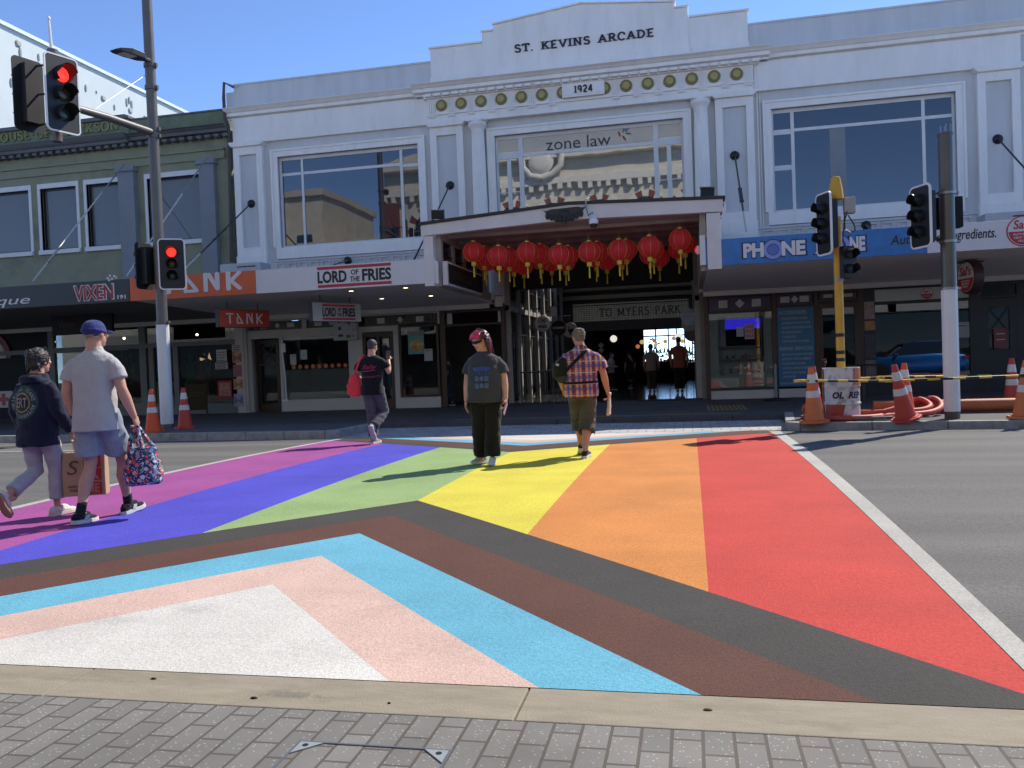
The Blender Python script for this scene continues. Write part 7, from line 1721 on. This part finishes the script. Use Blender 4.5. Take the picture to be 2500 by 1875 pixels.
hpn = wo.part('headphones', mb, M('headband_black', (.03, .03, .035), .25))
for q in (-1, 1):
    mb = MB(); mb.lathe([(.001, -.02), (.03, -.02), (.037, -.012), (.037, .012), (.03, .02), (.001, .022)], (0, 0, 0), 18, Matrix.Rotation(R(90), 3, 'Y')); mb.xf(Matrix.Translation(wo.H(q * .098, -.012, .0)) @ wo.HR.to_4x4()); wo.part('ear_cup', mb, BLACK, hpn)
mb = MB(); n = 10
arcp = [(.073 * math.sin(R(a)), .034 + .068 * math.cos(R(a))) for a in range(-88, 89, 16)]
mb.rings([[wo.H(x * 1.02, y, z * (1 if k == 0 else 1)) for z in (.026, .026)] and [wo.H(x, y, .026), wo.H(x * 1.04, y + .005, .026), wo.H(x * 1.04, y + .005, -.012 + .014 * abs(x) / .078), wo.H(x, y, -.012 + .014 * abs(x) / .078)] for k, (x, y) in enumerate(arcp)])
wo.part('sunglasses', mb, M('sunglass_lens', (.008, .008, .008), .08), None)
# blue print on the front of the shirt
PB1 = M('print_blue', (.035, .065, .22), .8, var=.4, vs=30); PB2 = M('print_pale_blue', (.07, .13, .24), .8, var=.3, vs=40)
Yn = V(0, -1, 0)
def poly_print(pts, mat, off=.006):
    me = bpy.data.meshes.new('pp'); me.from_pydata([(x, 0, z) for x, z in pts], [], [tuple(range(len(pts)))]); wo.project(me, wt, mat, 'print', Yn, off)
poly_print([(-.115, 1.165), (-.10, 1.195), (.0, 1.20), (.10, 1.195), (.11, 1.165), (.09, 1.14), (-.09, 1.145)], PB1)
for i in range(6):
    x = -.10 + i * .04; poly_print([(x - .012, 1.10), (x + .012, 1.10), (x + .008, 1.135), (x - .008, 1.135)], PB1)
for r_ in (0, 1):
    z = 1.055 - r_ * .085
    poly_print([(.026 * math.cos(a), z + .03 * math.sin(a)) for a in [2 * math.pi * i / 12 for i in range(12)]], PB2)
    for q in (-1, 1):
        poly_print([(q * .06 - .025, z - .03), (q * .06 + .025, z - .03), (q * .06 + .022, z + .005), (q * .06 - .022, z + .005)], PB2)
        for k in range(4): xx = q * .06 - .021 + k * .014; poly_print([(xx - .005, z + .006), (xx + .005, z + .006), (xx + .005, z + .032), (xx - .005, z + .032)], PB2)

# -- man in the plaid shirt
pl = Person('grey haired man in red and blue plaid shirt and olive denim shorts walking away', (-1.37, 10.62, zat(0, 10.6)), R(3), dict(pelvis=(0, 0, .86), neck=(0, .03, 1.40), shL=(-.20, 0, 1.315), shR=(.20, .01, 1.315), head=(-.02, .07, 1.525), elL=(-.265, -.03, 1.06), wrL=(-.25, .10, .88), elR=(.285, .0, 1.06), wrR=(.325, .10, .83), hipL=(-.09, 0, .85), hipR=(.09, .02, .85), knL=(-.06, .20, .47), anL=(-.05, .22, .13), knR=(.06, .06, .46), anR=(.03, -.13, .10)), SK4, R(24), R(-4), g=1.06, hk=.97, grip=(False, True), curl=(.5, .5), vox=.0095, calf=1.05)
PM, pt, pb_, ptc = _nodes('plaid')
def pmath(op, a, b=None):
    n = pt.nodes.new('ShaderNodeMath'); n.operation = op
    for i, q in enumerate((a, b)):
        if q is None: continue
        if isinstance(q, (int, float)): n.inputs[i].default_value = q
        else: pt.links.new(q, n.inputs[i])
    return n.outputs[0]
sep = pt.nodes.new('ShaderNodeSeparateXYZ'); pt.links.new(ptc.outputs['Object'], sep.inputs[0])
ux = pmath('MULTIPLY', pmath('ADD', sep.outputs[0], pmath('MULTIPLY', sep.outputs[1], .25)), 7.4); uz = pmath('MULTIPLY', sep.outputs[2], 7.0)
fx, fz = pmath('FRACT', pmath('ADD', ux, 40.1)), pmath('FRACT', uz)
def band(f, a, b): return pmath('MULTIPLY', pmath('GREATER_THAN', f, a), pmath('LESS_THAN', f, b))
def pmix(fac, c1, col, k=1.0):
    n = pt.nodes.new('ShaderNodeMixRGB'); pt.links.new(pmath('MULTIPLY', fac, k), n.inputs[0])
    if isinstance(c1, tuple): n.inputs[1].default_value = (*c1, 1)
    else: pt.links.new(c1, n.inputs[1])
    n.inputs[2].default_value = (*col, 1); return n.outputs[0]
c_ = pmix(band(fx, .0, .36), (.60, .24, .16), (.13, .010, .016), .92)
c_ = pmix(band(fz, .0, .30), c_, (.045, .055, .22), .62)
c_ = pmix(band(fx, .62, .80), c_, (.05, .07, .24), .85)
c_ = pmix(band(fz, .5, .62), c_, (.45, .48, .52), .55)
c_ = pmix(band(fx, .47, .50), c_, (.6, .55, .45), .35); c_ = pmix(band(fz, .74, .77), c_, (.6, .45, .25), .35)
pt.links.new(c_, pb_.inputs['Base Color']); pb_.inputs['Roughness'].default_value = .9
ps = pl.top('shirt', PM, .775, (.220, .175), (.205, .158), (.212, .155), .80, (.092, .108), vox=.0095, wr=.010, collar=.035, ws=8)
OLD = cloth('olive_denim', (.075, .075, .06), .25, 4)
pl.bottoms('shorts', OLD, .90, (.182, .145), .112, .10, .118, 1.04, vox=.0095, wr=.010)
DSH = cloth('dark_trainer', (.02, .018, .018)); pl.shoe('R', R(-10), R(2), DSH, NBS, 1.03); pl.shoe('L', R(8), R(-20), DSH, NBS, 1.03)
mb = MB(); mb.ell(pl.H(0, -.02, .045), (.082, .10, .084), pl.HR, 18, 12); mb.ell(pl.H(0, -.06, -.01), (.068, .045, .055), pl.HR); random.seed(6)
for i in range(60):
    a = random.uniform(0, 6.28); q = random.uniform(.2, 1.4); d = V(math.cos(a) * math.sin(q), math.sin(a) * math.sin(q) * 1.15 - .15, math.cos(q)); p0 = V(0, -.015, .04) + V(d.x * .076, d.y * .088, d.z * .078)
    mb.tube([pl.H(*p0), pl.H(*(p0 + d * .012 + V(.01, .004, .0)))], [.012, .004], 5)
pl.fused('hair', mb, M('grey_brown_hair', (.16, .125, .095), .8, var=.4, vs=25, bump=.8, bs=80), .006, 1, .004, 34)

# ------------------------------------------------------------------ what they carry
def wpt(p, key, off=(0, 0, 0)):
    return p.root.matrix_basis @ (p.J[key] + V(*off))
bpy.context.view_layer.update()
FM, ft, fb, ftc = _nodes('floral_print')
v1 = ft.nodes.new('ShaderNodeTexVoronoi'); v1.inputs['Scale'].default_value = 24; v1.inputs['Randomness'].default_value = .9
v2 = ft.nodes.new('ShaderNodeTexVoronoi'); v2.inputs['Scale'].default_value = 60
ft.links.new(ftc.outputs['Object'], v1.inputs[0]); ft.links.new(ftc.outputs['Object'], v2.inputs[0])
sp1 = ft.nodes.new('ShaderNodeSeparateColor'); ft.links.new(v1.outputs['Color'], sp1.inputs[0])
r1_ = ft.nodes.new('ShaderNodeValToRGB'); r1_.color_ramp.interpolation = 'CONSTANT'
for i, (p_, c_) in enumerate(((0, (.60, .035, .03)), (.2, (.66, .30, .32)), (.38, (.55, .55, .58)), (.55, (.16, .30, .50)), (.70, (.62, .14, .14)), (.82, (.60, .60, .62)), (.92, (.16, .32, .18)))):
    e = r1_.color_ramp.elements[i] if i < 2 else r1_.color_ramp.elements.new(p_); e.position = p_; e.color = (*c_, 1)
ft.links.new(sp1.outputs[0], r1_.inputs[0])
th = ft.nodes.new('ShaderNodeMath'); th.operation = 'LESS_THAN'; th.inputs[1].default_value = .46; ft.links.new(v1.outputs['Distance'], th.inputs[0])
th2 = ft.nodes.new('ShaderNodeMath'); th2.operation = 'LESS_THAN'; th2.inputs[1].default_value = .33; ft.links.new(v2.outputs['Distance'], th2.inputs[0])
m1 = ft.nodes.new('ShaderNodeMixRGB'); m1.inputs[1].default_value = (.02, .025, .10, 1); m1.inputs[2].default_value = (.50, .45, .50, 1); ft.links.new(th2.outputs[0], m1.inputs[0])
m2 = ft.nodes.new('ShaderNodeMixRGB'); ft.links.new(th.outputs[0], m2.inputs[0]); ft.links.new(m1.outputs[0], m2.inputs[1]); ft.links.new(r1_.outputs[0], m2.inputs[2])
ft.links.new(m2.outputs[0], fb.inputs['Base Color']); fb.inputs['Roughness'].default_value = .7
hg = wpt(gm, 'wrR', (.012, .03, -.095))
t = thing('floral_bag', 'floral patterned shopping bag with red, pink and blue flowers hanging from his hand', 'bag', tuple(hg))
mb = MB(); zr = hg.z
def bring(z, rx, ry, dx=0): return oring(V(hg.x + .02 + dx, hg.y + .02, z), rx, ry, R(30), 24, .9)
mb.rings([bring(zr - .53, .09, .06), bring(zr - .515, .150, .09), bring(zr - .44, .165, .10), bring(zr - .36, .155, .10), bring(zr - .28, .130, .08), bring(zr - .22, .11, .06), bring(zr - .19, .09, .04)])
me = fuse(mb, .011, 2, .016, 9, 3.3)
for v in me.vertices: v.co -= Vector(hg)
link('pouch', me, FM, t)
mb = MB()
for (a, b_) in (((-.115, -.04), -.012), ((.115, .06), .012), ((-.06, .05), -.008), ((.06, -.03), .008)):
    mb.tube([V(hg.x + .02 + a[0] * .85, hg.y + .02 + a[1], zr - .235), V(hg.x + a[0] * .55, hg.y + a[1] * .6, zr - .12), V(hg.x + b_, hg.y, zr - .005), V(hg.x + b_ * .3, hg.y, zr + .012)], [.024, .018, .012, .008], 8)
mb.build('strap', FM, t, smooth=True)
hg = wpt(jk, 'wrR', (.0, .03, -.085))
t = thing('paper_bag', 'brown paper carrier bag with red block print carried between the two walkers', 'bag', tuple(hg))
KR = M('kraft_paper', (.40, .27, .16), .75, var=.08, vs=5); bw, bd, bh = .36, .14, .40; rz = R(24); rm = Matrix.Rotation(rz, 3, 'Z'); cb = V(hg.x + .06, hg.y + .05, hg.z - .11 - bh / 2)
mb = MB()
mb.rings([[cb + rm @ V(x, y, z) for x, y in ((-bw/2, -bd/2*k), (bw/2, -bd/2*k), (bw/2, bd/2*k), (-bw/2, bd/2*k))] for z, k in ((-bh/2, 1), (0, 1.08), (bh/2, .75))]); mb.build('body', KR, t, bev=.006)
mb = MB()
for q in (-1, 1): mb.tube([cb + rm @ V(-.07, q * bd * .3, bh/2 - .02), V(hg.x - .015, hg.y + q * .01, hg.z - .03), V(hg.x, hg.y, hg.z + .01), V(hg.x + .015, hg.y + q * .01, hg.z - .03), cb + rm @ V(.07, q * bd * .3, bh/2 - .02)], .007, 6)
mb.build('handle', M('cream_cord', (.55, .45, .30), .8), t, smooth=True)
PR = M('bag_print_red', (.40, .02, .03), .7)
for i, s_ in enumerate(('TO', 'A', 'ME')):
    mb = MB(); z = .12 - i * .125; mb.rings([[cb + rm @ V(x, y, z + zz) for x, zz in ((.0, -.055), (.15, -.055), (.15, .055), (.0, .055))] for y in (-bd/2 * 1.08 - .004, -bd/2 * 1.08 - .001)]); pnl = mb.build('print_block', PR, t)
    text('lettering', s_, .085, M('print_kraft%d' % i, (.42, .20, .12), .7), t, cb + rm @ V(.075, -bd/2 * 1.08 - .0045, z - .042), w=.11, bold=.03, rot=rm, thick=.002)
for s_, xx, zz, hh, ww in (('S', -.09, .0, .13, .1), ('EASILY', -.09, -.12, .022, .10), ('MADE', -.09, -.155, .022, .07)): text('lettering', s_, hh, M('print_brown' + s_, (.12, .07, .04), .8), t, cb + rm @ V(xx, -bd/2 * 1.08 - .003, zz), w=ww, rot=rm, thick=.002, shear=.2)
# red tote on the left shoulder of the phone man
t = thing('tote_bag', 'bright coral red tote bag hanging from his left shoulder', 'bag', tuple(wpt(ba, 'shL')))
c = wpt(ba, 'shL', (-.09, -.06, -.42)); CORAL = cloth('coral_tote', (.70, .055, .07), .08)
mb = MB(); mb.rings([oring(c + V(0.0, 0, -.20), .06, .04), oring(c + V(-.01, 0, -.15), .125, .06), oring(c + V(-.02, 0, -.02), .13, .065), oring(c + V(-.01, 0, .12), .075, .05), oring(c + V(.02, 0, .2), .035, .04)])
me = fuse(mb, .012, 2, .014, 10, 1.1); off = BASE[t]
for v in me.vertices: v.co -= off
link('pouch', me, CORAL, t)
sp = wpt(ba, 'shL', (.07, -.01, .075))
mb = MB(); mb.tube([c + V(.01, -.03, .16), wpt(ba, 'shL', (.0, -.13, -.12)), wpt(ba, 'shL', (.05, -.09, .03)), sp, wpt(ba, 'shL', (.05, .09, .02)), wpt(ba, 'shL', (-.03, .12, -.15)), c + V(.01, .04, .16)], .018, 8); mb.build('strap', CORAL, t, smooth=True)
ph = wpt(ba, 'wrR', (-.02, .03, .10)); t = thing('phone', 'mobile phone held up in the right hand of the man in black', 'phone', tuple(ph))
mb = MB(); mb.obox(ph, (.076, .012, .155), Matrix.Rotation(R(-20), 3, 'X')); mb.build('case', M('phone_brown', (.09, .05, .04), .3), t, bev=.005)
ph = wpt(wo, 'wrL', (.0, .045, -.115)); t = thing('phone', 'phone in a pale mauve case held low in the hand of the headphone woman', 'phone', tuple(ph))
mb = MB(); mb.obox(ph, (.014, .085, .15), Matrix.Rotation(R(14), 3, 'Y') @ Matrix.Rotation(R(-25), 3, 'X')); mb.build('case', M('phone_mauve', (.40, .27, .36), .4), t, bev=.005)
# plaid man's sling bag and paper packet
t = thing('sling_bag', 'black sling bag with strap across the plaid shirt, bag at his left hip', 'bag', tuple(wpt(pl, 'pelvis')))
STR = cloth('black_webbing', (.012, .012, .013))
c = wpt(pl, 'pelvis', (-.25, -.03, .27)); off = BASE[t]
mb = MB(); mb.rings([oring(c + V(.03, .02, -.17), .06, .05), oring(c + V(.0, .01, -.10), .10, .085), oring(c + V(-.01, 0, .02), .11, .09), oring(c + V(.01, .0, .10), .08, .07), oring(c + V(.04, 0, .15), .04, .04)])
me = fuse(mb, .011, 2, .008, 9, 2.2)
for v in me.vertices: v.co -= off
link('pouch', me, cloth('black_bag', (.016, .019, .014), .3), t)
mb = MB(); mb.obox(c + V(-.03, -.09, .06), (.04, .006, .03), Matrix.Rotation(R(25), 3, 'Y')); mb.build('label_patch', M('patch_pink', (.5, .42, .42), .7), t)
mb = MB(); mb.obox(c + V(.02, -.05, -.12), (.10, .05, .08)); mb.build('side_pocket', cloth('olive_pocket', (.05, .06, .03)), t, bev=.015)
bm = bmesh.new(); bm.from_mesh(ps.data); tr = BVHTree.FromBMesh(bm)
def on_shirt(p, nrm_from):
    h = tr.find_nearest(p); return h[0] + (h[1]) * .008
def strap(pts, w_, name):
    raw = [tr.ray_cast(V(*p), V(0, 1, 0)) if name == 'strap' and p[1] < -.1 else tr.find_nearest(V(*p)) for p in pts]
    raw = [(h[0], h[1]) if h[0] is not None else tr.find_nearest(V(*p))[:2] for h, p in zip(raw, pts)]
    sm = lambda q, i: sum((q[min(max(i + k, 0), len(q) - 1)] for k in (-2, -1, 0, 1, 2)), V(0, 0, 0)) / 5
    ps_, ns_ = [h[0] for h in raw], [h[1] for h in raw]
    loc = [pl.root.matrix_basis @ (sm(ps_, i) + sm(ns_, i).normalized() * .010) for i in range(len(pts))]; mb = MB()
    rr_ = []
    for i, p in enumerate(loc):
        d = (loc[min(i + 1, len(loc) - 1)] - loc[max(i - 1, 0)]).normalized(); n = (pl.root.matrix_basis.to_3x3() @ sm(ns_, i)).normalized(); s_ = d.cross(n).normalized() * w_ / 2
        rr_.append([p + s_ - n * .004, p - s_ - n * .004, p - s_ + n * .006, p + s_ + n * .006])
    mb.rings(rr_); mb.build(name, STR, t)
N_ = 16
strap([(.12 - .31 * i / N_, -.19, 1.39 - .30 * i / N_) for i in range(N_ + 1)], .042, 'strap')
strap([(.09, .12 - .2 * i / 6, 1.42) for i in range(7)], .042, 'strap')
strap([(.25 * math.cos(a), .22 * math.sin(a), .955) for a in [R(185 + 170 * i / 18) for i in range(19)]], .028, 'waist_strap')
bm.free()
hg = wpt(pl, 'wrR', (.02, .04, -.10)); t = thing('paper_packet', 'crumpled brown paper packet held low in the right hand of the plaid man', 'bag', tuple(hg))
mb = MB(); mb.rings([oring(hg + V(-.015, 0, -.22), .012, .05), oring(hg + V(-.02, .0, -.20), .028, .075), oring(hg + V(-.005, 0, -.08), .022, .055), oring(hg + V(0, 0, .02), .014, .035), oring(hg + V(.01, 0, .08), .02, .05)])
me = fuse(mb, .008, 1, .010, 22, 4.4)
for v in me.vertices: v.co -= Vector(hg)
link('paper', me, M('packet_kraft', (.60, .50, .40), .8, var=.1), t)

# ------------------------------------------------------------------ people in the shade and inside
def simple(label, px, pyfeet, pytop, yy, zf, top, legs, sk, rotz=0.0, hair=HAIRD, step=.12, bend=False):
    p = at(px, pyfeet, yy); q = at(px, pytop, yy); k = max(1.3, min(1.9, q.z - zf)) / 1.76
    S = lambda *a: tuple(c * k for c in a)
    J = dict(pelvis=S(0, 0, .93), neck=S(0, .03, 1.49), shL=S(-.19, 0, 1.42), shR=S(.19, 0, 1.42), head=S(0, .06, 1.64), elL=S(-.26, -.02, 1.14), wrL=S(-.25, .07, .9), elR=S(.26, .0, 1.14), wrR=S(.26, .09, .9), hipL=S(-.09, 0, .92), hipR=S(.09, 0, .92), knL=S(-.08, .05, .5), anL=S(-.07, -step, .11), knR=S(.08, .1, .5), anR=S(.07, step, .1))
    if bend: J.update(elL=S(-.25, .02, 1.14), wrL=S(-.12, .24, 1.1), elR=S(.25, .02, 1.14), wrR=S(.12, .24, 1.1))
    P = Person(label, (p.x, yy, zf), rotz, J, sk, vox=.014)
    P.top('shirt', top, .8 * k, (.20 * k, .155 * k), (.18 * k, .135 * k), (.195 * k, .14 * k), .66, (.086 * k, .088 * k), vox=.015); P.bottoms('trousers', legs, .97 * k, (.172 * k, .13 * k), .105 * k, .085 * k, .08 * k, 1.9, vox=.015)
    for q_ in 'LR': P.shoe(q_, 0, 0, DSH, NBS)
    mb = MB(); mb.ell(P.H(0, -.02, .045), (.084, .10, .086), P.HR); mb.ell(P.H(0, -.05, -.02), (.072, .05, .06), P.HR); P.fused('hair', mb, hair, .012, 1, .005, 20)
    return P
simple('man in salmon shirt and dark trousers walking inside the arcade', 1660, 955, 822, 27.6, .16, cloth('salmon_shirt', (.34, .10, .07)), cloth('dark_trousers', (.015, .015, .018)), SK3)
simple('person in pale beige tee walking inside the arcade, left of the salmon shirt man', 1592, 955, 840, 28.6, .16, cloth('beige_tee', (.30, .24, .22)), cloth('brown_trousers', (.06, .045, .04)), SK4)
simple('person in white top standing at the dark left side of the passage', 1493, 938, 862, 33, .16, cloth('white_top', (.40, .39, .38)), cloth('black_skirt', (.01, .01, .012)), SK3, R(-120), bend=True)
simple('dark clothed person standing far inside the passage before the bar', 1540, 940, 858, 34, .16, cloth('dark_top', (.012, .012, .014)), cloth('dark_legs', (.01, .01, .012)), SK3, R(30))
simple('blond person in white singlet behind the juice shop window', 786, 985, 866, 26.0, .1, cloth('white_singlet', (.45, .44, .42)), cloth('dark_skirt', (.05, .04, .04)), SK2, R(20), M('blond_hair', (.30, .20, .10), .6))
simple('person in dark tee and blue jeans standing inside the burger entrance', 1098, 980, 870, 24.9, .1, cloth('dark_tee2', (.03, .03, .035)), cloth('blue_jeans', (.03, .045, .11)), SK4, R(90))
# ------------------------------------------------------------------ the street behind the camera, seen in the windows
ob = thing('cream_building', 'cream stone building with brick arches mirrored in the upper windows', 'building', (-7, -3.2, 0))
YB = -3.2
STN = M('cream_stone', (.68, .64, .54), .85, var=.10, vs=1.5, dirt=.3, dcol=(.4, .37, .3), ds=1.2); BRK = M('red_brick', (.20, .065, .045), .85, var=.25, vs=6); STW = M('pale_stone', (.76, .73, .66), .8, var=.08)
bx0, bx1, bh = -19.0, 3.2, 14.6
mb = MB(); mb.box(bx0, bx1, YB - 12, YB, 0, bh); mb.prism([(bx0, bh), (bx1, bh), ((bx0 + bx1) / 2 + 1.5, bh + 2.6)], YB - 11, YB - .02); mb.build('wall', STN, ob)
mb = MB(); mb.box(bx0 - .2, bx1 + .2, YB, YB + .6, 13.9, 14.5); mb.box(bx0 - .1, bx1 + .1, YB, YB + .35, 12.3, 12.7); mb.box(bx0, bx1, YB, YB + .3, 8.0, 8.4)
x = bx0
while x < bx1:
    mb.box(x, x + .25, YB + .001, YB + .34, 11.95, 12.29); x += .6
mb.build('cornice', STW, ob)
mb = MB(); mb.box(bx0, bx0 + 1.0, YB, YB + .3, 0, 11.9); mb.build('brick_pier', BRK, ob)
for i in range(7):
    cx = bx0 + 2.9 + i * 2.75
    for k in range(9):
        a0, a1 = R(180 - 20 * k), R(160 - 20 * k)
        mb = MB(); mb.prism([(cx + r * math.cos(a), 10.2 + r * math.sin(a)) for r, a in ((.95, a0), (1.35, a0), (1.35, a1), (.95, a1))], YB + .002, YB + (.16 if k % 2 else .2)); mb.build('voussoir', BRK if k % 2 else STW, ob)
    mb = MB(); mb.prism([(cx - .94, 8.5), (cx + .94, 8.5)] + [(cx + .94 * math.cos(R(a)), 10.2 + .94 * math.sin(R(a))) for a in range(0, 181, 15)], YB + .003, YB + .03); mb.build('window', dark_glass('arch_glass%d' % i), ob)
mb = MB(); cx = -8.6; mb.lathe([(.001, 0), (.75, 0), (.8, .12), (.6, .3), (.4, .34), (.001, .36)], (cx, YB + .4, 13.7), 22, Matrix.Rotation(R(-90), 3, 'X'))
for s_ in (-1, 1):
    mb.tube([(cx + s_ * .8, YB + .5, 14.4), (cx + s_ * 1.3, YB + .5, 14.1), (cx + s_ * 1.2, YB + .5, 13.4), (cx + s_ * .7, YB + .5, 12.9), (cx, YB + .5, 12.7)], [.2, .28, .22, .2, .25], 10)
mb.build('carved_crest', STW, ob, smooth=True)
for (x0, x1, h, cc, lab) in ((-44, -19.4, 9.5, (.66, .63, .56), 'low cream parapet building across the street, left neighbour'), (-27.5, -24.5, 13.5, (.62, .57, .47), 'cream square tower across the street'), (3.5, 36, 6.2, (.62, .60, .56), 'low grey shop building across the street, right neighbour')):
    t = thing('shop_building', lab, 'building', ((x0 + x1) / 2, YB - 2, 0)); mb = MB(); mb.box(x0, x1, YB - 12, YB - (2.5 if h > 12 else .5), 0, h); mb.box(x0 - .2, x1 + .2, YB - 12.2, YB - (2.2 if h > 12 else .2), h + .001, h + .4); mb.build('wall', M('far_wall%d' % h, cc, .85, var=.15, vs=1), t)
    mb = MB(); k = x0 + 1
    while k < x1 - 1.5: mb.box(k, k + 1.2, YB - (2.5 if h > 12 else .5) + .002, YB - (2.5 if h > 12 else .5) + .04, h * .55, h * .8); k += 2.6
    mb.build('window', dark_glass('far_glass%d' % h), t)
t = thing('awning', 'dark shop awning across the street above the near footpath', 'awning', (-3, -2.4, 3.4))
mb = MB(); mb.box(-40, 30, YB + .5, -1.3, 3.4, 4.2); mb.build('deck', M('unseen_awning_grey', (.35, .35, .35), .7), t)  # unseen; awning and dark front added so the shop windows mirror dark
mb = MB(); mb.box(-40, 30, YB + .36, YB + .45, 0, 3.399); mb.build('shop_front', dark_glass('unseen_shop_glass', (.012, .012, .014), 1.5), t)
# blue car waiting just out of the picture, mirrored in the pizza shop window
def car(loc, rotz):
    t = thing('car', 'metallic blue hatchback mirrored in the pizza shop window', 'car', loc, rotz=rotz)
    CB = M('metallic_blue', (.008, .12, .38), .25, .5, coat=1.0, var=.05)
    # side outline as (y, low z, high z, half width, roof half width)
    st = [(-2.1, .35, .75, .75), (-1.95, .25, .92, .86), (-1.3, .22, 1.0, .90), (-.75, .22, 1.02, .91), (.0, .22, 1.0, .91), (.9, .22, .98, .90), (1.5, .24, .92, .88), (2.0, .28, .78, .80), (2.15, .35, .62, .66)]
    def sec(y, z0, z1, w): return [V(-w * .9, y, z0), V(w * .9, y, z0), V(w, y, z0 + .15), V(w, y, z1 - .15), V(w * .93, y, z1), V(-w * .93, y, z1), V(-w, y, z1 - .15), V(-w, y, z0 + .15)]
    mb = MB(); mb.rings([sec(*q) for q in st]); mb.build('body', CB, t, smooth=True, local=True, bev=.02)
    def gs(y, z, w): return (y, z, w)
    mb = MB(); mb.rings([[V(-w, y, z), V(w, y, z), V(w2, y2, z2), V(-w2, y2, z2)] for (y, z, w, y2, z2, w2) in ((-2.0, .93, .80, -1.55, 1.40, .62), (-1.6, .98, .84, -1.2, 1.52, .66), (.25, 1.0, .84, -.1, 1.53, .66), (1.05, .97, .82, .35, 1.44, .62))]); mb.build('window', dark_glass('car_glass'), t, smooth=True, local=True)
    mb = MB(); mb.rings([[V(-w, y, z), V(w, y, z), V(w, y, z + .03), V(-w, y, z + .03)] for y, z, w in ((-1.6, 1.405, .60), (-1.2, 1.525, .645), (-.1, 1.535, .645), (.4, 1.435, .60))]); mb.build('roof', CB, t, smooth=True, local=True)
    for sx in (-1, 1):
        for yy in (-1.3, 1.35):
            mb = MB(); mb.lathe([(.20, -.1), (.32, -.1), (.335, -.07), (.335, .07), (.32, .1), (.20, .1)], (sx * .82, yy, .335), 28, Matrix.Rotation(R(90), 3, 'Y')); w_ = mb.build('wheel', BLACKM, t, smooth=True, local=True)
            mb = MB(); mb.lathe([(.001, -.08), (.2, -.08), (.2, .08), (.001, .08)], (sx * .82, yy, .335), 20, Matrix.Rotation(R(90), 3, 'Y')); mb.build('rim', STEEL, w_, local=True)
        mb = MB(); mb.box(sx * .80 - .12, sx * .80 + .1, -2.1, -1.85, .78, .9); mb.build('tail_light', M('tail_red', (.35, .01, .01), .2), t, local=True)
        mb = MB(); mb.ell((sx * 1.0, .75, 1.02), (.12, .07, .08)); mb.build('side_mirror', CB, t, smooth=True, local=True)
    return t
car((9.2, 9.6, .06), R(90))
bpy.data.scenes.remove(WORK)
bpy.context.view_layer.update()
